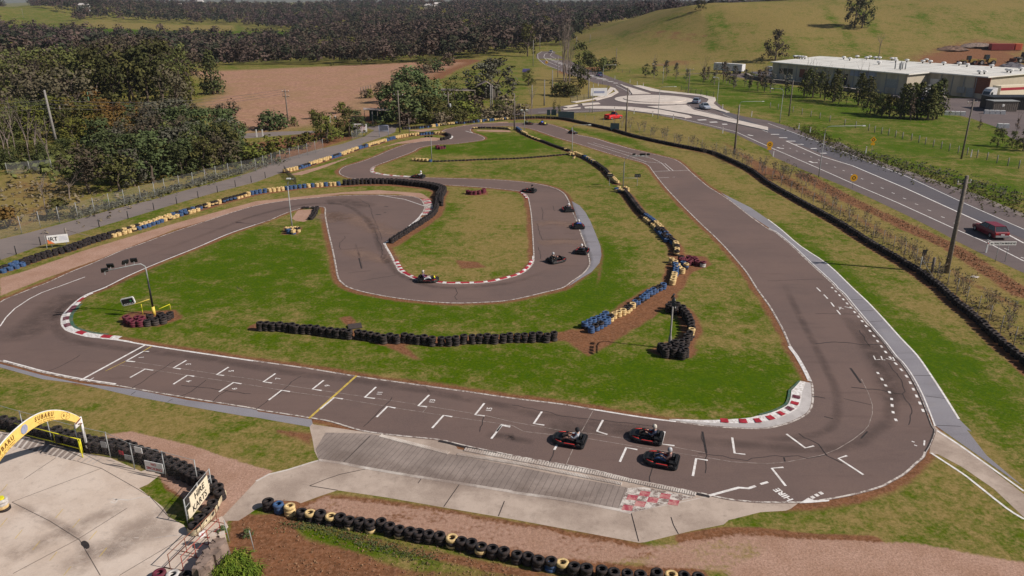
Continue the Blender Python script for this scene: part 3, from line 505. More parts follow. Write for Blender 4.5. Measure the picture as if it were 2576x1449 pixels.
for l in (q(0,2, 1360,748, 1820,815, 2255,880, 2576,925) + q(1,2, 160,960, 660,1035, 1197,1112, 1720,1190, 2300,1285) + q(2,2, 0,1350, 560,1448) + q(2,3, 800,20, 1300,95, 1950,215), q(0,2, 1200,778, 1543,828, 1955,893, 2430,965) + q(1,2, 0,988, 343,1047, 875,1120, 1403,1210, 1975,1300, 2576,1385) + q(2,3, 120,0, 760,70, 1300,160, 1850,245, 2220,305, 2576,325) + q(3,3, 0,322, 200,305, 400,265, 560,232, 700,175, 850,85, 960,0) + q(3,2, 1010,1390, 1050,1270, 1050,1180, 1010,1060, 940,920), q(1,2, 1720,1205, 1680,1252), q(2,2, 820,1230, 700,1448), q(2,3, 620,160, 540,345)): strip_geo(b, W(l), .035, .0168)
tag(b.build('guide_line', 'line_thin'), kind='structure')
b = MB()
CR = [q(0,2, 440,850, 640,780, 840,660), q(0,2, 1320,1015, 1580,850, 1780,725), q(0,2, 1800,1100, 1950,1030, 2090,905), q(0,2, 2140,1150, 2240,1060, 2330,1000), q(0,2, 1820,985, 2200,1025, 2576,1080), q(1,2, 10,1225, 120,1135, 280,1030, 350,960, 465,880), q(1,2, 1080,1400, 1160,1320, 1300,1190, 1400,1080), q(1,2, 2260,1448, 2280,1350, 2300,1290),
 q(1,1, 850,1060, 845,1000, 900,940, 885,925), q(1,1, 1000,545, 1100,590, 1150,640, 1170,720, 1230,850, 1275,975), q(1,1, 1190,860, 1215,920, 1220,970, 1270,1050, 1260,1145), q(1,1, 790,1070, 960,1055, 1100,1045), q(1,1, 1050,1385, 1200,1355, 1450,1320), q(1,1, 930,1300, 1190,1275), q(1,2, 2000,0, 2030,55, 2005,90, 2025,130), q(2,1, 300,640, 310,700, 305,765), q(2,1, 255,800, 280,900, 310,965, 460,962, 700,960), q(2,1, 555,570, 600,640, 640,760), q(2,1, 260,1040, 285,1100, 285,1170), q(2,1, 520,902, 640,900), q(2,1, 360,815, 640,800), q(2,1, 415,620, 430,680),
 q(3,2, 470,565, 700,545, 920,570, 1200,580), q(3,2, 920,430, 960,490, 1040,615), q(3,2, 1210,755, 1330,920, 1370,1020, 1370,1100, 1440,1210, 1440,1310, 1410,1390), q(3,2, 850,1005, 1100,1030, 1360,1075), q(3,2, 760,1120, 900,1145, 1080,1190), q(3,2, 440,1095, 620,1115), q(3,2, 570,1295, 710,1332), q(3,2, 480,262, 700,262, 930,270), q(3,1, 0,1380, 580,1360), q(2,3, 1910,0, 1915,100, 1950,200, 1955,420), q(2,3, 1880,228, 2060,240, 2360,290, 2440,265, 2576,258) + q(3,3, 0,250, 60,235, 140,262, 270,240, 380,268, 560,235, 590,240), q(3,3, 310,25, 420,85, 530,150, 590,240, 730,315, 800,350), q(3,3, 150,260, 165,305), q(2,3, 1425,200, 1400,420, 1380,510), q(2,3, 500,0, 420,190, 380,330), q(2,2, 0,1180, 300,1240, 560,1300, 900,1335, 1200,1365, 1500,1400), q(0,2, 2380,-10, 2450,30)]
CRW = []
for l in CR:
    L = resample(W(l, 3), .45); L = [(x + random.uniform(-.07, .07), y + random.uniform(-.07, .07)) for x, y in L]; CRW.append(L)
    if len(L) > 1: strip_geo(b, L, random.choice((.05, .07, .09)) if l[0][0] > 1900 else .05, .0172)
for l, w in ((q(3,2, 830,810, 880,880, 935,960), .16), (q(1,1, 1035,1150, 1062,1255), .12), (q(2,3, 1915,0, 1955,215), .13), (q(1,1, 1205,710, 1260,715), .2), (q(1,1, 1290,628, 1330,632), .2), (q(1,1, 1285,695, 1310,690), .16), (q(3,3, 935,70, 1000,0), .1)): strip_geo(b, W(l), w, .0173)
strip_geo(b, part(WO, (2335,1140), (2190,824)), .09, .0171, off=.12)
strip_geo(b, part(WO, (1106,1108), (1785,1248)), .22, .0171, off=-.05)
for x in (0,1,2,3,4,5,6):
    pass
for a in ((820,118),(940,118)), : pass
tag(b.build('tar_crack_lines', 'crack_tar'), kind='structure')
b = MB()
for l in (q(3,2, 820,118, 955,120), q(3,2, 910,232, 1060,230), q(3,2, 1020,342, 1150,335), q(3,2, 1450,882, 1640,885), q(3,2, 1590,1090, 1780,1115), q(3,2, 1700,1385, 1940,1395), q(2,1, 650,720, 740,720), q(2,1, 730,830, 800,835), q(2,1, 780,990, 850,985), q(2,1, 790,1120, 900,1120), q(0,2, 1320,1075, 1365,1045), q(0,2, 1690,1145, 1740,1120), q(1,3, 540,545, 700,480, 850,430, 1110,375), q(1,3, 540,545, 820,590), q(1,3, 1890,755, 2050,525), q(1,3, 2440,850, 2500,700), q(1,3, 1630,520, 1670,465), q(2,3, 1200,820, 1275,1105), q(2,3, 1600,860, 1625,940, 1675,1030), q(1,3, 870,315, 960,230, 1150,40)): strip_geo(b, W(l), .045, .0128)
tag(b.build('concrete_joints', 'crack_tar'), kind='structure')
b = MB()  # pale kerb of the pit lane, worn grooves
for l, w in ((q(1,3, 632,286, 870,318, 1130,370, 1660,460, 2050,520, 2576,605) + q(2,3, 0,610, 500,680, 1060,785, 1200,822), .22), (q(1,3, 0,500, 130,430, 320,385, 560,310, 632,290), .14), (q(2,3, 1205,812, 1990,650), .05)): strip_geo(b, W(l), w, .0135)
tag(b.build('pit_lane_kerb', 'kerb_worn'), kind='structure')
# rumble blocks between pit lane and track
b = MB()
def blocks(a0, a1, n, w, h, gap=.25):
    P = resample(W([a0, a1]), .02); A = Vector((*P[0], 0)); B = Vector((*P[-1], 0)); d = (B - A) / n; ang = math.atan2(d.y, d.x)
    for i in range(n):
        c = A + d * (i + .5); b.box((c.x, c.y, h / 2 + .009), (d.length * (1 - gap), w * random.uniform(.85, 1.05), h), ang + .0 + random.uniform(-.03, .03), taper=.9)
blocks((1168,1131), (1490,1190), 52, .42, .05); blocks((1490,1190), (1752,1245), 46, .38, .05); blocks((1150,1143), (1300,1166), 44, .3, .04, .35); blocks((1300,1166), (1565,1218), 70, .3, .04, .35); blocks((956,1096), (1130,1141), 46, .34, .04, .4)
tag(b.build('rumble_blocks', 'kerb_worn'), kind='structure')
# checkered patch
CK = W(q(2,3, 1165,570, 1330,560, 1840,660, 1215,812, 1062,790)); sheet('checkered_patch', [[CK]], .0138, 'worn_line')
b = MB(); a0, ax, ay = G(*q(2,3, 1165,575)[0]), (G(*q(2,3, 1800,650)[0]) - G(*q(2,3, 1165,575)[0])), (G(*q(2,3, 1062,790)[0]) - G(*q(2,3, 1165,575)[0]))
for i, j, s in ((1,0,1),(3,0,1),(0,1,1),(2,1,.6),(4,1,.6),(1,2,1),(0,3,1)):
    if not s: continue
    p = a0 + ax * (i / 6.2 + .05) + ay * (j / 4.2 + .02); dx, dy = ax / 6.2, ay / 4.2
    vs = [p, p + dx, p + dx + dy, p + dy]; b.add([(v.x, v.y, .0148) for v in vs], [(0, 1, 2, 3)])
tag(b.build('checkered_patch_squares', 'worn_red'), kind='structure')
# red and white kerbs (raised)
def kerb(pts, n, w, cols, h=.05, off=0., loop=None, side=1):
    line = part(loop, pts[0], pts[-1]) if loop else W(pts, 3); L = resample(line, .08); k = len(L) / n
    for i in range(n):
        s = L[int(i * k):min(len(L), int((i + 1) * k) + 1)]
        if len(s) < 2: continue
        P = [Vector((x, y, 0)) for x, y in s]; vs = []
        for j, p in enumerate(P):
            d = (P[min(j + 1, len(P) - 1)] - P[max(j - 1, 0)]).normalized(); nr = Vector((-d.y, d.x, 0)) * side
            a, c, e = p + nr * off, p + nr * (off + w * .5), p + nr * (off + w); vs += [(a.x, a.y, .018), (c.x, c.y, .018 + h), (e.x, e.y, .02 + h * .6)]
        b.add(vs, [(3 * j + q_, 3 * j + q_ + 1, 3 * j + q_ + 4, 3 * j + q_ + 3) for j in range(len(P) - 1) for q_ in (0, 1)], cols[i % len(cols)])
concrete_mat('kerb_grey', (.50, .47, .46), (.40, .37, .36)); KM = ['kerb_white', 'red_paint', 'maroon_kerb', 'green_paint', 'worn_line', 'worn_red', 'kerb_grey']
b = MB(); kerb([(243,760-19),(190,761)], 2, .3, (0, 1), loop=WI[:] and part(WI, (240,733), (176,776))); 
kerb([(190,761),(300,856)], 14, .5, (0, 2, 2, 0, 2, 0, 2, 0, 0, 1, 0, 0, 1, 0), loop=WI, side=1); strip_geo(b, part(WI, (185,765), (262,850)), .3, .03, 3, off=.62); strip_geo(b, part(WI, (270,722), (330,862)), .16, .019, 0, off=-.05)
tag(b.build('hairpin_kerb', KM), kind='structure')
b = MB(); kerb([(994,655),(1012,690)], 9, .42, (1, 0), loop=WO[::-1], side=1, h=.04); kerb([(1016,690),(1340,655)], 40, .32, (1, 1, 0), loop=WO[::-1], side=1); kerb([(1330,500),(1308,482)], 7, .3, (1, 0), loop=WO[::-1], side=1); strip_geo(b, part(WO, (1340,645), (972,606)), .13, .019, 0, off=-.02)
strip_geo(b, part(WO, (975,615), (1068,535)), .2, .019, 0, off=.1); tag(b.build('inner_loop_kerb', KM), kind='structure')
b = MB(); kerb([(1084,540),(1070,500)], 10, 1.0, (4, 5, 4, 5, 4, 4), h=.03, loop=part(WO, (1056,547), (1056,497)), side=-1); kerb([(1000,592),(1056,548)], 26, .55, (4, 4, 0), h=.03, loop=part(WO, (985,603), (1058,545)), side=-1); tag(b.build('skid_area_kerb', KM), kind='structure')
b = MB(); LK = resample(part(WI, (1690,1058), (2042,965)), .25)
def ring(i, off): 
    a, c = Vector(LK[max(0, i - 1)]), Vector(LK[min(len(LK) - 1, i + 1)]); d = (c - a).normalized(); return Vector(LK[i]) + Vector((-d.y, d.x)) * off
nL = len(LK)
for i in range(nL - 1):
    f0, f1 = [min(1, max(0, t_ / nL / .42)) * (1 - .55 * max(0, (t_ / nL - .86) / .14)) for t_ in (i, i + 1)]
    for a0, a1, z0, z1, mi in ((0, .62, .02, .05, 6), (.62, 1.3, .05, .085, 0)):
        vs = [(*ring(i, a0 * f0), z0), (*ring(i, a1 * f0), z1), (*ring(i + 1, a1 * f1), z1), (*ring(i + 1, a0 * f1), z0)]; b.add(vs, [(0, 1, 2, 3)], mi)
P_ = part(WI, (1740,1063), (2042,975)); L = resample(P_, .1)
for i in range(8):
    s = L[int(len(L) * (.17 + i * .095)):int(len(L) * (.17 + i * .095 + .047))]; strip_geo(b, s, .5, .10, 1 if i not in (5, 7) else 2, off=min(.95, .62 + i * .07))
gl = [tuple(ring(i, 1.42 * min(1, i / nL / .42) * (1 - .55 * max(0, (i / nL - .86) / .14)))) for i in range(int(nL * .45), nL)]; strip_geo(b, gl, .16, .08, 3); strip_geo(b, part(WI, (2040,960), (1986,871)), .28, .02, 0, off=-.02)
tag(b.build('corner_kerb', KM), kind='structure')
b = MB(); kerb([(940,421),(1060,447)], 22, .45, (4, 5, 0), h=.04, loop=WI, side=1); kerb([(1126,342),(1134,350)], 2, .6, (0,), loop=WO[:]); tag(b.build('far_hairpin_kerb', KM), kind='structure')
# highway lines
b = MB()
def sl(pts, w=.15, s=1): strip_geo(b, W(pts, s), w, .0125)
sl(q(2,0, 260,1130, 780,1118, 1100,1100, 1420,1140, 1700,1195, 2000,1262, 2250,1325) + q(3,1, 30,38, 530,255, 900,420, 1300,590, 1880,855, 2250,1015, 2576,1180), .16); sl(q(3,1, 180,-30, 520,120, 850,220, 1370,440, 1920,690, 2150,795, 2420,915, 2576,1000), .22); sl(q(2,0, 2120,1150, 2576,1330), .13)
sl(q(3,0, 0,1240, 560,1448) + q(3,1, 860,120, 1400,330, 1960,590, 2576,860), .14); sl(q(2,0, 480,512, 400,515, 330,545, 320,575, 360,620, 480,670), .16); sl(q(2,0, 300,518, 258,545, 262,590, 330,650, 480,700), .14); sl(q(2,0, 500,515, 400,535, 385,560, 470,610), .14); sl(q(2,0, 640,700, 780,742), .14); sl(q(2,0, 1050,860, 1140,905, 1190,935, 1185,955), .14); sl(q(2,0, 1780,1060, 1800,1080, 1900,1110, 2100,1165), .13)
for i in range(9): sl([(x, y) for x, y in q(2,0, 330 + i * 32, 585 + i * 13, 400 + i * 34, 590 + i * 13)], 1.1)
for i in range(7): sl(q(2,0, 745 + i * 55, 755 + i * 16, 830 + i * 47, 762 + i * 15), 1.1)
for a, c in (((1870,1208),(1955,1205)), ((1990,1230),(2065,1228)), ((2115,1250),(2165,1250))): sl(q(2,0, *a, *c), 1.0)
for i in range(4): sl(q(3,0, 30 + i * 82, 1352 + i * 34, 112 + i * 82, 1352 + i * 34), .5)
for i, (x, y) in enumerate(((1600,-45),(290,5),(430,47),(530,95))):
    if i: sl(q(3,1, x, y, x + 60, y - 2), .5)
for x, y in ((155,18),(222,45),(290,72),(362,100),(434,131),(512,162),(592,198),(675,234),(762,270),(848,310),(947,352),(1047,397),(1150,446),(1260,496),(1373,550),(1495,608),(1624,670),(1760,738),(1890,803),(2225,970),(2400,1060),(2570,1150)): k = .5 + y / 900; sl(q(3,1, x - 14 * k, y - 5 * k, x + 14 * k, y + 5 * k), .13)
for (x, y, k) in ((2400,1362,.8),):
    sl(q(2,0, x - 28, y - 6, x, y, x + 25, y + 5), .45)
sl(q(3,1, 92,35, 120,44, 160,48), .4); sl(q(3,1, 415,175, 450,188, 500,190), .4)
tag(b.build('highway_lines', 'line_white'), kind='structure')
# low kerb beside the far track edge and other hard edges
b = MB()
def stain(pts, w, mat):
    P = [Vector((x, y, 0)) for x, y in W(pts, 4)]; n = len(P); me = bpy.data.meshes.new('s'); vs = []; fs = []; uv = []
    for i, p in enumerate(P):
        d = (P[min(i + 1, n - 1)] - P[max(i - 1, 0)]).normalized(); nr = Vector((-d.y, d.x, 0)) * w / 2; vs += [p + nr, p - nr]
    for i in range(n - 1): fs.append((2 * i, 2 * i + 1, 2 * i + 3, 2 * i + 2)); uv += [(i / (n - 1), 0), (i / (n - 1), 1), ((i + 1) / (n - 1), 1), ((i + 1) / (n - 1), 0)]
    me.from_pydata([(v.x, v.y, .0162 if mat != 'yard_stain' else .0136) for v in vs], [], fs); u = me.uv_layers.new(); u.data.foreach_set('uv', [c for t in uv for c in t]); me.materials.append(MATS[mat]); return me
stain_mat('dust_film', (.30, .2, .155), .55); stain_mat('damp_film', (.06, .05, .046), .3); stain_mat('yard_stain', (.26, .20, .17), .32)
stain_mat('rubber_film', (.05, .042, .04), .24)
for k, (pts, w, mt_) in enumerate(((q(3,2, 700,200, 1000,600, 1200,1000, 1230,1300, 1050,1448) + q(3,3, 900,120, 500,180, 0,150) + q(2,3, 2000,100, 900,-20), 1.3, 'rubber_film'),(q(3,1, 150,1448-60) + q(3,2, 300,250, 560,760, 700,1100, 640,1400) + q(3,3, 300,60) + q(2,3, 2400,80), .9, 'rubber_film'),(q(2,2, 2300,1440, 1300,1400, 300,1290) + q(1,2, 2300,1150, 1200,960, 300,850) + q(0,2, 2000,700, 1300,620, 700,520, 560,380, 600,230, 900,60) + q(0,1, 1500,1290, 2200,1010), 1.2, 'rubber_film'),(q(0,1, 1400,1160, 2200,860) + q(1,1, 0,720, 500,610, 900,620, 1150,800, 1250,1050, 1420,1300, 1800,1440, 2300,1430) + q(2,1, 100,1370, 400,1250), 1.0, 'rubber_film'),(q(1,1, 1000,1000, 1040,1130, 1070,1260), .25, 'rubber_film'),(q(1,2, 1500,900, 1550,935, 1700,1000, 1770,1100), .18, 'rubber_film'),(q(2,1, 700,1300, 790,1200, 740,1000, 640,700, 500,480, 200,420), .8, 'rubber_film'),(q(1,1, 700,720, 900,730, 1100,800, 1250,870, 1400,900, 1500,905), 4.5, 'dust_film'), (q(1,1, 950,1050, 1100,1130, 1300,1160, 1400,1180), 3.5, 'dust_film'), (q(1,1, 650,700, 760,740, 860,780), 5, 'dust_film'), (q(2,1, 200,820, 420,790, 650,840), 3, 'dust_film'), (q(2,1, 260,1010, 520,980, 760,1010), 3, 'dust_film'),
 (q(1,3, 2300,30, 2576,50) + q(2,3, 0,70, 230,110), .9, 'damp_film'), (q(0,2, 100,560, 400,330, 600,160, 800,40), 4, 'damp_film'), (q(1,1, 700,590, 900,580, 1150,640), 4, 'damp_film'), (q(2,2, 300,1400, 1400,1448), 2.0, 'damp_film'), (q(3,2, 900,300, 1150,760, 1330,1200), 3, 'damp_film'), (q(0,3, 120,720, 500,900, 800,1090, 900,1300), .9, 'yard_stain'), (q(0,3, 600,1449, 1300,1000, 1800,780), 2.2, 'yard_stain'), (q(0,3, 1000,1300, 1400,1080, 1800,960), 1.6, 'yard_stain'), (q(1,3, 700,200, 1500,420, 2400,520), 2.2, 'yard_stain'), (q(2,3, 0,560, 900,700), 2, 'yard_stain'), (q(0,3, 0,1300, 700,1000, 1300,700), 1.6, 'yard_stain'))):
    tag(link('dust_patch' if mt_ == 'dust_film' else 'dark_patch', stain(pts, w, mt_)), kind='structure')
# ================================================================== tyre stacks
def rub(n, c, v=.35): return M('tyre_' + n, c, .8, v, 6, spec=.25, col2=tuple(.6 * a + .4 * b_ for a, b_ in zip(c, (.09, .06, .05))), bmp=.1)
rub('k', (.014, .014, .016)); rub('y', (.72, .52, .24)); rub('b', (.04, .105, .24)); rub('m', (.14, .018, .04)); rub('w', (.6, .57, .54)); rub('d', (.055, .047, .045))
CN = dict(k='black', y='yellow', b='blue', m='maroon', w='white', d='dusty black')
def tyre_mesh(n, lo=False):
    b = MB()
    pr = [(.155, .02), (.19, 0), (.27, 0), (.30, .035), (.30, .155), (.27, .19), (.19, .19), (.155, .17)] if not lo else [(.17, 0), (.29, .0), (.30, .15), (.25, .19), (.17, .18)]
    if not lo: pr = pr + [(.15, .15), (.265, .14), (.265, .05), (.15, .04)]
    b.lathe(pr, n, closed=True); return b
TM = {}
for k in 'kybmwd':
    o = tyre_mesh(22).build('tyre', 'tyre_' + k, None, True); TM[k] = o.data; bpy.data.objects.remove(o)
LOWB = tyre_mesh(9, True)
STACKS = []   # (dist, x, y, string, label, group, tyre step)
def add_stack(x, y, s, label, group): STACKS.append([math.hypot(x, y), x, y, s, label, group])
def pts_row(pts, ztop, spec, desc, end='left', sub='', rev=False):
    for i, p in enumerate(pts):
        s = spec(i) if callable(spec) else spec; g = G(p[0], p[1], ztop if ztop is not None else len(s) * .18)
        top = CN[s[-1]]; mix = '' if len(set(s)) == 1 else ' over %s' % CN[s[0]].split()[-1] if s[0] != s[-1] else ' banded'
        add_stack(g.x, g.y, s, '%s tyre stack%s, %s from the %s end of %s' % (top, mix, nth(i + 1), end, desc), desc.replace('the ', '', 1))
def path_row(pts, spec, desc, end='left', step=.61, off=0, dz=0, jit=.05):
    L = resample(W(pts, 4), step); n = len(L)
    for i, (x, y) in enumerate(L):
        s = spec(i / max(1, n - 1), i); j = min(i, n - 2); dx, dy = L[j + 1][0] - L[j][0], L[j + 1][1] - L[j][1]; l = math.hypot(dx, dy)
        x += -dy / l * off + random.uniform(-jit, jit); y += dx / l * off + random.uniform(-jit, jit)
        mix = '' if len(set(s)) == 1 else ' over %s' % CN[s[0]].split()[-1] if s[0] != s[-1] else ' banded'
        add_stack(x, y, s, '%s tyre stack%s, %s from the %s end of %s' % (CN[s[-1]], mix, nth(i + 1), end, desc), desc.replace('the ', '', 1))
def rc_(*w): return random.choice(w)
fr = {1: 'bbb', 2: 'yyy', 4: 'kky', 6: 'kky', 8: 'ykk', 10: 'ykk', 13: 'ykk', 18: 'yky', 21: 'kyk', 27: 'bbk', 28: 'kky', 36: 'kky'}
pts_row(FRONT, None, lambda i: fr.get(i, 'kkk'), 'the row nearest the camera')
pts_row(YARDW, None, lambda i: 'kkk' if i > 28 else 'kkkk', 'the hire yard wall')
pts_row([(a + 10, b_ - 6) for a, b_ in YARDW[6:28]], None, 'kkk', 'the hire yard wall, rear file')
pts_row(MID, None, lambda i: 'dkkk', 'the long infield row')
pts_row(HOOK, None, lambda i: 'kyyy' if i == 12 else 'kkkk', 'the hook-shaped lamp wall', 'upper')
def dspec(f, i): return rc_('bbb', 'bbb', 'bbk') if f < .22 else rc_('yyy', 'yyy', 'yyk') if f < .56 else rc_('bbb', 'bbb', 'kbb', 'bbk')
path_row(DIAG, dspec, 'the earth path wall', 'lower', .6); path_row(DIAG1, lambda f, i: 'kbb', 'the short blue path-end row', 'lower', .6)
path_row(DIAG2, lambda f, i: 'yyy' if f < .45 else 'bbb', 'the wall below the maroon cluster', 'lower', .5)
for i, (u, v, s) in enumerate(((1689,653,'yyy'),(1697,659,'yky'),(1704,667,'kyy'),(1713,655,'kmm'),(1718,662,'bbb'),(1725,668,'kby'),(1708,674,'yyy'),(1716,680,'yyy'),(1712,648,'mmk'))):
    g = G(u, v + 8); add_stack(g.x, g.y, s, '%s tyre stack, %s in the jumble beside the maroon cluster' % (CN[s[-1]], nth(i + 1)), 'jumbled junction of the infield wall')
def d3(f, i): return rc_('yyy', 'yky', 'kyk') if f < .12 else 'kkk' if f < .18 else 'yyy' if f < .24 else rc_('bbb', 'bbk') if f < .52 else rc_('yyy', 'yyk', 'kyy') if f < .78 else 'bbb'
path_row(DIAG3, d3, 'the wall above the maroons', 'lower', .56); path_row(DIAG3[3:], lambda f, i: rc_('bbk', 'bb') if f < .45 else rc_('yy', 'kk'), 'the inner infield file', 'lower', .7, .5)
path_row(DIAG4, lambda f, i: rc_('kkk', 'kkk', 'kkd'), 'the black infield stretch', 'lower', .56)
for i, (u, v, s) in enumerate(((1550,478,'yyb'),(1556,474,'yyy'),(1560,480,'kby'),(1572,474,'kyy'),(1578,477,'yyy'),(1566,482,'kky'))):
    g = G(u, v + 4); add_stack(g.x, g.y, s, '%s tyre stack, %s around the foot of the crossbar pole' % (CN[s[-1]], nth(i + 1)), 'tyres around the crossbar pole')
path_row(DIAG5, lambda f, i: rc_('yyy', 'yyk', 'kyy') if f < .25 else rc_('kkk', 'kkk', 'kyk') if f < .62 else rc_('bbb', 'bbk', 'kyy') if f < .9 else 'yyy', 'the upper infield wall', 'lower', .56)
for i, (u, v, s) in enumerate(((1434,387,'yyy'),(1440,389,'kyy'),(1446,386,'yyy'),(1443,395,'yyk'))):
    g = G(u, v + 3); add_stack(g.x, g.y, s, '%s tyre stack, %s around the foot of the curved lamp pole' % (CN[s[-1]], nth(i + 1)), 'tyres around the curved lamp pole')
path_row(DIAG6, lambda f, i: rc_('kk', 'kk', 'ky') if f < .7 else rc_('yy', 'kyy') if f < .84 else 'bbb', 'the far infield tail', 'near', .6)
def lw(f, i): return rc_('bbb', 'bby', 'bbk') if f < .06 else 'kkk' if f < .30 else rc_('kkk', 'kyk', 'kky') if f < .36 else rc_('yyy', 'yyy', 'kyy') if f < .46 else rc_('bbb', 'bbk') if f < .56 else rc_('yyy', 'kyk') if f < .63 else rc_('bbb', 'kbk') if f < .68 else rc_('yyk', 'yyy') if f < .74 else 'bbb' if f < .79 else 'yyy' if f < .84 else 'bbb' if f < .9 else rc_('yyy', 'yyy', 'bbb')
path_row(LEFTW, lw, 'the left gravel trap wall', 'near', .62, 0, 0, .07); path_row(LEFTW[:9], lambda f, i: lw(f * .72, i)[:2], 'the left wall, second file', 'near', .66, -.55)
path_row(BLACKW, lambda f, i: 'kkkk' if f < .5 else 'kkk', 'the black skid area wall', 'left', .6); path_row(BLACKW[:8], lambda f, i: 'kkkk', 'the skid area outer file', 'left', .6, .55)
def ul(f, i): return 'kkk' if f > .86 else rc_('yyy', 'kyy') if int(f * 17) % 3 != 1 else rc_('bbb', 'bbk')
path_row(UPL, ul, 'the upper gravel trap wall', 'left', .62, 0, 0, .07); path_row(UPT, lambda f, i: rc_('kkk', 'kkk', 'bbk') if f < .25 or .5 < f < .7 else rc_('yyy', 'bbb', 'kyy', 'kkb'), 'the wall behind the far corner', 'left', .62)
path_row(INT, lambda f, i: 'ky' if i in (0, 1) or f > .97 else 'kk', 'the low far corner row', 'left', .6); path_row(LOWL, lambda f, i: rc_('yy', 'bb', 'kyy') if f < .12 else 'k', 'the thin upper infield line', 'left', .62, 0, 0, .02)
path_row(SMALLT, lambda f, i: 'k', 'the sand patch edge', 'left', .58); path_row(SMALLT2, lambda f, i: 'kk', 'the small sand patch row', 'upper', .5)
path_row(RIGHTW, lambda f, i: rc_('kkk', 'kkk', 'kkd', 'kdk'), 'the long highway-side wall', 'far', .6, 0, 0, .05)
for nm, pl in (('the cluster under the left floodlight', ((1268/4,285,'mmm'),(1380/4,283,'mmm'),(1425/4,295,'mmm'),(1300/4,310,'mmm'),(1335/4,330,'mmm'),(1405/4,328,'mmm'),(1480/4,322,'ddk'),(1560/4,312,'ddk'),(1500/4,268,'kkk'),(1635/4,300,'ddk'),(1605/4,255,'kkk'),(1680/4,262,'kkk'),(1705/4,246,'kkk'),(1640/4,272,'kkk'))),):
    for i, (u, v, s) in enumerate(pl):
        g = G(u, 724 + v / 4, .54); add_stack(g.x, g.y, s, '%s tyre stack, %s from the left in %s' % (CN[s[-1]], nth(i + 1), nm), nm.replace('the ', ''))
for nm, pl in (('the maroon cluster beside the infield wall', [(1717,646,'mmm'),(1722,652,'mmm'),(1734,645,'mmm'),(1738,652,'mmm'),(1745,647,'mmm'),(1751,651,'mmm'),(1733,655,'mmm'),(1755,656,'mmm'),(1769,659,'wwm')]),
               ('the maroon row on the inner island', [(1177,479,'mmm'),(1185,481,'mmm'),(1194,481,'mmm'),(1205,480,'mmm'),(1215,477,'mmm'),(1218,475,'mmm')]), ('the small maroon cluster near the far chicane', [(1099,367,'mmm'),(1106,369,'mmm'),(1112,368,'mmm'),(1118,367,'mmk'),(1102,363,'mm')]),
               ('the ring at the foot of the grey floodlight', [(722,572,'kby'),(726,577,'bbb'),(735,571,'kyy'),(737,578,'byy'),(745,571,'yyy'),(749,573,'yyk')])):
    for i, (u, v, s) in enumerate(pl):
        g = G(u, v, .5); add_stack(g.x, g.y, s, '%s tyre stack, %s from the left in %s' % (CN[s[-1]], nth(i + 1), nm), nm.replace('the ', ''))
for i, (u, v, s) in enumerate(((2,1255,'kyww'),)):
    g = G(u, v, .7); add_stack(g.x, g.y, s, 'white tyre stack over yellow and black tyres, standing alone on the concrete yard', 'lone stacks on the yard')
for i, (u, v, s) in enumerate(((402,1438,'km'),(434,1441,'kw'),(466,1444,'kk'))):
    g = G(u, v, .36); add_stack(g.x, g.y, s, '%s tyre stack at the bottom edge of the yard, below the red gate rails' % CN[s[-1]], 'stacks at the bottom edge of the yard')
STACKS.sort(key=lambda s: s[0]); print('STACKS', len(STACKS))
for d, x, y, s, label, group in STACKS[:300]:
    r = thing('tyre_stack', label, 'tyre stack', (x, y, 0), random.uniform(0, 6), group, (random.uniform(.93, 1.05),) * 2 + (random.uniform(.92, 1.04),))
    for k, c in enumerate(s):
        o = bpy.data.objects.new('tyre', TM[c]); COL.objects.link(o); o.parent = r; o.location = (random.uniform(-.035, .035), random.uniform(-.035, .035), k * .18); o.rotation_euler = (random.uniform(-.06, .06), random.uniform(-.06, .06), random.uniform(0, 6))
b = MB(); ck = 'kybmwd'
for d, x, y, s, label, group in STACKS[300:]:
    for k, c in enumerate(s):
        a = random.uniform(0, 1); dx, dy = random.uniform(-.03, .03), random.uniform(-.03, .03)
        b.add([(x + dx + p[0], y + dy + p[1], p[2] + k * .18) for p in LOWB.v], LOWB.f, ck.index(c))
tag(b.build('distant_tyre_wall', ['tyre_' + c for c in ck]), 'far walls of stacked black, blue and yellow tyres round the circuit', 'tyre wall', None, 'stuff')
# ================================================================== trees
leaf_mat('leaf_gum', (.105, .085, .055), (.07, .062, .04), (.15, .12, .08)); leaf_mat('leaf_dense', (.078, .100, .038), (.048, .064, .026), (.135, .155, .068)); leaf_mat('leaf_olive', (.11, .115, .035), (.065, .075, .025), (.18, .165, .06))
leaf_mat('leaf_conifer', (.065, .07, .025), (.038, .045, .018), (.12, .11, .045)); leaf_mat('leaf_autumn', (.17, .105, .03), (.10, .07, .022), (.25, .16, .05)); leaf_mat('leaf_yellow', (.13, .135, .028), (.08, .09, .02), (.2, .19, .05))
leaf_mat('leaf_bright', (.11, .145, .055), (.07, .098, .038), (.18, .21, .095)); leaf_mat('leaf_dry', (.17, .13, .09), (.10, .08, .055), (.24, .18, .12)); leaf_mat('leaf_rust', (.27, .15, .09), (.19, .11, .07), (.33, .2, .12)); leaf_mat('leaf_grey', (.12, .12, .085), (.06, .055, .04), (.13, .12, .09))
M('bark_pale', (.42, .37, .32), .9, .4, 4); M('bark_dark', (.12, .09, .07), .9, .4, 4); M('twig', (.24, .19, .165), .9, .3, 4)
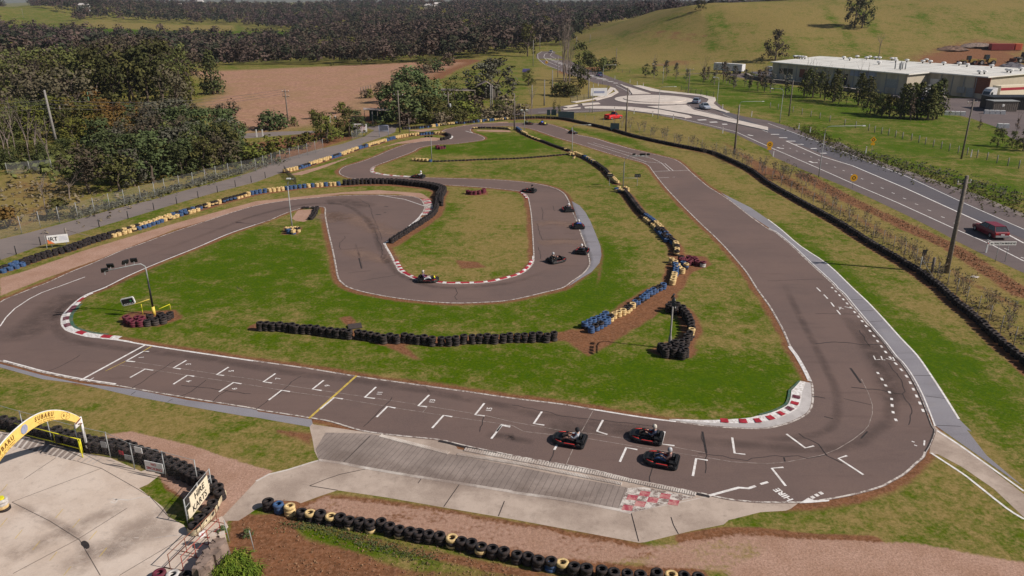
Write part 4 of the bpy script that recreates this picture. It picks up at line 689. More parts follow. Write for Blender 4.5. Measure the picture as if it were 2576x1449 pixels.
def leaves(b, c, n, r, s, flat=1., up=0.):
    for _ in range(n):
        d = Vector((random.gauss(0, 1), random.gauss(0, 1), random.gauss(0, 1))).normalized() * (random.random() ** .4) * r; d.z *= flat; p = Vector(c) + d
        nr = (d.normalized() * 1.0 + Vector((random.gauss(0, .42), random.gauss(0, .42), random.gauss(0, .5) + up + .35))).normalized()
        a = nr.orthogonal().normalized(); a = Matrix.Rotation(random.uniform(0, 6.28), 3, nr) @ a; e = nr.cross(a); k = s * random.uniform(.6, 1.4)
        b.add([p + a * k, p + e * k * .7, p - a * k * random.uniform(.7, 1), p - e * k * .7], [(0, 1, 2, 3)])
def limb(b, p, d, L, r, depth, tips, spread=.7):
    q_ = p + d * L * .5 + Vector((random.gauss(0, .05), random.gauss(0, .05), 0)) * L; e = p + d * L
    b.tube([p, q_, e], [r, r * .8, r * .55], 5, caps=False); tips.append(e)
    if depth:
        for _ in range(random.choice((2, 3))):
            nd = (d + Vector((random.gauss(0, spread), random.gauss(0, spread), random.gauss(.1, .25)))).normalized(); limb(b, q_.lerp(e, random.uniform(.3, 1)), nd, L * random.uniform(.55, .8), r * .5, depth - 1, tips, spread)
def tree_proto(kind, seed):
    """unit height tree: returns (trunk mesh, crown mesh or None)"""
    random.seed(seed); tb, cb, tips = MB(), MB(), []; V = Vector
    if kind in ('gum', 'olive'):
        limb(tb, V((0, 0, 0)), V((random.gauss(0, .06), random.gauss(0, .06), 1)).normalized(), .45, .022, 2, tips, .55)
        for _ in range(27):
            a = random.uniform(0, 6.28); rr = random.uniform(.05, .36); z = random.uniform(.34, .95) - rr * .3; leaves(cb, (rr * math.cos(a), rr * math.sin(a), z), 27, random.uniform(.09, .14), .026, .75, .3)
    elif kind in ('dense', 'bright'):
        limb(tb, V((0, 0, 0)), V((0, 0, 1)), .35, .03, 1, tips)
        for _ in range(34):
            a = random.uniform(0, 6.28); z = random.uniform(.10, .93); rr = .40 * math.sin(min(1, (1.08 - z) * 1.5) * 1.57) * random.uniform(.35, 1); leaves(cb, (rr * math.cos(a), rr * math.sin(a), z), 34, random.uniform(.10, .15), .029, .8, .35)
    elif kind == 'conifer':
        tb.tube([(0, 0, 0), (.01, 0, .5), (0, .01, .97)], [.03, .02, .004], 6)
        for i in range(34):
            z = .14 + .82 * i / 34; rr = .30 * (1 - z) ** .75 + .03; a = i * 2.4; leaves(cb, (rr * .6 * math.cos(a), rr * .6 * math.sin(a), z), 22, rr * .55 + .02, .028, .45, .2)
    elif kind == 'bare':
        limb(tb, V((0, 0, 0)), V((random.gauss(0, .05), random.gauss(0, .05), 1)).normalized(), .42, .016, 4, tips, .35)
    elif kind == 'poplar':
        for k in range(6):
            a = k * 1.05; limb(tb, V((.02 * math.cos(a), .02 * math.sin(a), .05 * k)), V((.10 * math.cos(a), .10 * math.sin(a), 1)).normalized(), .5, .012, 3, tips, .16)
    elif kind == 'shrub':
        for _ in range(3): limb(tb, V((0, 0, 0)), V((random.gauss(0, .4), random.gauss(0, .4), 1)).normalized(), .5, .02, 1, tips)
        for _ in range(14):
            a = random.uniform(0, 6.28); rr = random.uniform(0, .42); leaves(cb, (rr * math.cos(a), rr * math.sin(a), random.uniform(.2, .78) - rr * .3), 22, .2, .055, .8, .3)
    elif kind == 'sapling':
        limb(tb, V((0, 0, 0)), V((0, 0, 1)), .6, .012, 2, tips, .25)
        for _ in range(14):
            z = random.uniform(.2, .95); rr = random.uniform(0, .14) * (1.15 - z); leaves(cb, (rr * math.cos(_ * 2.4), rr * math.sin(_ * 2.4), z), 14, .09, .03, 1.2, .2)
    elif kind == 'wispy':
        for _ in range(5): limb(tb, V((random.gauss(0, .05), random.gauss(0, .05), 0)), V((random.gauss(0, .18), random.gauss(0, .18), 1)).normalized(), .45, .009, 2, tips, .25)
        for tp in tips[::2]: leaves(cb, tp, 4, .07, .028, 1, .2)
    return tb, cb
PROTO = {}
def proto(kind, leaf, bark, nv=3):
    key = (kind, leaf)
    if key not in PROTO:
        L = []
        for k in range(nv):
            tb, cb = tree_proto(kind, hash(kind) % 1 + k * 17 + len(kind) * 31); a = tb.build('trunk', bark, None, True); c = cb.build('crown', leaf) if cb.v else None
            L.append((a.data, c.data if c else None)); bpy.data.objects.remove(a)
            if c: bpy.data.objects.remove(c)
        PROTO[key] = L
    return random.choice(PROTO[key])
NAMES = dict(gum='gum_tree', olive='eucalyptus_tree', dense='leafy_tree', bright='willow_like_tree', conifer='conifer_tree', bare='bare_tree', poplar='bare_poplar', shrub='shrub', sapling='young_tree', wispy='wispy_shrub')
def tree(u, v, h, kind, leaf, label, cat='tree', group=None, bark='bark_dark', wide=1., world=None):
    p = world or GT(u, v); tm, cm = proto(kind, leaf, bark); r = thing(NAMES[kind], label, cat, p, random.uniform(0, 6.28), group, (h * wide, h * wide, h))
    a = bpy.data.objects.new('trunk', tm); COL.objects.link(a); a.parent = r
    if cm: c = bpy.data.objects.new('crown', cm); COL.objects.link(c); c.parent = r
    return r
random.seed(21)
# single, nameable trees: (u, v foot, height m, kind, leaf, width, label)
TR = [(537,238,13,'conifer','leaf_conifer',.95,'tall dark conifer standing alone at the edge of the brown field'),
 (252,290,16,'dense','leaf_conifer',.9,'dark evergreen at the left end of the tall dark clump'), (292,288,15,'olive','leaf_conifer',1.1,'dark spreading evergreen, second from the left in the tall dark clump'), (335,285,16.5,'olive','leaf_olive',1.1,'olive green tall tree with open crown in the middle of the dark clump'), (378,282,16,'dense','leaf_conifer',.9,'tallest dark evergreen of the clump, right of its middle'), (418,280,17,'dense','leaf_conifer',.95,'dark layered evergreen near the right end of the tall clump'), (448,290,12,'olive','leaf_gum',1.1,'brownish tree at the right foot of the tall dark clump'), (200,275,14,'olive','leaf_olive',1.1,'olive green tall tree left of the dark clump'),
 (1165,160+30,0,'x','',1,'')]
TR = [t_ for t_ in TR if t_[3] != 'x'] + [
 (1008,316,9.5,'bright','leaf_bright',1.3,'large pale green pepper tree, nearest of the clump beside the far road'), (985,300,8.5,'bright','leaf_bright',1.3,'pale green pepper tree at the left side of the clump by the far road'), (1045,303,10.5,'bright','leaf_bright',1.35,'tall pale green pepper tree in the middle of the clump by the far road'), (1080,300,9.5,'bright','leaf_bright',1.2,'pale green pepper tree at the right side of the clump by the far road'), (1035,262,10,'bright','leaf_bright',1.3,'pale green pepper tree at the back of the clump by the far road'),
 (1212,248,10,'dense','leaf_grey',1.3,'broad grey green tree left of its pair behind the wooden shed'), (1250,245,11,'dense','leaf_grey',1.35,'broad grey green tree right of its pair behind the wooden shed'), (1145,253,7,'dense','leaf_olive',1.1,'round dark tree left of the wooden shed'), (1190,250,5.5,'shrub','leaf_olive',1.3,'olive shrub in front of the wooden shed'),
 (1330,215,5,'dense','leaf_olive',1.1,'small round green tree in the far paddock beside the pole'), (1327,142,16,'dense','leaf_olive',.8,'tall gum with airy crown beside the bend of the far road'), (1460,204,13,'dense','leaf_conifer',.75,'dark conical tree beside the bare poplar at the road'), (1478,200,9,'dense','leaf_conifer',.9,'dark rounded tree behind the conical tree at the road'), (1420,216,16,'poplar','leaf_dry',.9,'tall bare poplar standing beside the far road'), (1432,212,12,'poplar','leaf_dry',.7,'shorter bare poplar behind the tall one at the far road'),
 (1515,180,7,'shrub','leaf_olive',1.3,'dark green bushy tree right of the far road below the slope'), (1532,178,6,'shrub','leaf_olive',1.4,'dark bush right of the far road, next to the curved street lamp'), (1625,192,4.5,'dense','leaf_dense',.9,'small round tree in the paddock above the roundabout'), (1486,155,4,'shrub','leaf_olive',1.2,'small green bush on the slope behind the conical tree'),
 (1763,27,9,'dense','leaf_conifer',.8,'lone dark narrow tree near the crest of the grassy hill'), (2150,70,18,'dense','leaf_gum',.72,'large dark tree, left of the pair on the grassy hill'), (2168,71,17,'dense','leaf_conifer',.7,'large dark tree, right of the pair on the grassy hill'), (1950,153,13,'dense','leaf_gum',1.0,'rounded tree at the left end of the factory roof'), (2210,143,9,'bare','leaf_dry',1.2,'leafless grey tree behind the factory roof'),
 (2290,306,6,'sapling','leaf_dry',.9,'thin brown young tree beside the factory drive barriers'), (2508,368,3.5,'dense','leaf_olive',1.0,'round dark bush right of the power pole at the factory drive'), (2545,372,3.2,'dense','leaf_olive',1.0,'small dark bush near the right frame edge below the drive'), (2573,380,4,'dense','leaf_olive',1.,'dark bush cut by the right edge of the picture below the drive'), (2132+330,330,3,'sapling','leaf_dry',1,'thin twiggy sapling on the grass below the white barriers'), (2196+360,332,3.5,'sapling','leaf_dry',1,'thin twiggy sapling left of the round bushes'),
 (1337,296,7,'bare','leaf_dry',1.0,'leafless tree behind the far end of the black tyre wall'), (1394,290,3.5,'sapling','leaf_olive',1.4,'small green tree left of its pair behind the far tyre wall'), (1406,294,3.5,'sapling','leaf_olive',1.4,'small green tree right of its pair behind the far tyre wall'),
 (1397,240,4.6,'shrub','leaf_olive',1.5,'dense green shrub beside the leaning posts of the far verge'), (1420,243,5,'shrub','leaf_olive',1.5,'largest green shrub on the far verge'), (1442,240,4.2,'shrub','leaf_olive',1.4,'green shrub on the right of the far verge'), (1462,222,4,'shrub','leaf_yellow',1.3,'yellow green shrub below the conical tree'), (1437,245,3.,'shrub','leaf_olive',1.4,'low green shrub at the lower edge of the far verge'),
 (705,326,4.2,'shrub','leaf_dense',1.3,'dark green bush beside the power pole at the brown field'), (672,328,4.2,'shrub','leaf_dense',1.6,'dark green bush at the left by the field road'), (684,322,5,'shrub','leaf_dense',1.2,'taller dark green bush at the left by the field road'), (741,318,2.8,'shrub','leaf_olive',1.1,'small round bush right of the power pole at the brown field'),
 (825,358,5.2,'dense','leaf_yellow',1.3,'yellow green bush tree left of the white notice board'), (808,352,5.5,'dense','leaf_olive',1.2,'olive bush tree at the left of the bushes by the notice board'), (880,345,6,'dense','leaf_olive',1.3,'large olive bush tree behind the white notice board'), (900,340,5,'dense','leaf_dense',1.2,'dark bush tree directly behind the white notice board'), (640,412,4.5,'shrub','leaf_yellow',1.3,'yellow green bush by the fence, left of its pair'), (685,400,4.8,'shrub','leaf_yellow',1.3,'yellow green bush by the fence, right of its pair'), (765,372,3.6,'shrub','leaf_yellow',1.4,'low yellow green bush right of the railway line'), (740,376,3,'shrub','leaf_yellow',1.4,'small yellow green bush beside the railway line'),
 (955,228,3.5,'shrub','leaf_dry',1.4,'dry grey shrub near the stock yard'), (930,247,3.2,'shrub','leaf_yellow',1.2,'yellow green shrub at the stock yard'), (921,247,3,'shrub','leaf_dry',1.3,'dull shrub below the stock yard rails'), (862,285,3.5,'shrub','leaf_yellow',1.3,'yellow bush in the lower right of the brown field'), (790,300,3,'shrub','leaf_yellow',1.1,'small yellow bush at the lower edge of the brown field'), (834,166,2,'shrub','leaf_olive',1.2,'small bush at the far edge of the brown field'), (988,157,2.5,'shrub','leaf_olive',1.2,'tiny bush at the far right edge of the brown field'),
 (20,572,3.4,'shrub','leaf_autumn',1.3,'yellow orange bush at the left edge outside the fence'), (150,552,3.2,'shrub','leaf_olive',1.5,'dark tangled bush outside the fence near the earth cutting'), (120,545,5.5,'bare','leaf_dry',1.,'fallen pale bare branches outside the fence'), (175,500,5,'bare','leaf_dry',1.1,'grey leafless tree on the cutting outside the fence'),
 (320,300,5,'shrub','leaf_autumn',1.3,'bright orange bush below the tall dark clump'), (258,283,7,'dense','leaf_yellow',.8,'light green cypress bush beside the green pole'), (482,255,6,'dense','leaf_yellow',1.1,'yellow green bush at the right end of the tall clump'), (520,237,5,'shrub','leaf_dense',1.2,'green bush left of the lone conifer'), (548,236,5.5,'shrub','leaf_dense',1.2,'green bush at the foot of the lone conifer'), (470,228,6.5,'dense','leaf_yellow',1.,'yellow crowned tree at the edge of the brown field')]
for u, v, h, k, lf, wd, lb in TR:
    tree(u, v, h, k, lf, lb, 'shrub' if k == 'shrub' else 'tree', None, 'bark_dark' if k in ('gum', 'olive') else 'twig' if k in ('bare', 'poplar') else 'bark_dark', wd)
def grove(n, poly, hmin, hmax, kinds, label, group, cat='tree', bark='bark_dark', mind=2.5, wide=(1, 1.3)):
    w = WT(poly); xs = [p[0] for p in w]; ys = [p[1] for p in w]; got = []
    for _ in range(n * 60):
        if len(got) >= n: break
        x, y = random.uniform(min(xs), max(xs)), random.uniform(min(ys), max(ys))
        if len(poly_mask(np.array([x]), np.array([y]), w)[0]) == 0 or poly_mask(np.array([x]), np.array([y]), w)[1][0] < .5: continue
        if any(math.hypot(x - a, y - c) < mind for a, c in got): continue
        got.append((x, y))
    for i, (x, y) in enumerate(sorted(got, key=lambda g: g[0] / g[1])):
        k, lf = random.choice(kinds); tree(0, 0, random.uniform(hmin, hmax), k, lf, '%s %s, %s from the left in %s' % (ADJ[lf], 'bare tree' if k == 'bare' else cat, nth(i + 1), label), cat, group, bark, random.uniform(*wide), Vector((x, y, tz(x, y))))
ADJ = dict(leaf_gum='brownish', leaf_olive='olive', leaf_dense='dark green', leaf_conifer='blackish green', leaf_autumn='orange', leaf_yellow='yellow green', leaf_bright='pale green', leaf_dry='grey twiggy', leaf_grey='grey green')
grove(30, [(222,500),(600,425),(590,395),(540,385),(300,430),(200,480)], 5, 7.5, [('dense','leaf_dense'),('dense','leaf_grey'),('dense','leaf_dense'),('olive','leaf_olive'),('olive','leaf_gum')], 'the belt behind the chain link fence', 'trees in the belt behind the fence', mind=2.6)
grove(22, [(330,400),(590,380),(580,340),(480,320),(330,340),(240,400)], 6, 8.5, [('dense','leaf_dense'),('dense','leaf_grey'),('dense','leaf_dense'),('olive','leaf_gum')], 'the second line behind the fence', 'second line of the fence belt', mind=3.4)
grove(13, [(190,390),(340,390),(360,320),(230,310),(180,340)], 5, 8, [('dense','leaf_autumn'),('olive','leaf_autumn'),('dense','leaf_autumn'),('dense','leaf_yellow')], 'the autumn clump by the white pole', 'autumn trees beside the white pole', mind=3.2)
grove(14, [(0,428),(100,424),(180,412),(190,386),(0,386)], 2.6, 3.8, [('dense','leaf_dense'),('dense','leaf_olive'),('olive','leaf_olive')], 'the low thicket before the white pole', 'low thicket before the white pole', mind=3)
grove(16, [(0,370),(110,368),(200,365),(230,350),(120,310),(0,330)], 6, 8, [('dense','leaf_dense'),('olive','leaf_olive'),('dense','leaf_olive'),('dense','leaf_yellow')], 'the thicket around the white pole', 'thicket around the white pole', mind=3.4)
grove(7, [(10,425),(130,425),(125,398),(10,398)], 8, 11, [('bare','leaf_dry')], 'the bare trunks at the left', 'bare trunks at the left edge', bark='bark_pale', mind=3, wide=(.5, .7))
grove(60, [(0,345),(230,320),(240,270),(450,262),(520,230),(440,185),(250,190),(0,200)], 10, 15, [('gum','leaf_gum'),('olive','leaf_gum'),('gum','leaf_olive'),('olive','leaf_gum'),('olive','leaf_olive')], 'the woodland left of the field', 'gum woodland left of the brown field', bark='bark_dark', mind=5)
grove(9, [(980,320),(1290,296),(1285,282),(1120,284),(980,300)], 4, 6, [('shrub','leaf_olive'),('dense','leaf_olive'),('shrub','leaf_yellow'),('shrub','leaf_dry')], 'the hedge behind the far wall', 'hedge behind the far tyre wall', 'shrub', mind=4, wide=(1.2, 1.7)); grove(12, [(1010,322),(1330,296),(1330,289),(1010,312)], 2.5, 4, [('shrub','leaf_olive'),('shrub','leaf_dry')], 'the low far wall hedge', 'low hedge at the far tyre wall', 'shrub', mind=3, wide=(1.3, 1.8))
grove(9, [(930,235),(1110,160),(1130,150),(1150,158),(1100,190),(990,250)], 4, 6, [('shrub','leaf_olive'),('shrub','leaf_dense'),('shrub','leaf_dry')], 'the bushes along the dirt track', 'bushes along the dirt track', 'shrub', mind=5, wide=(1.2, 1.8))
# young trees on the factory embankment
def row(n, a, c, h0, h1, kinds, label, group, cat='tree', wide=(1, 1.2), jit=1., bark='twig'):
    for i in range(n):
        f = (i + .5) / n; u = a[0] + (c[0] - a[0]) * f; v = a[1] + (c[1] - a[1]) * f; p = GT(u, v); p.x += random.uniform(-jit, jit); p.y += random.uniform(-jit, jit); p.z = tz(p.x, p.y)
        k, lf = random.choice(kinds); tree(0, 0, random.uniform(h0, h1), k, lf, '%s %s, %s from the left in %s' % (ADJ[lf], 'young tree' if k == 'sapling' else cat, nth(i + 1), label), cat, group, bark, random.uniform(*wide), p)
row(10, (1640,193), (1930,232), 4.5, 7, [('sapling','leaf_grey'),('sapling','leaf_dry')], 'the upper embankment row', 'upper row of saplings on the embankment', wide=(1.3, 1.8), jit=2)
row(12, (1760,200), (1985,240), 4.5, 7, [('sapling','leaf_grey'),('sapling','leaf_dry')], 'the lower embankment row', 'lower row of saplings on the embankment', wide=(1.3, 1.8), jit=2.5)
row(15, (2000,240), (2170,268), 6.5, 9, [('sapling','leaf_olive'),('conifer','leaf_olive')], 'the left casuarina block', 'left block of casuarinas', wide=(.9, 1.2), jit=2.2); row(6, (2185,285), (2250,296), 4.5, 5.5, [('dense','leaf_olive'),('conifer','leaf_olive')], 'the middle factory-front block', 'middle block of dark trees', wide=(.9, 1.1), jit=1.2)
row(10, (2255,296), (2370,302), 7, 9.5, [('conifer','leaf_conifer'),('conifer','leaf_olive')], 'the right casuarina block', 'right block of casuarinas', wide=(.85, 1.05), jit=1.5)
row(30, (1545,308), (2030,470), 1.6, 2.6, [('wispy','leaf_grey')], 'the far wall-side planting', 'far half of the planting behind the black wall', 'shrub', (1.1, 1.6), .8); row(36, (1965,428), (2590,850), 1.3, 2.0, [('wispy','leaf_grey'),('wispy','leaf_dry')], 'the near wall-side planting', 'near half of the planting behind the black wall', 'shrub', (1, 1.5), .9)
# ditch scrub and long grass, uncountable
def tufts(name, label, n, pts, w, s, leaf, hh=.5, world=False):
    b = MB(); L = resample(W(pts), .25)
    for _ in range(n):
        x, y = random.choice(L); x += random.gauss(0, w); y += random.gauss(0, w); k = random.uniform(.5, 1.3); z0 = tz(x, y)
        leaves(b, (x, y, z0 + hh * .4 * k), 5, hh * .5 * k, s * k, .8, .6)
    tag(b.build(name, leaf), label, 'undergrowth', None, 'stuff')
tufts('ditch_scrub', 'dark scrub filling the ditch right of the highway', 1600, [(2010,318),(2060,345),(2130,385),(2230,415),(2330,445),(2430,475),(2530,515),(2600,545)], 1.7, .11, 'leaf_olive', .38)
tufts('ditch_grass', 'brown grass in the ditch right of the highway', 900, [(2130,378),(2330,425),(2430,455),(2590,510)], 1.6, .10, 'leaf_grey', .3)
tufts('verge_grass', 'rusty long grass along the near side of the highway', 1300, [(2010,432),(2130,498),(2260,560),(2390,622),(2500,690),(2600,750)], .62, .06, 'leaf_rust', .2)
tufts('fence_weeds', 'dry weeds along the black tyre wall', 900, [(1960,444),(2130,549),(2310,655),(2460,768),(2600,880)], .6, .07, 'leaf_dry', .25)
tufts('fence_line_scrub', 'tangled scrub at the foot of the chain link fence', 900, [(190,546),(300,515),(450,475),(600,432),(700,405)], 1.0, .15, 'leaf_grey', .8)
tufts('cutting_scrub', 'low scrub over the railway cutting', 260, [(0,470),(100,470),(190,500),(180,530),(60,540)], 3.5, .2, 'leaf_dry', .6)
tufts('thicket_undergrowth', 'low undergrowth beneath the trees on the left', 1500, [(0,405),(150,405),(300,400),(560,380),(590,400),(380,430),(230,430),(60,395)], 3.5, .4, 'leaf_olive', 1.8)
tufts('front_bank_grass', 'dry tufts on the bank below the near tyre row', 900, [(640,1330),(720,1300),(900,1345),(1100,1400),(1290,1449),(900,1449),(700,1400)], .7, .028, 'leaf_rust', .10)
tufts('front_bank_green_grass', 'green tufts on the bank below the near tyre row', 900, [(724,1322),(760,1318),(860,1345),(960,1378),(1090,1408)], .25, .03, 'leaf_bright', .12)
# ------------------------------------------------------------------ far forest, one mass
def forest():
    T = []
    for k in range(8):
        random.seed(100 + k); b = MB()
        for _ in range(11):
            a = random.uniform(0, 6.28); z = random.uniform(.3, .88); rr = .36 * math.sin(min(1, (1.1 - z) * 1.3) * 1.57) * random.uniform(.2, 1)
            leaves(b, (rr * math.cos(a), rr * math.sin(a), z), 10, .15, .058, .8, .35)
        T.append(np.array(b.v).reshape(-1, 4, 3))
    rng = np.random.default_rng(5); n = 11000; y = 330 + 1420 * rng.random(n) ** 1.35; x = (rng.random(n) * 2 - 1) * .74 * y
    m1 = np.ones(n, bool); r = np.hypot(x, y)
    for pl in ([(452,183),(620,178),(800,170),(1140,152),(1300,140),(1345,128),(1420,128),(1500,150),(1500,330),(540,330)], [(0,60),(0,80),(290,97),(380,98),(480,104),(600,111),(720,111),(750,80),(615,72),(605,63),(450,62),(330,57),(250,48),(200,60)], [(0,17),(20,12),(60,11),(100,20),(175,37),(192,47),(185,64),(100,70),(0,72)], [(480,10),(520,5),(560,14),(550,18),(500,18)], [(375,8),(420,0),(560,0),(470,12)], [(800,4),(860,2),(860,9),(810,11)]):
        idx, m = poly_mask(x, y, WT(pl)); m1[idx[m > .5]] = False
    m1 &= ~((x > 12) & (y < 470)); m1 &= ~((x > 30) & (y < 620) & (x > 30 + (y - 470) * .3)); m1 &= ~((x < -70) & (y < 340) & (x > -140)) 
    x, y = x[m1], y[m1]; n = len(x); z = terr(x, y); r = np.hypot(x, y); h = rng.uniform(9, 15, n) * (1 + .15 * (r > 900)); h = np.where((r < 520) & (x < -40) & (x > -.27 * y - 60), np.minimum(h, 9.5), h); wd = h * rng.uniform(.95, 1.35, n)
    pal = np.array([(.105, .074, .062), (.09, .07, .05), (.06, .062, .038), (.12, .085, .07), (.05, .06, .035), (.10, .07, .068)]); clu = (np.sin(x / 60) + np.sin(y / 90 + x / 140) + rng.normal(0, 1.1, n)); ci = np.clip(((clu + 2.5) / 5 * 6).astype(int), 0, 5); tint = pal[ci] * rng.uniform(.7, 1.3, (n, 1))
    sp = rng.random(n) < .006; tint[sp] = (.16, .15, .03)
    V, Cc = [], []
    for k in range(8):
        ii = np.nonzero(np.arange(n) % 8 == k)[0]; t = T[k].reshape(-1, 3); a = rng.uniform(0, 6.28, len(ii)); ca, sa = np.cos(a)[:, None], np.sin(a)[:, None]
        far = r[ii] > 800
        X = (t[None, :, 0] * ca - t[None, :, 1] * sa) * wd[ii][:, None] + x[ii][:, None]; Y = (t[None, :, 0] * sa + t[None, :, 1] * ca) * wd[ii][:, None] + y[ii][:, None]; Z = t[None, :, 2] * h[ii][:, None] + z[ii][:, None] - .5
        P = np.stack([X, Y, Z], -1); C = np.repeat(tint[ii][:, None], t.shape[0], 1); V.append(P.reshape(-1, 3)); Cc.append(C.reshape(-1, 3))
    V = np.concatenate(V); Cc = np.concatenate(Cc); nf = len(V) // 4; me = bpy.data.meshes.new('forest'); me.vertices.add(len(V)); me.vertices.foreach_set('co', V.ravel()); me.loops.add(len(V)); me.loops.foreach_set('vertex_index', np.arange(len(V)))
    me.polygons.add(nf); me.polygons.foreach_set('loop_start', np.arange(nf) * 4); me.update(calc_edges=True); at = me.color_attributes.new('tint', 'FLOAT_COLOR', 'POINT'); at.data.foreach_set('color', np.concatenate([Cc, np.ones((len(Cc), 1))], 1).ravel()); me.materials.append(forest_mat()); print('forest', n, nf)
    tag(link('forest', me), 'brown and grey green eucalypt forest covering the far slopes', 'forest', None, 'stuff')
forest()
random.seed(33)
# ================================================================== materials for made things
M('black_plastic', (.02, .02, .022), .5, .3, 8); M('kart_red', (.62, .035, .03), .4, .2, 6); M('steel', (.35, .35, .36), .45, .3, 8, metal=.6); M('galv', (.36, .37, .37), .6, .25, 5); M('timber', (.22, .185, .16), .95, .4, 5); M('pole_grey', (.30, .28, .26), .9, .3, 4); M('green_post', (.10, .22, .14), .6, .3, 4)
M('yellow_paint', (.80, .62, .12), .6, .15, 5); M('bright_yellow', (.72, .66, .03), .6, .15, 5); M('glass_dark', (.02, .03, .04), .15, .2, 2, spec=.6); M('seat_black', (.03, .03, .03), .7, .2, 4); M('rim_grey', (.45, .45, .46), .4, .2, 6, metal=.5); M('skin', (.55, .33, .25), .6, .1, 6); M('rust', (.25, .09, .05), .85, .4, 8); M('red_lamp', (.5, .02, .02), .4, .1, 3); M('lamp_clear', (.7, .7, .68), .3, .1, 3); M('black_board', (.018, .018, .02), .5, .2, 5); M('board_white', (.80, .79, .78), .6, .1, 4); M('board_cream', (.80, .70, .52), .6, .12, 5)
M('arch_yellow', (.86, .60, .17), .55, .12, 3); M('text_brown', (.17, .07, .015), .6, .1, 5); M('text_black', (.02, .018, .016), .6, .1, 5); M('text_red', (.55, .04, .06), .6, .1, 5); M('disc_blue', (.33, .36, .50), .5, .2, 6); M('navy_cloth', (.03, .035, .06), .9, .3, 8)
def paint(n, c, r=.35): return M(n, c, r, .08, 2, spec=.5)
def text(s, size, mat, parent, loc, ux, uy, name='lettering', ext=.004, bold=0., align='CENTER', sx=1.):
    cu = bpy.data.curves.new('t', 'FONT'); cu.body = s; cu.size = size; cu.extrude = ext; cu.align_x = align; cu.align_y = 'CENTER'; cu.offset = bold * size; cu.resolution_u = 2; cu.space_line = .8
    to = bpy.data.objects.new('t', cu); COL.objects.link(to); dg = bpy.context.evaluated_depsgraph_get(); me = bpy.data.meshes.new_from_object(to.evaluated_get(dg)); bpy.data.objects.remove(to); me.materials.clear(); me.materials.append(MATS[mat])
    ux, uy = Vector(ux).normalized(), Vector(uy); uy = (uy - ux * uy.dot(ux)).normalized(); nz = ux.cross(uy); R = Matrix((ux * sx, uy, nz)).transposed().to_4x4(); me.transform(Matrix.Translation(Vector(loc)) @ R); return link(name, me, parent)
# ---- painted writing on the track
def ground_text(s, c, d, size, nm='painted_number', z=.0182, bold=.03):
    a, e = G(*c), G(*d); ux = (e - a); uy = Vector((-ux.y, ux.x, 0)); o = text(s, size, 'line_white', None, (a.x, a.y, z), ux, uy, nm, .0005, bold); return tag(o, kind='structure')
for s, x, y, c in (('1',1405,702,0),('3',1880,770,0),('5',2310,838,0),('4',1880,943,0),('6',2342,1017,0),('7',205,915,1),('9',700,986,1),('11',1228,1063,1),('13',1755,1142,1),('15',2328,1226,1)):
    a = q(c, 2, x, y)[0]; ground_text(s, (a[0] + 5, a[1]), (a[0] + 11, a[1] - 13), .52, bold=.012)
ground_text('HIRE', q(3,3,155,635)[0], q(3,3, 60,563)[0], .56, 'painted_word', .0184, .03)
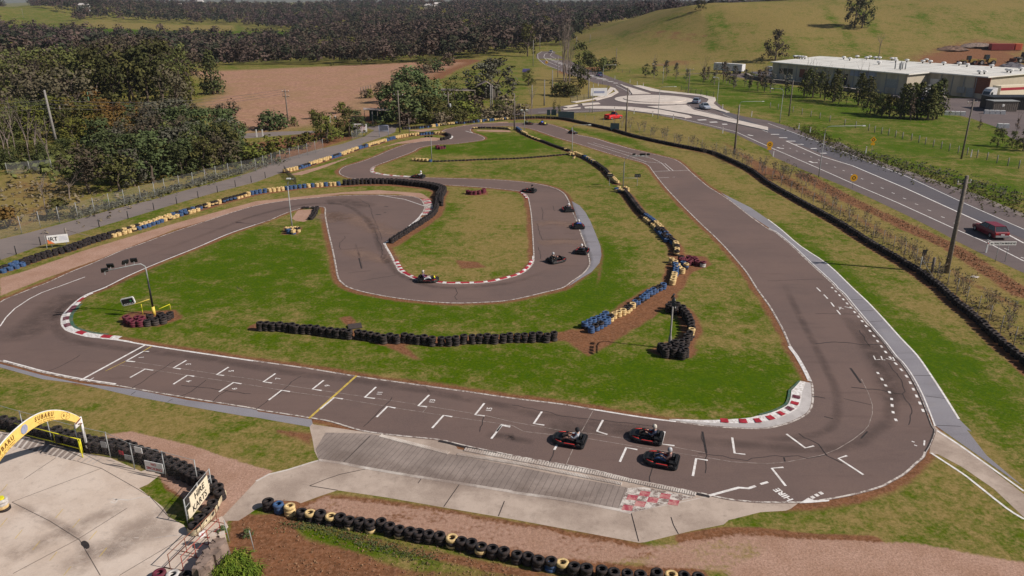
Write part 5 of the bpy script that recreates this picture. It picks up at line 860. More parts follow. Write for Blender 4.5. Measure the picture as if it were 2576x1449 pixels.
# ================================================================== people and karts
def skin_mesh(name, nodes, edges, mat, sub=1):
    me = bpy.data.meshes.new(name); me.from_pydata([n[0] for n in nodes], edges, []); o = link(name, me); m = o.modifiers.new('s', 'SKIN'); m.use_smooth_shade = True
    for i, n in enumerate(nodes): r = n[1] if hasattr(n[1], '__len__') else (n[1], n[1]); me.skin_vertices[0].data[i].radius = r
    me.skin_vertices[0].data[0].use_root = True; s = o.modifiers.new('u', 'SUBSURF'); s.levels = s.render_levels = sub
    dg = bpy.context.evaluated_depsgraph_get(); out = bpy.data.meshes.new_from_object(o.evaluated_get(dg)); bpy.data.objects.remove(o); out.materials.clear(); out.materials.append(MATS[mat]); out.name = name; return out
def seated():
    N = [((-.38, 0, .24), (.13, .15)), ((-.46, 0, .42), (.12, .15)), ((-.50, 0, .60), (.11, .17)), ((-.50, 0, .74), .055), ((-.47, 0, .84), (.085, .075)), ((-.46, 0, .93), (.08, .07))]
    E = [(0, 1), (1, 2), (2, 3), (3, 4), (4, 5)]
    for s in (-1, 1):
        k = len(N); N += [((-.22, s * .12, .26), .085), ((.12, s * .19, .40), .06), ((.42, s * .17, .24), .045), ((.50, s * .17, .20), .04), ((.60, s * .16, .26), .032)]; E += [(0, k), (k, k + 1), (k + 1, k + 2), (k + 2, k + 3), (k + 3, k + 4)]
        k = len(N); N += [((-.50, s * .19, .66), .055), ((-.28, s * .30, .46), .042), ((-.04, s * .17, .54), .03), ((.03, s * .15, .56), (.035, .018))]; E += [(2, k), (k, k + 1), (k + 1, k + 2), (k + 2, k + 3)]
        h = len(N) - 1
        for f in range(4):
            L = (.8, 1, .95, .75)[f]; z = .565 + .018 * (1.5 - f); k = len(N); N += [((.065, s * .15, z), .010), ((.065 + .03 * L, s * (.145 - .015), z + .004), .009), ((.06 + .02 * L, s * .115, z - .004), .008)]; E += [(h, k), (k, k + 1), (k + 1, k + 2)]
        k = len(N); N += [((.01, s * .13, .575), .011), ((.035, s * .115, .59), .009)]; E += [(h, k), (k, k + 1)]
    body = skin_mesh('body', N, E, 'skin')
    J = [((-.40, 0, .26), (.15, .17)), ((-.46, 0, .42), (.145, .175)), ((-.50, 0, .61), (.13, .195)), ((-.50, 0, .72), .075)]; JE = [(0, 1), (1, 2), (2, 3)]
    for s in (-1, 1): k = len(J); J += [((-.50, s * .20, .66), .075), ((-.28, s * .30, .46), .06), ((-.07, s * .18, .535), .045)]; JE += [(2, k), (k, k + 1), (k + 1, k + 2)]
    T_ = [((-.39, 0, .23), (.14, .165))]; TE = []
    for s in (-1, 1): k = len(T_); T_ += [((-.22, s * .12, .26), .105), ((.12, s * .19, .41), .078), ((.42, s * .17, .25), .058)]; TE += [(0, k), (k, k + 1), (k + 1, k + 2)]
    return body, skin_mesh('jacket', J, JE, 'navy_cloth'), skin_mesh('trousers', T_, TE, 'navy_cloth')
BODY, JACK, TROU = seated()
def mesh_of(b, name, mat, smooth=True): o = b.build(name, mat, None, smooth); me = o.data; bpy.data.objects.remove(o); return me
hb = MB(); hb.lathe([(.001, .155), (.06, .145), (.11, .10), (.135, .03), (.135, -.04), (.115, -.11), (.09, -.13), (.001, -.13)], 16, (-.45, 0, .94)); HELM = mesh_of(hb, 'helmet', 'seat_black')
vb = MB()
for k in range(8):
    a0, a1 = (-1.0 + .25 * k), (-1.0 + .25 * (k + 1)); vb.add([(-.45 + .142 * math.cos(a), .142 * math.sin(a), .94 + z) for z in (-.035, .055) for a in (a0, a1)], [(0, 1, 3, 2)])
VISOR = mesh_of(vb, 'visor', 'glass_dark'); 
sb_ = MB()
for s in (-1, 1): sb_.box((.56, s * .165, .215), (.22, .085, .07)).box((.62, s * .165, .26), (.08, .085, .10), ry=.5)
SHOE = mesh_of(sb_, 'shoes', 'seat_black', False)
def kart_parts():
    P = []
    b = MB()  # wrap-round bumper and floor
    ring = [(-.98, -.58), (-.98, .58), (-.88, .68), (-.45, .70), (.30, .70), (.62, .64), (.95, .38), (1.02, .12), (1.02, -.12), (.95, -.38), (.62, -.64), (.30, -.70), (-.45, -.70), (-.88, -.68)]
    b.prism([(x, y) for x, y in ring], .05, .09, plane='XY')
    for z in (.16, .26): b.tube([(x, y, z) for x, y in ring] + [(-.98, -.58, z)], .035, 6)
    P.append(('bumper_frame', 'black_plastic', b, False))
    for s in (-1, 1):
        b = MB(); b.box((-.10, s * .62, .20), (.74, .10, .12), taper=.85); P.append(('side_pod', 'kart_red', b, False))
    b = MB(); b.prism([(.45, .10), (1.0, .10), (1.0, .24), (.80, .33), (.50, .36)], -.36, .36); b.add([(.5, -.36, .36), (.5, .36, .36), (.40, .16, .58), (.40, -.16, .58)], [(0, 1, 2, 3)]); P.append(('nose_fairing', 'black_plastic', b, False))
    b = MB()
    for s in (-1, 1): b.tube([(.38, s * .60, .30), (.66, s * .52, .30), (.80, s * .42, .30)], .022, 6)
    P.append(('red_trim', 'kart_red', b, True))
    b = MB(); b.prism([(-.62, .12), (-.08, .12), (-.10, .22), (-.50, .20), (-.66, .66), (-.74, .64)], -.21, .21); P.append(('seat', 'seat_black', b, False))
    b = MB(); b.box((-.66, .40, .26), (.36, .30, .30), taper=.9).box((-.66, -.42, .24), (.30, .22, .24)).box((-.86, 0, .30), (.14, 1.1, .34), taper=.8); P.append(('engine_cover', 'black_plastic', b, False))
    b = MB(); b.lathe([(.135 + .016 * math.cos(a), .016 * math.sin(a)) for a in (0, 1.57, 3.14, 4.71)], 14, closed=True); b.v = [(.06 + p[2] * .8 - p[1] * 0 + p[0] * .55, p[1], .56 + p[0] * .8 - p[2] * .5) for p in b.v]; b.tube([(.06, 0, .56), (.42, 0, .22)], .014, 5); P.append(('steering_wheel', 'seat_black', b, True))
    for x, r, w in ((.58, .125, .14), (-.62, .14, .2)):
        for s in (-1, 1):
            b = MB(); b.lathe([(.06, -w / 2), (r * .85, -w / 2), (r, -w / 2 + .02), (r, w / 2 - .02), (r * .85, w / 2), (.06, w / 2)], 14, (x, s * .50, r), axis='Y', closed=True); P.append(('wheel', 'tyre_k', b, True))
    return [(n, mesh_of(b, n, m, sm_)) for n, m, b, sm_ in P]
KP = kart_parts(); rb = MB()
for x, r, w in ((.58, .125, .14), (-.62, .14, .2)):
    pass
RIMS = []
for x, r, w in ((.58, .125, .14), (-.62, .14, .2)):
    for s in (-1, 1): b = MB(); b.lathe([(.001, s * (w / 2 - .01)), (.062, s * (w / 2 - .02))], 10, (x, s * .50, r), axis='Y'); RIMS.append(mesh_of(b, 'rim', 'rim_grey'))
MEC = {}
NBD = mesh_of(MB().box((.62, 0, .42), (.05, .34, .2), ry=-.5).box((-.55, .38, .44), (.22, .24, .08)), 'number_board', 'bright_yellow', False)
def recol(me, mat):
    k = (me.name, mat)
    if k not in MEC: c = me.copy(); c.materials.clear(); c.materials.append(MATS[mat]); MEC[k] = c
    return MEC[k]
CLO = dict(grey=(.40, .42, .47), navy=(.035, .045, .085), mauve=(.16, .10, .10), blue=(.03, .12, .62), jeans=(.07, .13, .26), black=(.02, .02, .022), white=(.75, .75, .76), silver=(.5, .51, .53), purple=(.08, .045, .10), bone=(.62, .58, .5), skinleg=(.48, .28, .21), red=(.5, .04, .04), dkgreen=(.10, .13, .10))
for k, c in CLO.items(): M('cloth_' + k, c, .85 if k not in ('white', 'silver') else .35, .25, 9)
KARTS = [((1433, 1112), (1290, 1088), 'grey', 'skinleg', 'black', 0, 'black kart with red side pods, leftmost of the three on the grid', 'person in grey top and black helmet driving the leftmost grid kart'),
 ((1626, 1104), (1480, 1080), 'navy', 'black', 'bone', 0, 'black kart with red side pods, upper right of the three on the grid', 'person in navy top and pale patterned helmet driving the upper grid kart'),
 ((1663, 1163), (1520, 1136), 'mauve', 'jeans', 'silver', 0, 'black kart with red side pods, lowest of the three on the grid', 'person in brown top, blue jeans and silver helmet driving the lowest grid kart'),
 ((1077, 707), (1180, 707), 'purple', 'white', 'bone', 1, 'kart with yellow nose board beside the red and white inner kerb', 'person in purple jacket and cream helmet driving beside the inner kerb'),
 ((1400, 658), (1480, 640), 'black', 'black', 'silver', 0, 'black kart in the middle of the wide bend, left of its neighbour', 'person in black with silver helmet driving mid-bend, left of its neighbour'),
 ((1465, 635), (1490, 600), 'navy', 'black', 'white', 0, 'black kart at the outer white line of the wide bend', 'person in dark top with white helmet driving at the outer line'),
 ((1454, 572), (1440, 545), 'blue', 'black', 'white', 0, 'dark kart crossing onto the grey run-off strip', 'person in bright blue jacket driving on the grey run-off strip'),
 ((1428, 530), (1405, 505), 'navy', 'black', 'white', 0, 'black kart above the blue-jacketed driver on the bend', 'person in dark clothes and white helmet above the blue-jacketed driver'),
 ((1331, 483), (1230, 475), 'black', 'black', 'black', 0, 'black kart at the top of the inner island kerb', 'person all in black driving at the top of the inner island'),
 ((1052, 447), (960, 443), 'white', 'black', 'white', 0, 'black kart approaching the upper left hairpin', 'person in white top and helmet driving toward the upper left hairpin'),
 ((1330, 313), (1420, 318), 'dkgreen', 'black', 'black', 0, 'kart at the far top of the circuit, left of its pair', 'person in dull green driving at the far top, left of the pair'),
 ((1367, 314), (1440, 328), 'blue', 'navy', 'black', 1, 'kart with yellow nose board at the far top, right of its pair', 'person in blue driving at the far top, right of the pair'),
 ((1442, 336), (1520, 352), 'navy', 'black', 'silver', 0, 'kart on the far straight below the curved lamp', 'person with silver helmet driving on the far straight under the lamp')]
for p0, p1, jk, tr_, he, yel, kl, pl in KARTS:
    a, c = G(*p0), G(*p1); rz = math.atan2(c.y - a.y, c.x - a.x); a.z = .014
    r = thing('racing_kart', kl, 'kart', a, rz, 'karts on the circuit'); wi = 0
    for n, me in KP:
        o = bpy.data.objects.new(n, me); COL.objects.link(o); o.parent = r
        if n == 'wheel': rm = bpy.data.objects.new('rim', RIMS[wi]); COL.objects.link(rm); rm.parent = o; wi += 1
    if yel: o = bpy.data.objects.new('number_board', NBD); COL.objects.link(o); o.parent = r
    pr = thing('person', pl, 'person', a, rz, 'kart drivers')
    for n, me, cm in (('body', BODY, 'skin'), ('jacket', JACK, 'cloth_' + jk), ('trousers', TROU, 'cloth_' + tr_), ('helmet', HELM, 'cloth_' + he), ('shoes', SHOE, 'seat_black')):
        o = bpy.data.objects.new(n, recol(me, cm)); COL.objects.link(o); o.parent = pr
        if n == 'helmet': vz = bpy.data.objects.new('visor', VISOR); COL.objects.link(vz); vz.parent = o
# ================================================================== poles, lamps
def pole(u, v, vt, label, mat='timber', r0=.16, r1=.11, arms=(), name='power_pole', lean=(0, 0), h=None, cat='power pole', trans=0, ins=3):
    g = GT(u, v); h = h or hgt(u, v, vt); t_ = thing(name, label, cat, g, 0)
    b = MB(); b.tube([(0, 0, -.1), (lean[0] * .5, lean[1] * .5, h * .5), (lean[0], lean[1], h)], [r0, (r0 + r1) / 2, r1], 10); b.build('pole', mat, t_, True)
    for z, w, ang in arms:
        b = MB(); b.box((0, .16, 0), (w, .10, .12)); b.box((w * .22, .1, -.28), (w * .5, .03, .04), ry=.9).box((-w * .22, .1, -.28), (w * .5, .03, .04), ry=-.9); a = b.build('crossarm', 'timber', t_, loc=(lean[0], lean[1], h - z)); a.rotation_euler = (0, 0, ang)
        for k in range(ins): x = (-.46 + .92 * k / (ins - 1)) * w; b = MB(); b.lathe([(.03, 0), (.03, .1), (.07, .12), (.07, .17), (.03, .2), (.05, .24), (.001, .26)], 8, (x, .16, .06)); b.build('insulator', 'lamp_clear', a, True)
    if trans: b = MB(); b.lathe([(.26, 0), (.28, .02), (.28, .7), (.2, .8), (.001, .82)], 12, (.34, 0, h * .48)); b.build('transformer', 'galv', t_, True)
    return t_
pole(2380, 688, 440, 'thick timber power pole at the right beside the highway sign', r0=.24, r1=.17, arms=((.75, 2.0, .45),), ins=2, h=9.7)
for u, v, vt, lb, kw in ((2418,400,250,'timber power pole with crossarm at the factory drive', dict(arms=((.6,2.,.3),), ins=2)), (1847,387,265,'bare timber pole between the black tyre wall and the highway', dict(r0=.2)), (1574,332,221,'bare timber pole right of the parked red pickup', dict(r0=.19)), (1294,328,235,'bare timber pole at the far tip of the infield wall', dict(r0=.18)),
 (1984,293,202,'timber pole behind the roadside lamp below the car park', {}), (1731,236,174,'timber pole with one crossarm by the driveway bend', dict(arms=((.2,2.4,.1),))), (1006,334,228,'timber power pole with crossarm by the far gravel trap', dict(arms=((1.,2.,-.3),))), (1129,305,231,'timber power pole carrying a transformer by the hedge', dict(arms=((.6,1.8,.5),), trans=1)),
 (1234,286,215,'grey pole, left of a close pair below the wooden shed', dict(arms=((.3,1.3,.2),), mat='pole_grey')), (1238,286,216,'grey pole, right of a close pair below the wooden shed', dict(mat='pole_grey')), (725,307,225,'timber power pole at the lower edge of the brown field', dict(arms=((.5,1.6,-.2),(1.5,1.6,-.2)))), (147+19,347,267,'thin timber pole right of the thick white pole', {}),
 (1341,166,101,'pale pole left of the bend of the far road', dict(mat='pole_grey')), (1358,127,90,'pale pole behind the bend of the far road', dict(mat='pole_grey')), (1403,195,143,'pale pole before the bare poplars', dict(mat='pole_grey')), (1389,240,176,'pale pole on the far verge, third from its left', dict(mat='pole_grey',r0=.2)), (1369,266,201,'pale pole nearest the road on the far verge', dict(mat='pole_grey',r0=.2)), (1338,271,214,'pale pole left of the nearest verge pole', dict(mat='pole_grey')),
 (1549,170,122,'timber pole on the grass behind the dark bushes', {}), (1450,121,94,'thin distant pole, left of two at the foot of the hill', dict(mat='pole_grey')), (1484,108,90,'thin distant pole, right of two at the foot of the hill', dict(mat='pole_grey')), (1480,248,196,'slim pole at the verge left of the roundabout', dict(mat='pole_grey')), (909,164,134,'distant pole at the far edge of the brown field', {}), (938,315,281,'short pole at the railway hut', dict(mat='pole_grey')), (60,48,28,'distant pale pole, right of two on the left hill', dict(mat='pole_grey')), (8,68,50,'distant pale pole, left of two on the left hill', dict(mat='pole_grey'))):
    k = dict(r0=.16, r1=.11, mat='timber'); k.update(kw); pole(u, v, vt, lb, **k)
pole(145, 373, 227, 'thick white concrete pole in the thicket at the left', 'pole_grey', .26, .17, lean=(-.2, 0)); pole(232, 298, 230, 'thin green pole behind the autumn trees', 'green_post', .14, .10); pole(965, 298, 254, 'leaning green pole beside the railway hut', 'green_post', .16, .10, lean=(-.9, 0))
def lamp(u, v, vt, hu, label, mat='galv', r=.07, name='street_lamp', dy=0):
    g = GT(u, v); h = hgt(u, v, vt) * 1.03; sc = F / (g.y * CP + H * SP); dx = (hu - u) / sc; t_ = thing(name, label, 'street lamp', g)
    s = 1 if dx > 0 else -1; b = MB(); b.tube([(0, 0, 0), (0, 0, .25 * h), (0, 0, h * .86)], [r * 1.3, r, r * .7], 8); b.build('pole', mat, t_, True)
    b = MB(); b.tube([(0, 0, h * .86), (s * .05, 0, h * .93), (s * .3, dy * .2, h * .985), (s * .8, dy * .4, h), (dx * .94, dy, h * 1.01)], [r * .7] * 3 + [r * .6, r * .5], 8); b.build('arm', mat, t_, True)
    b = MB(); b.box((dx, dy, h * 1.01), (.55, .22, .12), taper=.8); b.build('lamp_head', 'lamp_clear', t_)
for a in ((1490,284,202,1519,'street lamp with arm to the right on the verge left of the roundabout'), (1516,212,165,1546,'street lamp over the hatched approach above the roundabout'), (1655,299,221,1693,'street lamp over the near side of the roundabout'), (1667,211,163,1640,'thin street lamp with arm to the left beyond the roundabout'), (1803,266,197,1790,'street lamp at the right corner of the roundabout'), (1961,310,226,1932,'street lamp with arm to the left beside the left casuarinas'), (2059,447,322,2152,'tall street lamp with long arm right over the highway'), (1857,305,257,1914,'street lamp with flat arm above the highway island')): lamp(*a[:4], a[4])
lamp(1439, 384, 317, 1481, 'curved lamp pole rising from the infield tyre wall', r=.06, name='track_lamp'); lamp(735, 573, 455, 739, 'grey floodlight pole in a ring of tyres on the infield', r=.07, name='track_lamp')
def flood(b, p, rz, s=1.): b.box(p, (.52 * s, .14 * s, .38 * s), rz, rx=.5)
# left floodlight with gantry
g = G(388, 792); h = hgt(388, 792, 663); t_ = thing('floodlight_mast', 'floodlight mast with yellow base and black lower shaft beside the left hairpin', 'floodlight', g)
MB().tube([(0, 0, 0), (0, 0, .75)], [.15, .13], 12).build('base_sleeve', 'yellow_paint', t_, True); MB().tube([(0, 0, .75), (0, 0, h * .66)], [.085, .07], 10).build('lower_shaft', 'black_plastic', t_, True); MB().tube([(0, 0, h * .66), (0, 0, h * .88), (-.06, 0, h * .95), (-.3, -.1, h), (-.7, -.3, h * 1.0), (-2.6, -1.5, h * .97)], [.065, .06, .055, .05, .05, .04], 8).build('arm', 'galv', t_, True)
for x, y, z, a in ((-.8, -.15, h + .35, .3), (-1.35, -.5, h + .3, 1.0), (-2.3, -1.1, h + .2, .2), (-2.62, -1.5, h - .05, .6)):
    b = MB(); flood(b, (x, y, z), a); o = b.build('floodlight', 'black_board', t_); MB().tube([(x, y, z - .1), (x, y - .05, z - .4)], .025, 5).build('bracket', 'galv', o)
t2 = thing('display_board', 'black display board with white rounded rim on an arm beside the left floodlight', 'display board', (g.x, g.y, 0)); zb = 1.15
def rrect(w, h_, r, n=4): return [(sx * (w / 2 - r) + r * math.cos(a0 + k * math.pi / 2 / n), sy * (h_ / 2 - r) + r * math.sin(a0 + k * math.pi / 2 / n)) for sx, sy, a0 in ((1, 1, 0), (-1, 1, math.pi / 2), (-1, -1, math.pi), (1, -1, 1.5 * math.pi)) for k in range(n + 1)]
MB().tube([(0, 0, zb + .35), (-1.1, -.15, zb), (-2.4, -.4, zb - .3)], .03, 6).build('arm', 'yellow_paint', t2, True)
b = MB(); b.prism(rrect(1.16, .66, .14), -.06, .06); o = b.build('rim_panel', 'white_paint', t2, loc=(-1.85, -.3, zb + .22)); o.rotation_euler = (0, -.22, .0)
b = MB(); b.prism(rrect(1.0, .50, .09), -.075, .0); c = b.build('screen', 'black_board', o); 
b = MB()
for k in range(6): b.box((-.36 + k * .14, -.08, -.19), (.07, .02, .05))
b.build('indicator_row', 'white_paint', c); MB().box((.27, -.08, .02), (.13, .02, .13)).build('green_symbol', paint('sig_green', (.02, .25, .08)), c)
for p0, p1, lb in (((360, 792), (357, 776), 'short yellow marker post left of the left floodlight'), ((402, 791), (430, 776), 'thin yellow rail right of the left floodlight base')):
    a = G(*p0); t3 = thing('yellow_post' if p0[0] < 400 else 'yellow_rail', lb, 'post' if p0[0] < 400 else 'rail', a); e = G(p1[0], p1[1] + 6) if p0[0] > 400 else a; MB().tube([(0, 0, .5), (e.x - a.x, e.y - a.y, 1.0 if p0[0] < 400 else .62)], .03, 6).tube([(e.x - a.x, e.y - a.y, 0), (e.x - a.x, e.y - a.y, .6)], .02, 6).build('rail', 'bright_yellow', t3, True)
# hook lamp
g = G(1684, 877); h = hgt(1684, 877, 752); t_ = thing('floodlight_mast', 'pale floodlight mast standing in the hook-shaped black tyre wall', 'floodlight', g)
MB().tube([(0, 0, 0), (0, 0, .9), (0, 0, 1.2), (0, 0, h * .93)], [.16, .13, .075, .055], 10).build('pole', 'pole_grey', t_, True); MB().tube([(0, 0, h * .93), (0, -.05, h * .98), (.0, -.35, h * 1.05), (-.1, -.9, h * 1.07), (-.35, -2.3, h * 1.05)], .045, 8).build('arm', 'galv', t_, True)
for k, (y, x) in enumerate(((-.6, -.1), (-1.3, -.2), (-1.8, -.28), (-2.3, -.35))):
    b = MB(); flood(b, (x - .1, y, h * 1.06 + .22), 1.2 + k * .2, .8); o = b.build('floodlight', 'black_board', t_)
# crossbar pole
g = G(1567, 476); h = hgt(1567, 476, 392); t_ = thing('crossbar_mast', 'grey mast with two crossbars in the infield wall', 'mast', g); MB().tube([(0, 0, 0), (0, 0, h * .8), (.15, 0, h * .92), (.7, 0, h), (3.2, 0, h)], [.085, .06, .055, .05, .04], 8).build('pole', 'galv', t_, True)
MB().tube([(-.8, 0, h * .34), (2.0, 0, h * .34)], .025, 6).build('lower_bar', 'galv', t_, True); MB().tube([(-.7, 0, h * .38), (.05, 0, h * .62)], .015, 5).build('stay', 'galv', t_, True); MB().box((2.3, 0, h - .12), (2.2, .06, .05)).box((2.3, 0, h + .1), (2.2, .04, .03)).build('upper_rack', 'galv', t_)
for x in (1.3, 2.3, 2.7, 3.3): b = MB(); flood(b, (x, 0, h + .2), .2, .8); b.build('floodlight', 'black_board', t_)
for u, v, lb in ((1534, 441, 'black light box with three lamps left of the crossbar mast'), (1604, 442, 'black light box right of the crossbar mast')):
    zz = 1.5; a = G(u, v, zz); t3 = thing('signal_box', lb, 'signal box', (a.x, a.y, 0)); MB().box((0, 0, zz), (.85, .3, .42)).build('box', 'black_board', t3); MB().tube([(0, 0, 0), (0, 0, zz - .2)], .035, 6).build('post', 'galv', t3)
    for k in (-.26, 0, .26): MB().lathe([(.001, -.16), (.09, -.155)], 10, (k, 0, zz), axis='Y').build('lamp', 'steel', t3)
g = G(1086, 403); h = hgt(1086, 403, 344); t_ = thing('track_lamp', 'slim floodlight pole on the upper infield', 'floodlight', g); MB().tube([(0, 0, 0), (0, 0, h * .93), (-.3, 0, h)], [.08, .05, .04], 8).build('pole', 'galv', t_, True)
for x in (-.4, -.9, .1): b = MB(); flood(b, (x, 0, h + .05), .2, .7); b.build('floodlight', 'black_board', t_)
g = G(1319, 335); h = hgt(1319, 335, 279); t_ = thing('track_lamp', 'slim lamp pole with two white lamps at the far tip of the infield wall', 'floodlight', g); MB().tube([(0, 0, 0), (0, 0, h)], [.08, .05], 8).build('pole', 'galv', t_, True)
for x in (-.5, .5): b = MB(); b.box((x, 0, h + .1), (.5, .2, .3), rx=.4).box((0, 0, h - .05), (1.1, .04, .04)); b.build('lamp_head', 'lamp_clear', t_)
g = G(1030, 343); t_ = thing('track_lamp', 'dark slim post at the far gravel trap', 'post', g); MB().tube([(0, 0, 0), (0, 0, 3.6)], [.08, .06], 8).build('pole', 'timber', t_, True)
# overhead wires on the left
def wire(p0, p1, sag, lb):
    a, c = Vector(p0), Vector(p1); L = [a.lerp(c, t / 14) + Vector((0, 0, -sag * 4 * (t / 14) * (1 - t / 14))) for t in range(15)]; o = MB().tube(L, .025, 4, caps=False).build('power_line', M('cable', (.13, .12, .12), .6)); tag(o, lb, 'cable', 'power lines strung across the left thicket')
wb = G(145, 373)
for k in range(3): z = 8.6 - k * .7; wire((wb.x - 60, wb.y - 25, z + .5), (wb.x, wb.y, z), .9, 'overhead wire %s from the top, left of the white pole' % nth(k + 1)); wire((wb.x, wb.y, z), (G(725, 307).x, G(725, 307).y, 7.2 - k * .5), 1.4, 'overhead wire %s from the top, right of the white pole' % nth(k + 1))
# ================================================================== vehicles
def car(u, v, u2, v2, kind, col, label, cat='car', L=4.5, Wd=1.75, world=None):
    g = world or GT(u, v); e = GT(u2, v2) if not world else None; rz = math.atan2(e.y - g.y, e.x - g.x) if e else u2; g.z += .013
    t_ = thing({'sedan': 'parked_car', 'wagon': 'estate_car', 'hatch': 'hatchback_car', 'ute': 'pickup_truck', 'van': 'white_van'}[kind] if 1 else '', label, cat, g, rz); pm = paint('paint_' + '_'.join('%d' % (c * 100) for c in col), col); hx = L / 2; hw = Wd / 2
    hood, belt, roof = .78, .90, {'van': 1.9, 'ute': 1.62}.get(kind, 1.42)
    top = [(-hx, .55), (-hx + .05, .88), (-hx + .35, .92), (hx - 1.35, .90), (hx - .55, .80), (hx - .08, .68), (hx, .5)]
    b = MB()
    st = [(-hx, .35, .80, .90), (-hx + .12, .22, .90, 1.), (-hx + .9, .2, .93, 1), (0, .2, .92, 1), (hx - 1.3, .2, .90, 1), (hx - .5, .22, .78, .97), (hx - .1, .26, .68, .88), (hx, .36, .56, .76)]
    vs = []
    for x, z0, z1, k in st: w = hw * k; zm = z0 + (z1 - z0) * .62; vs += [(x, -w * .94, z0), (x, -w, zm), (x, -w * .92, z1), (x, w * .92, z1), (x, w, zm), (x, w * .94, z0)]
    n = len(st); b.add(vs, [(i * 6 + k, i * 6 + (k + 1) % 6, i * 6 + 6 + (k + 1) % 6, i * 6 + 6 + k) for i in range(n - 1) for k in range(6)] + [tuple(range(6))[::-1], tuple(range(n * 6 - 6, n * 6))]); body = b.build('body', pm, t_, False)
    x0, x1 = {'sedan': (-hx + 1.0, hx - 1.35), 'wagon': (-hx + .22, hx - 1.35), 'hatch': (-hx + .25, hx - 1.2), 'ute': (-.2, hx - 1.4), 'van': (-hx + .1, hx - .7)}[kind]; r0, r1 = x0 + (.45 if kind != 'sedan' else .75) * (.4 if kind in ('van', 'ute') else 1), x1 - .75 * (.6 if kind in ('van',) else 1)
    wv = [(x0, -hw * .88, .9), (x0, hw * .88, .9), (x1, hw * .88, .9), (x1, -hw * .88, .9), (r0, -hw * .68, roof - .03), (r0, hw * .68, roof - .03), (r1, hw * .68, roof - .03), (r1, -hw * .68, roof - .03)]
    MB().add(wv, [(0, 1, 5, 4), (1, 2, 6, 5), (2, 3, 7, 6), (3, 0, 4, 7), (4, 5, 6, 7)]).build('windows', 'glass_dark', t_)
    b = MB(); b.add([(x, y, z + dz) for dz in (0, .05) for x, y, z in [(r0 - .04, -hw * .70, roof - .035), (r0 - .04, hw * .70, roof - .035), (r1 + .04, hw * .70, roof - .035), (r1 + .04, -hw * .70, roof - .035)]], [(4, 5, 6, 7), (0, 1, 5, 4), (1, 2, 6, 5), (2, 3, 7, 6), (3, 0, 4, 7)])
    for s in (-1, 1):
        for (xa, xb) in ((x0, r0), (x1, r1)) + ((((x0 + x1) / 2 - .1, (r0 + r1) / 2),) if kind != 'ute' else ()): b.tube([(xa, s * hw * .885, .89), (xb, s * hw * .69, roof - .02)], .035, 4)
    if kind == 'ute': b.box((-hx + 1.0, hw * .86, 1.0), (1.9, .08, .2)).box((-hx + 1.0, -hw * .86, 1.0), (1.9, .08, .2)).box((-hx + .08, 0, 1.0), (.08, Wd * .86, .2))
    b.build('roof', pm, t_)
    for x in (-hx + .85, hx - .85):
        for s in (-1, 1):
            w_ = MB().lathe([(.18, -.11), (.30, -.11), (.32, -.07), (.32, .07), (.30, .11), (.18, .11)], 14, (x, s * (hw - .10), .32), axis='Y', closed=True).build('wheel', 'tyre_k', t_, True); MB().lathe([(.001, s * .09), (.18, s * .10)], 10, (x, s * (hw - .10), .32), axis='Y').build('rim', 'rim_grey', w_)
    for s in (-1, 1): MB().box((-hx + .02, s * hw * .72, .72), (.06, .3, .16)).build('tail_light', 'red_lamp', t_); MB().box((hx - .05, s * hw * .55, .60), (.10, .3, .13)).build('headlight', 'lamp_clear', t_)
    MB().box((-hx - .01, 0, .42), (.12, Wd * .86, .2)).build('bumper', 'galv' if kind == 'wagon' else pm, t_); MB().box((hx, 0, .40), (.10, Wd * .72, .18)).build('bumper', pm if kind != 'wagon' else 'galv', t_); MB().box((-hx - .045, 0, .62), (.02, .42, .11)).build('number_plate', 'board_white', t_)
    return t_
car(2488, 590, 2400, 548, 'wagon', (.20, .014, .03), 'dark red estate car driving on the highway at the right', L=4.7)
car(1752, 260, 1790, 235, 'hatch', (.22, .27, .36), 'silver blue hatchback leaving the roundabout, upper of two', L=4.1); car(1773, 274, 1840, 300, 'sedan', (.38, .42, .50), 'silver sedan leaving the roundabout, lower of two'); car(1508, 192, 1470, 176, 'hatch', (.03, .06, .16), 'dark blue car on the hatched road above the roundabout'); car(1386, 133, 1397, 127, 'sedan', (.25, .25, .27), 'grey car at the far bend of the road')
rt = car(1543, 299, 1590, 293, 'ute', (.62, .02, .025), 'bright red classic pickup parked on the brown grass', 'pickup', L=4.6); MB().box((-1.3, 0, .93), (1.6, 1.3, .02)).build('cargo_bed', 'seat_black', rt)
for x, y, k, c, lb in ((30,722,'van',(.7,.7,.7),'small white van at the left end of the factory car park'), (245,768,'ute',(.68,.7,.72),'white pickup standing nearest the factory door'), (82,784,'hatch',(.02,.12,.35),'blue car in the front row of the car park'), (132,787,'hatch',(.45,.03,.04),'red car in the front row of the car park'), (192,800,'sedan',(.7,.7,.7),'white car between the red and green cars in the car park'), (282,806,'hatch',(.05,.22,.15),'green car in the front row of the car park'), (375,820,'sedan',(.72,.72,.72),'white sedan right of the green car in the car park'), (545,803,'sedan',(.02,.02,.03),'black car in the shade against the factory wall'), (575,842,'hatch',(.03,.03,.04),'dark car left of the last white wagon in the car park'), (640,846,'wagon',(.72,.72,.74),'white wagon at the right end of the car park')):
    a = q(3, 0, x, y)[0]; car(a[0], a[1], a[0] + 30, a[1] + 4, k, c, lb)
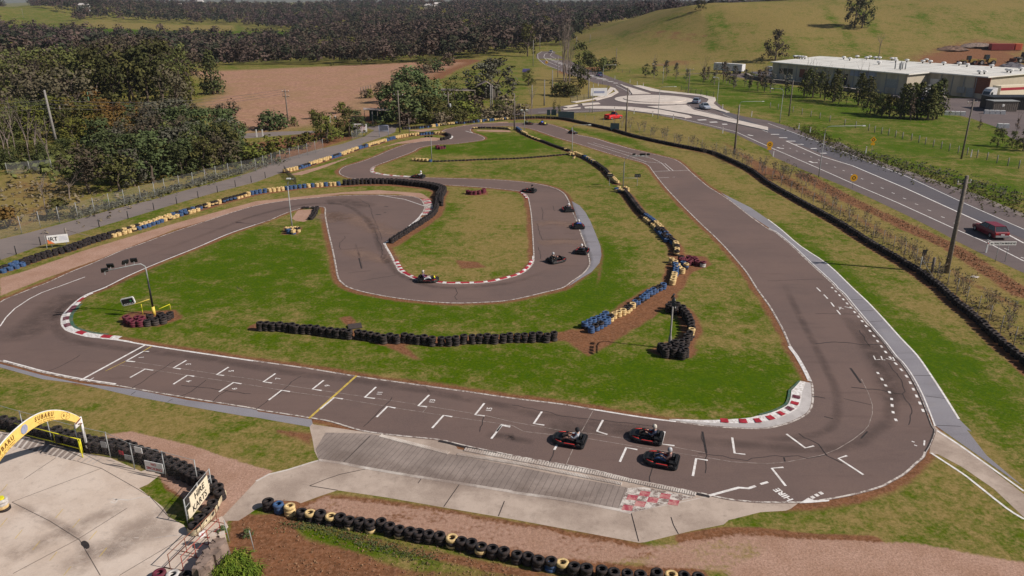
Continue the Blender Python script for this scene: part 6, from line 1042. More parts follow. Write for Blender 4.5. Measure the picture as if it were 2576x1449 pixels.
t_ = thing('covered_trailer', 'small purple covered cart in the far paddock', 'trailer', GT(1324, 184)); MB().box((0, 0, 1.0), (3.2, 1.8, 1.0), taper=.8).build('cover', paint('cart_purple', (.10, .08, .25)), t_); MB().lathe([(.1, -.1), (.3, -.1), (.3, .1), (.1, .1)], 10, (-.8, -.9, .3), axis='Y', closed=True).lathe([(.1, -.1), (.3, -.1), (.3, .1), (.1, .1)], 10, (.8, -.9, .3), axis='Y', closed=True).build('wheels', 'tyre_k', t_)
def wheels(t_, xs, hw, r=.5):
    for x in xs:
        for s in (-1, 1): w_ = MB().lathe([(.28 * r / .5, -.15), (r, -.15), (r, .15), (.28 * r / .5, .15)], 14, (x, s * (hw - .18), r), axis='Y', closed=True).build('wheel', 'tyre_k', t_, True); MB().lathe([(.001, s * .14), (.3 * r / .5, s * .15)], 10, (x, s * (hw - .18), r), axis='Y').build('rim', 'rim_grey', w_)
# white refrigerated trailer by the drive
a, c = G(1798, 182), G(1869, 187); t_ = thing('semi_trailer', 'long white refrigerated trailer parked on the drive above the roundabout', 'trailer', (a + c) / 2, math.atan2(c.y - a.y, c.x - a.x)); L = (c - a).length; TL = L
MB().box((0, 0, 2.35), (L, 2.4, 2.5)).build('box', 'white_paint', t_)
MB().box((-L / 2 + 3.2, -1.22, 2.1), (1.5, .03, 1.7)).build('side_door', 'board_white', t_); MB().box((-L / 2 + 1.3, -1.22, 2.6), (.9, .03, .7)).box((-L / 2 + 1.3, -1.22, 1.7), (.9, .03, .5)).build('refrigeration_grille', 'galv', t_); MB().box((-1.2, -.9, .75), (1.6, .5, .5)).build('toolbox', 'white_paint', t_); MB().box((0, 0, .98), (L * .96, .9, .2)).box((-L / 2 + 2.5, -.6, .5), (.15, .15, 1.)).build('chassis', 'black_plastic', t_); wheels(t_, (L / 2 - 3.2, L / 2 - 1.9), 1.2)
# truck and trailer at the loading yard
a = G(2484, 254); e = G(2560, 250); rz = math.atan2(e.y - a.y, e.x - a.x); t_ = thing('semi_truck', 'white truck cab with cream trailer and red stripe at the loading yard', 'truck', a, rz + math.pi)
b = MB(); b.prism([(-2.2, .5), (1.0, .5), (1.15, 1.4), (.85, 2.6), (.3, 3.2), (-1.0, 3.55), (-1.4, 3.5), (-1.4, .9), (-2.2, .9)], -1.2, 1.2); b.build('cab', 'white_paint', t_); MB().add([(1.14, -1.05, 1.65), (1.14, 1.05, 1.65), (.90, .98, 2.55), (.90, -.98, 2.55)], [(0, 1, 2, 3)]).build('windscreen', 'glass_dark', t_)
for s in (-1, 1): MB().prism([(.0, 1.7), (.85, 1.7), (.65, 2.45), (.0, 2.45)], s * 1.205, s * 1.215).build('side_window', 'glass_dark', t_)
MB().box((1.12, 0, .95), (.12, 1.9, .6)).build('grille', 'black_plastic', t_); MB().box((-8.6, 0, 2.6), (12.6, 2.5, 2.7)).build('trailer_box', 'board_cream', t_); MB().box((-8.6, 1.26, 3.1), (12.4, .03, .7)).box((-8.6, -1.26, 3.1), (12.4, .03, .7)).build('red_stripe', 'red_paint', t_); MB().box((-8.6, 0, 1.1), (12, 1, .3)).box((-2.6, 0, .8), (3, .8, .3)).build('chassis', 'black_plastic', t_); wheels(t_, (.2, -3.0, -12., -13.3), 1.2)
def container(u, v, u2, v2, col, lb, h=2.6):
    a, c = GT(u, v), GT(u2, v2); m = paint('paint_' + lb[:6].strip(), col, .6); t_ = thing('shipping_container', lb, 'container', (a + c) / 2, math.atan2(c.y - a.y, c.x - a.x)); L = (c - a).length; b = MB(); b.box((0, 0, h / 2), (L, 2.4, h))
    for i in range(int(L / .5)): b.box((-L / 2 + .25 + i * .5, -1.22, h / 2), (.2, .06, h * .9))
    b.build('shell', m, t_)
    for s in (-1, 1): MB().box((L / 2 + .02, s * .6, h / 2), (.06, 1.1, h * .92)).build('door', m, t_)
container(2489, 126, 2545, 126, (.30, .03, .03), 'long dark red shipping container on the hillside yard'); container(2549, 126, 2566, 126, (.62, .12, .05), 'orange shipping container right of the dark red one')
# loaders on the earthworks
for u, v, s, lb in ((2434, 163, 1., 'yellow wheel loader behind the factory roof, left of two'), (2478, 163, 1.15, 'yellow wheel loader behind the factory roof, right of two'), (2572, 158, 1.2, 'dark loader at the right edge behind the factory roof')):
    g = GT(u, v); t_ = thing('wheel_loader', lb, 'loader', g, random.uniform(2.6, 3.4), None, s * 1.1); m = M('loader_yellow', (.45, .30, .06), .6, .4, 3) if 'dark' not in lb else M('loader_dark', (.05, .05, .05), .6, .3, 3)
    MB().box((-1.6, 0, 1.4), (2.6, 1.9, 1.2), taper=.85).box((1.3, 0, 1.2), (1.6, 1.4, .8)).build('body', m, t_); MB().box((-.1, 0, 2.4), (1.3, 1.4, 1.4), taper=.85).build('cab', 'glass_dark', t_); MB().tube([(1.2, .6, 1.6), (2.6, .6, 1.5), (3.4, .6, .8)], .14, 6).tube([(1.2, -.6, 1.6), (2.6, -.6, 1.5), (3.4, -.6, .8)], .14, 6).build('lift_arm', m, t_); MB().prism([(3.2, .2), (4.2, .2), (4.1, .5), (3.5, .5), (3.5, 1.3), (3.2, 1.3)], -1.4, 1.4).build('bucket', 'rust', t_); wheels(t_, (-1.9, 1.7), 1.25, .75)
# ================================================================== factory
ZR = 6.0
RO = [G(u, v, ZR) for u, v in ((1938,155),(2287,186),(2339,181),(2487,193),(2662,177),(2062,141))]
cx, cy = sum(p.x for p in RO) / 6, sum(p.y for p in RO) / 6; base = Vector((RO[1].x, RO[1].y, 0)); fac = thing('factory', 'long cream factory with a broad white metal roof at the foot of the hill', 'factory', base)
def wallmat():
    m, t, b, o = nt('factory_wall', .7, .3); p = pos(t); s = node(t, 'ShaderNodeSeparateXYZ'); t.links.new(p, s.inputs[0]); w_ = mth(t, 'SINE', mth(t, 'MULTIPLY', mth(t, 'ADD', s.outputs[0], mth(t, 'MULTIPLY', s.outputs[1], .35)), 9.)); c = mixc(t, ramp(t, w_, -.2, .9), (.50, .44, .34), (.40, .35, .27)); c = mixc(t, ramp(t, noise(t, p, .4, 4), .4, .7, 0, .3), c, (.34, .29, .22)); t.links.new(c, b.inputs['Base Color']); MATS['factory_wall'] = m
    m, t, b, o = nt('factory_roof', .45, .4); c = mixc(t, ramp(t, noise(t, pos(t), .15, 5, .6), .35, .7), (.78, .76, .70), (.66, .63, .57)); t.links.new(c, b.inputs['Base Color']); MATS['factory_roof'] = m
wallmat(); LO = [p - base for p in RO]
def inset(L, d):
    out = []
    for i, p in enumerate(L):
        a, c = L[i - 1], L[(i + 1) % len(L)]; d1, d2 = (p - a).to_2d().normalized(), (c - p).to_2d().normalized(); n1, n2 = Vector((-d1.y, d1.x)), Vector((-d2.y, d2.x)); k = n1 + n2; k = k / max(.3, k.dot(n1)); out.append((p.x + k.x * d, p.y + k.y * d))
    return out
IN = inset(LO, .7); area = sum(LO[i - 1].x * LO[i].y - LO[i].x * LO[i - 1].y for i in range(6)); IN = IN if area > 0 else inset(LO, -.7)
MB().prism(IN, -.2, ZR - .25, plane='XY').build('wall', 'factory_wall', fac)
b = MB(); b.prism([(p.x, p.y) for p in LO], ZR - .3, ZR, plane='XY'); roof = b.build('roof', 'factory_roof', fac)
b = MB()
for k in range(1, 11):
    f = k / 11; a = LO[5].lerp(LO[4], f); c_ = LO[0].lerp(LO[1], min(1, f * 1.55)) if f * 1.55 < 1 else LO[2].lerp(LO[3], min(1, (f - .645) / .355 * 1.0)); b.tube([(a.x, a.y, ZR + .03), (c_.x, c_.y, ZR + .03)], .06, 4)
b.build('roof_seam', 'galv', roof)
def onwall(i, j, u, v, out=.75):
    A, B = RO[i], RO[j]; x, y = (u - 1288) / F, (724.5 - v) / F; d = Vector((x, CP + y * SP, -SP + y * CP)); n = Vector((-(B - A).y, (B - A).x, 0)).normalized(); A2 = A + n * (.72 if n.y > 0 else -.72); t = (A2 - Vector((0, 0, H))).dot(n) / d.dot(n); p = Vector((0, 0, H)) + d * t; ang = math.atan2((B - A).y, (B - A).x); return p - base, ang
for i, j, x, y, w_, h_, m, nm in ((0,1,130,714,1.6,1.6,'glass_dark','window'),(0,1,180,715,2.2,1.8,'glass_dark','window'),(0,1,224,720,2.2,1.8,'glass_dark','window'),(0,1,372,740,4.5,2.6,'rust','entrance'),(0,1,443,752,1.2,2,'black_plastic','door'),(0,1,532,755,2.6,1.6,'glass_dark','window'),(0,1,775,800,1.6,3.4,'black_plastic','door'),(0,1,880,730,3.6,2,'disc_blue','window'),(0,1,957,745,3.6,2,'disc_blue','window'),(0,1,1040,755,3.6,2,'disc_blue','window'),(0,1,1250,840,4,2.4,'galv','door'),(2,3,1680,826,2.6,1.8,'lamp_clear','cooling_unit'),(2,3,1945,905,2.2,1.6,'galv','cooling_unit'),(2,3,2030,930,2.0,2.4,'galv','door'),(2,3,2152,860,4.2,4.4,'rust','roller_door')):
    uv = q(3, 0, x, y)[0]; p, ang = onwall(i, j, *uv); MB().box((0, 0, 0), (w_, .16 if 'unit' not in nm else .8, h_)).build(nm, m, fac, loc=p).rotation_euler = (0, 0, ang)
for i, j, n_ in ((0, 1, 14), (2, 3, 5)):
    for k in range(1, n_): p = LO[i].lerp(LO[j], k / n_); d = (LO[j] - LO[i]).normalized(); nn = Vector((-d.y, d.x, 0)); nn = nn if nn.y > 0 else -nn; p = p + nn * .62; MB().box((0, 0, 0), (.2, .2, ZR - .6)).build('downpipe', 'galv', fac, loc=(p.x, p.y, ZR / 2 - .2))
for x, y in ((268,580),(290,580),(315,582),(342,585),(370,588),(760,590),(820,602),(895,580),(990,592),(1022,585),(1078,592),(1120,594),(1115,642),(1245,602),(1275,602),(1283,622),(1395,620),(1555,630),(1590,614),(1630,632),(1765,648),(1920,652),(2000,665),(2245,676),(2125,738),(2175,738),(2405,720),(2440,726),(2540,705)):
    uv = q(3, 0, x, y)[0]; p = G(uv[0], uv[1] + 2, ZR) - base; b = MB(); b.tube([(0, 0, 0), (0, 0, .6)], .22, 8, 0); b.lathe([(.45, .5), (.75, .7), (.7, .95), (.35, 1.1), (.001, 1.12)], 12, mi=1); b.build('roof_vent', ['black_plastic', 'white_paint'], roof, True, loc=(p.x, p.y, ZR))
for x, y, h_ in ((1277,692,1.8),(1322,695,1.8),(1350,695,1.8),(1380,698,1.8),(1332,742,4.5)):
    uv = q(3, 0, x, y)[0]; p = G(uv[0], uv[1] + (0 if h_ < 3 else -9), ZR) - base; MB().tube([(0, 0, 0), (0, 0, h_)], .2, 8).build('chimney_pipe', 'galv', roof, True, loc=(p.x, p.y, ZR - (0 if h_ < 3 else 2)))
sheet('car_park', [[W([(1876,188),(1932,201),(2102,223),(2200,236),(2330,255),(2382,252),(2300,232),(2290,229),(1951,190),(1938,180),(1890,180)])]], .007, 'road_dark')
def wall_run(pts, h_, w_, mat, name, label, cat, cap=None):
    L = W(pts); t_ = thing(name, label, cat, (L[0][0], L[0][1], 0)); b, c = MB(), MB()
    for (x0, y0), (x1, y1) in zip(L, L[1:]):
        l = math.hypot(x1 - x0, y1 - y0); a = math.atan2(y1 - y0, x1 - x0); m_ = ((x0 + x1) / 2 - L[0][0], (y0 + y1) / 2 - L[0][1]); b.box((*m_, h_ / 2), (l + w_ * .6, w_, h_), a); c.box((*m_, h_ + .04), (l + w_, w_ * 1.3, .08), a)
    b.build('wall', mat, t_)
    if cap: c.build('cap', cap, t_)
    return t_
M('stone_wall', (.20, .15, .12), .95, .4, 2); wall_run(q(2,0, 2345,760, 2400,790, 2576,828) + q(3,0, 200,845, 450,870, 680,900, 900,935), 1.0, .5, 'stone_wall', 'retaining_wall', 'brown stone retaining wall below the factory car park', 'wall', 'kerb_worn')
tufts('car_park_hedge', 'clipped yellow green hedge on top of the car park wall', 420, q(2,0, 2360,748, 2576,818) + q(3,0, 200,832, 450,857, 650,887), .3, .16, 'leaf_yellow', 1.7)
a, c = G(2296, 250), G(2376, 252); t_ = thing('tank_rack', 'white frame rack of tanks and pipes beside the factory loading wall', 'tank rack', a, math.atan2(c.y - a.y, c.x - a.x)); L = (c - a).length
MB().box((L / 2, 0, .5), (L, 3.4, 1.)).build('plinth', 'yard_concrete', t_); b = MB()
for k in range(8): x = L * (k + .3) / 8; b.box((x, -1.4, 1.9), (.12, .12, 2.0)).box((x, 1.4, 1.9), (.12, .12, 2.0)).box((x, 0, 2.9), (.12, 3., .12))
b.box((L / 2, -1.4, 2.9), (L, .12, .12)).box((L / 2, 1.4, 2.9), (L, .12, .12)).box((L / 2 - 1, 1.6, 3.7), (L * .7, .2, .12)).build('frame', 'lamp_clear', t_)
for k in range(7): MB().lathe([(.001, 1.05), (.45, 1.1), (.45, 2.3), (.2, 2.6), (.12, 3.1), (.001, 3.15)], 10, (L * (k + .8) / 8, 0, 0)).build('tank', 'white_paint', t_, True)
MB().box((L * .3, -1.75, .62), (L * .5, .06, .5)).build('blue_band', paint('band_blue', (.03, .06, .32)), t_)
for u, v, w_, d_, h_, m, lb in ((2526, 277, 11, 5, 3.0, 'black_plastic', 'dark flat-roofed shed at the right edge in front of the truck'), (2514, 281, 6.0, 3., 2.4, 'timber', 'brown ribbed shed with a round white sign, left of the dark shed')):
    g = G(u, v); t_ = thing('utility_shed', lb, 'shed', (g.x + w_ * .2, g.y + d_ / 2, 0)); b = MB(); b.box((0, 0, h_ / 2), (w_, d_, h_))
    for i in range(int(w_ / .5)): b.box((-w_ / 2 + .25 + i * .5, -d_ / 2 - .02, h_ / 2), (.2, .06, h_))
    b.build('wall', m, t_); MB().box((0, 0, h_ + .08), (w_ + .4, d_ + .4, .14)).build('roof', 'galv' if m == 'timber' else 'black_board', t_)
    if m == 'timber': MB().lathe([(.001, -.05), (.35, 0)], 14, (-.6, -d_ / 2 - .05, 1.5), axis='Y').build('round_sign', 'white_paint', t_)
for u, v, n_, lb in ((2408, 290, 4, 'row of white blocks on the drive, left of the pole'), (2508, 287, 4, 'row of white blocks in front of the brown shed'), (2530, 322, 2, 'white block pair at the bend of the drive')):
    g = G(u, v); t_ = thing('barrier_block', lb, 'barrier', g, -.25)
    for k in range(n_): MB().box(((k - n_ / 2) * 1.15, 0, .45), (1.05, .9, .9), taper=.9).build('block', 'white_paint', t_)
# ================================================================== fences
def fence(pts, h_, label, step=3., mat='galv', opac=.12, r=.035, posts=True, name='wire_fence', rails=0, world=None, top=None):
    L = world or W(pts); t_ = thing(name, label, 'fence', (L[0][0], L[0][1], tz(*L[0]))); P = resample(L, step) if step else L; P = P[:100]; z0 = tz(*L[0]); mk = 'wire_%d' % int(opac * 100)
    if mk not in MATS: mesh_wire_mat(mk, (.22, .22, .22), opac)
    pb = MB(); pb.tube([(0, 0, 0), (0, 0, h_)], r, 6); me = mesh_of(pb, 'post', mat)
    for x, y in P: o = bpy.data.objects.new('post', me); COL.objects.link(o); o.parent = t_; o.location = (x - L[0][0], y - L[0][1], tz(x, y) - z0)
    b = MB()
    if opac:
        vs = [(x - L[0][0], y - L[0][1], z + tz(x, y) - z0) for x, y in P for z in (.05, h_ * .97)]; b.add(vs, [(2 * i, 2 * i + 2, 2 * i + 3, 2 * i + 1) for i in range(len(P) - 1)]); b.build('wire_mesh', mk, t_)
    if rails or top:
        b = MB()
        for k in range(rails or 1): z = h_ * (k + 1) / (rails or 1) - .03; b.tube([(x - L[0][0], y - L[0][1], z + tz(x, y) - z0) for x, y in P], .018, 4, caps=False)
        b.build('rail', mat, t_)
    return t_
fence([(0,601)] + q(0,1, 120,925, 305,885, 470,830, 630,795, 780,755, 920,715, 1065,675, 1190,630, 1315,605, 1430,575, 1545,545, 1650,500, 1760,470, 1860,455, 2035,405, 2125,380, 2210,350, 2380,315, 2576,280) + q(1,1, 100,240, 250,190, 400,150, 700,60), 2.1, 'tall chain link fence along the far side of the access road', 2.4, opac=.14)
fence([(0,655)] + q(0,1, 165,1112, 410,1018, 1000,838, 1290,752, 1550,665, 1780,605, 1995,545, 2190,490, 2370,432, 2530,388) + q(1,1, 95,345), .95, 'line of short dark posts between access road and tyre wall', 0, 'black_plastic', .0, .05, name='post_fence')
fence([(u + 14, v - 9) for u, v in RIGHTW[13:]], 1.7, 'thin wire fence behind the near half of the long black tyre wall', 2.2, 'pole_grey', .10, .03); fence([(u + 12, v - 6) for u, v in RIGHTW[2:14]], 1.6, 'thin wire fence behind the far half of the long black tyre wall', 3.5, 'pole_grey', .08, .03)
fence(q(3,0, 20,1085, 100,1102, 250,1132, 340,1152, 430,1177, 520,1195, 620,1225, 770,1262, 880,1287, 1010,1316, 1070,1335, 1140,1350, 1210,1364, 1280,1384, 1350,1400, 1440,1415, 1515,1436), 1.35, 'pale post and wire fence right of the highway, far part', 0, 'pole_grey', .05, .09); fence(q(3,1, 1580,8, 1660,32, 1740,52, 1820,74, 1910,97, 2000,115, 2100,140, 2200,165, 2300,195, 2410,222, 2520,248, 2640,285), 1.35, 'pale post and wire fence right of the highway, near part', 0, 'pole_grey', .05, .08)
fence(q(2,0, 1700,915, 1790,935, 1900,960, 1960,972, 2040,985), 1.6, 'dark post fence at the right corner of the roundabout', 3., 'black_plastic', .12, .06); fence(q(2,0, 590,1025, 700,1008, 800,992, 930,942, 975,895), 1.5, 'dark post fence along the left footpath of the roundabout', 3., 'black_plastic', .12, .06); fence(q(2,0, 1065,722, 1130,735, 1250,740), 1.2, 'short paddock fence by the dark bushes', 4., 'timber', .1, .08)
fence([(0,1077),(32,1087),(116,1110),(207,1136),(280,1152),(352,1187),(454,1210),(535,1236)], 1.75, 'wire fence with rail along the hire yard tyre wall', 2.3, 'galv', .12, .03, top=1); fence([(535,1238),(505,1275),(473,1318)], 1.5, 'short wire fence carrying the hire karts sign', 0, 'galv', .12, .035, rails=3)
fence(q(0,0, 0,3, 1,3) and [(20,440),(60,437),(100,433),(150,428)], 1.9, 'grey chain link fence below the thicket at the left edge', 3., 'galv', .3); fence([(716,434),(727,447),(738,458),(748,468)], 1.1, 'short dark fence closing the gap by the tyre wall corner', .8, 'black_plastic', .42, .04)
fence([(886,352),(905,345),(930,342)], 1.8, 'chain link gate fence beside the white notice board', 2., 'galv', .2); fence([(1050,225+8),(1150-200,222)] and [(908,232),(922,228),(936,224)], 1.4, 'timber rails of a small stock yard at the brown field edge', 2., 'timber', 0, .1, rails=4)
for u, v, k, lb in ((960,330,1,''),):
    g = G(966, 345); t_ = thing('empty_sign', 'blue grey empty sign frame beside the access road junction', 'sign', g); b = MB()
    for s in (-1, 1): b.tube([(s * .9, 0, 0), (s * .9, 0, 2.3)], .05, 6)
    for z in (1.2, 2.3): b.tube([(-.9, 0, z), (.9, 0, z)], .05, 6)
    b.build('frame', 'disc_blue', t_, True); MB().box((0, 0, 1.75), (1.7, .03, .95)).build('panel', M('grey_board', (.16, .17, .22), .6), t_)
# guide posts
gp = MB().box((0, 0, .5), (.14, .09, 1.0)); GPM = mesh_of(gp, 'guide_post', 'white_paint', False); gr = mesh_of(MB().box((0, -.05, .85), (.08, .02, .1)), 'reflector', 'red_lamp', False); k = 0
GPS = [(644*2+x/4, y/4+4) for x, y in ((1030,1110),(1228,1130),(1415,1155),(1622,1190),(2120,1325),(782,1118),(868,850),(1187,820),(1260,842),(1320,860),(1035,783),(2118,1085),(2410,1157),(500,705))] + [(1932+x/4, 362+y/4+5) for x, y in ((52,108),(982,78),(2192,1075),(2040,113))] + [(1932+x/4, y/4+5) for x, y in ((308,1285),(423,1322))]
WHERE = ['nearest the red pickup', 'right of the red pickup', 'third right of the red pickup', 'fourth right of the red pickup', 'beside the bare timber pole', 'by the lamp left of the roundabout', 'at the top of the left footpath', 'first of three above the roundabout', 'middle of three above the roundabout', 'last of three above the roundabout', 'beside the hatched road', 'at the right kerb end', 'on the verge past the right kerb', 'at the far bend', 'left of the yellow sign', 'beside the diamond sign', 'beside the street name sign', 'in the paddock by the drive pole', 'first of two on the far verge', 'second of two on the far verge']
for (u, v), wh in zip(GPS, WHERE):
    g = G(u, v); t_ = thing('guide_post', 'white roadside guide post ' + wh, 'guide post', g, 0, 'white roadside guide posts', (1.1, 1.1, 1.25)); o = bpy.data.objects.new('post', GPM); COL.objects.link(o); o.parent = t_; o2 = bpy.data.objects.new('reflector', gr); COL.objects.link(o2); o2.parent = t_
for u, v, lb in ((1000+.0,0,''),):
    for (x, y, lb) in ((831,308,'pair of white posts at the level crossing beside the bushes'), (645+1,345,'pair of white posts at the left end of the crossing road')):
        g = G(x, y); t_ = thing('crossing_post', lb, 'post', g)
        for s in (0, 1.2): MB().box((s, 0, .75), (.2, .15, 1.5)).build('post', 'white_paint', t_)
# ================================================================== signs
def board(u, v, w_, h_, z, rz, label, mat='board_white', posts=2, name='sign_board', th=.05, tilt=0):
    g = G(u, v); t_ = thing(name, label, 'sign', g, rz); p = MB().box((0, 0, z), (w_, th, h_), ry=tilt).build('panel', mat, t_)
    for k in range(posts): x = 0 if posts == 1 else (-.35 + .7 * k) * w_; MB().tube([(x, th * .5 + .03, 0), (x, th * .5 + .03, z + (h_ * .4 if posts > 1 else 0))], .04, 6).build('post', 'galv', t_, True)
    return t_, p
t_, p = board(907.5, 343, 2.7, 1.8, 1.6, .12, 'white notice board with red and grey lines by the access road')
text('DRIVING CLUB', .30, 'text_red', p, (0, -.03, 2.2), (1, 0, 0), (0, 0, 1)); text('DRIVER TRAINING', .24, 'text_red', p, (0, -.03, 1.8), (1, 0, 0), (0, 0, 1)) if 0 else None
b = MB()
for k, (w1, z) in enumerate(((2.1, 1.85), (2.0, 1.6), (1.7, 1.3), (1.3, 1.05))): b.box((0, -.035, z), (w1, .01, .07))
b.build('text_lines', 'text_red', p)
t_, p = board(150, 622, 2.0, .92, .95, .42, 'white banner with black lettering and orange corner behind the left tyre wall', posts=2, tilt=-.0); text('IRT', .62, 'text_black', p, (-.45, -.03, .97), (1, 0, 0), (0, 0, 1), bold=.02); MB().prism([(-1, .5), (-.35, .5), (-1, 1.0)], -.032, -.028).build('orange_corner', paint('sign_orange', (.8, .22, .08)), p)
b = MB(); [b.box((.5, -.03, .8 + .13 * k), (.8, .01, .03)) for k in range(4)]; b.build('text_lines', 'disc_blue', p); MB().tube([(-1.2, .1, 0), (-1.2, .1, 1.5)], .03, 6).build('post', 'galv', t_)
g = G(170, 606); t2 = thing('gate_post', 'pale timber gate post with slanting stay beside the left banner', 'post', g); MB().tube([(0, 0, 0), (0, 0, 1.5)], .11, 8).build('post', 'timber', t2, True); MB().tube([(0, 0, 1.3), (2.4, .6, .3)], .03, 6).build('stay', 'timber', t2, True)
t_, p = board(1506, 246, 4.6, 2.1, 1.6, .1, 'white advertising board at the left corner of the roundabout'); text('FOR LEASE', .6, 'disc_blue', p, (0, -.03, 1.6), (1, 0, 0), (0, 0, 1)) if 0 else MB().box((.1, -.035, 1.55), (3., .01, .6)).build('blue_lettering_band', 'disc_blue', p)
# street name sign
g = G(2515, 659); t_ = thing('street_sign', 'long white street name sign with arrow beside the highway', 'sign', g, .02); zs = 2.0
P0 = MB().box((-.12, 0, zs), (2.75, .05, .38)).build('panel', 'board_white', t_); text('WALTON BRIDGE RD', .27, 'text_black', P0, (.10, -.03, zs), (1, 0, 0), (0, 0, 1), sx=.86, bold=.01)
b = MB(); b.prism([(-1.42, zs), (-1.27, zs + .09), (-1.27, zs + .03), (-1.14, zs + .03), (-1.14, zs - .03), (-1.27, zs - .03), (-1.27, zs - .09)], -.032, -.026); b.build('arrow', 'text_black', P0)
for x in (-.45, .55): MB().tube([(x, .05, 0), (x, .05, zs)], .03, 6).build('post', 'galv', t_, True)
def yellow_sign(u, v, vt, rot, label, sz=.75, plate=0, z=None):
    g = G(u, v); h = hgt(u, v, vt); t_ = thing('warning_sign', label, 'sign', g); MB().tube([(0, .03, 0), (0, .03, h)], .03, 6).build('post', 'galv', t_, True); b = MB(); s = sz * .707
    b.prism([(s * math.cos(a), h - s * .8 + s * math.sin(a)) for a in ([k * math.pi / 2 for k in range(4)] if rot else [k * math.pi / 8 for k in range(16)])], -.02, .0); p = b.build('panel', paint('sign_yellow', (.72, .36, .01)), t_)
    b = MB(); b.lathe([(.16, -.03), (.26, -.03)], 12, (0, 0, h - s * .8), axis='Y'); b.build('arrow_symbol', 'text_black', p)
    if plate: MB().box((0, 0, h - s * 2.1), (.7, .03, .4)).build('plate', 'sign_yellow' if 'sign_yellow' in MATS else 'yellow_paint', t_)
MATS['sign_yellow'] = paint('sign_yellow', (.72, .36, .01))
yellow_sign(2144, 474, 440, 0, 'round yellow roundabout sign on the near verge of the highway'); yellow_sign(2191, 390, 345, 1, 'yellow diamond sign with plate on the far verge of the highway', .8, 1); yellow_sign(1934, 386, 357, 0, 'yellow sign on the near verge beside a guide post', .8, 1); yellow_sign(1375, 164, 153, 1, 'small yellow diamond sign at the far bend', 1.)
for u, v, w_, h_, lb in ((1424, 301, 3.6, 1.6, 'dark green advertising panel behind the far tyre wall, largest of four'), (1393, 294, 1.2, 1.3, 'dark panel behind the far tyre wall, second from the left'), (1380, 294, .8, 1.3, 'narrow dark panel behind the far tyre wall, leftmost'), (1546, 330, 1.8, 1.3, 'dark blue panel among the planting right of the red pickup')): board(u, v, w_, h_, 1.0, -.15, lb, M('panel_teal', (.05, .085, .10), .6))
board(3530/4+1, 0, 1, 1, 1, 0, '', posts=0) if 0 else None
g = G(2327, 692); t_ = thing('gate_post', 'dark timber strainer post with stays beside the thick power pole', 'post', g); MB().tube([(0, 0, 0), (0, 0, 1.6)], .13, 8).build('post', 'timber', t_, True) if 0 else MB().tube([(.95, .6, 0), (.95, .6, 1.6)], .13, 8).tube([(.95, .6, 1.1), (-.3, .6, 1.1)], .04, 6).build('post', 'timber', t_, True); MB().tube([(-.3, .6, 0), (-.3, .6, 1.7)], .05, 6).tube([(-.3, .6, 1.5), (.5, -.6, 0)], .02, 5).build('stay', 'galv', t_, True)
board(2320, 665, .45, .62, 1.25, .1, 'small dark board on the wire fence left of the thick power pole', 'black_board', 1)
t_ = tag(MB().prism([(x * .45, y * .45) for x, y in ((-1, 0), (0, .8), (1, 0), (0, -.8))], .0, .05, plane='XY').build('pit_cover', 'island_concrete', None, loc=G(2452, 697)), 'pale square cover lying in the grass beside the highway', 'pit cover')
t_ = tag(MB().box((0, 0, .10), (1.1, .8, .07), .3, rx=.12).build('rubber_mat', 'tyre_d', None, loc=G(893, 823)), 'dark rubber mat lying behind the long infield tyre row', 'mat')
# yard signs
def fsign(u, v, w_, h_, z, rz, label, mat, txt=None, tm='text_red', sz=.2):
    g = G(u, v); t_ = thing('fence_sign', label, 'sign', (g.x, g.y, z), rz); p = MB().box((0, 0, 0), (w_, .03, h_)).build('panel', mat, t_)
    if txt:
        for k, s in enumerate(txt): text(s, sz, tm, p, (0, -.02, (len(txt) / 2 - .5 - k) * sz * 1.15), (1, 0, 0), (0, 0, 1), bold=.01)
ya = math.atan2((G(454,1210) - G(352,1187)).y, (G(454,1210) - G(352,1187)).x)
fsign(393, 1202, 1.25, .62, .72, ya, 'white NO SMOKING sign with red letters on the yard fence', 'board_white', ('NO', 'SMOKING'), sz=.24); fsign(358, 1183, .52, .36, 1.35, ya, 'small plain white sign on the yard fence', 'board_white'); fsign(268, 1152, .38, .38, .9, ya + .1, 'small grey sign on the yard fence near the arch', 'galv'); fsign(310, 1165, .3, .24, .7, ya, 'small red sign on the yard fence', 'red_paint'); fsign(328, 1174, .55, .3, .62, ya, 'grey blank sign on the yard fence right of the red one', 'galv'); fsign(514, 1376, .3, .32, .75, .9, 'small white sign with red mark on the gate rails', 'board_white', ('2',), sz=.2)
A, B = G(473, 1318), G(533, 1238); d = (B - A); rz = math.atan2(d.y, d.x); L = d.length; t_ = thing('hire_sign', 'large cream board reading HIRE KARTS in black above the tyres', 'sign', (A + B) / 2, rz)
p1 = MB().box((.02 * L, -.05, 1.02), (L * .72, .04, .56)).build('upper_panel', 'board_cream', t_); p2 = MB().box((-.02 * L, -.05, .47), (L * .88, .04, .54)).build('lower_panel', 'board_cream', t_)
text('HIRE', .52, 'text_black', p1, (.02 * L, -.08, 1.02), (1, 0, 0), (0, 0, 1), bold=.015, sx=1.0); text('KARTS', .52, 'text_black', p2, (-.02 * L, -.08, .47), (1, 0, 0), (0, 0, 1), bold=.008, sx=1.0)
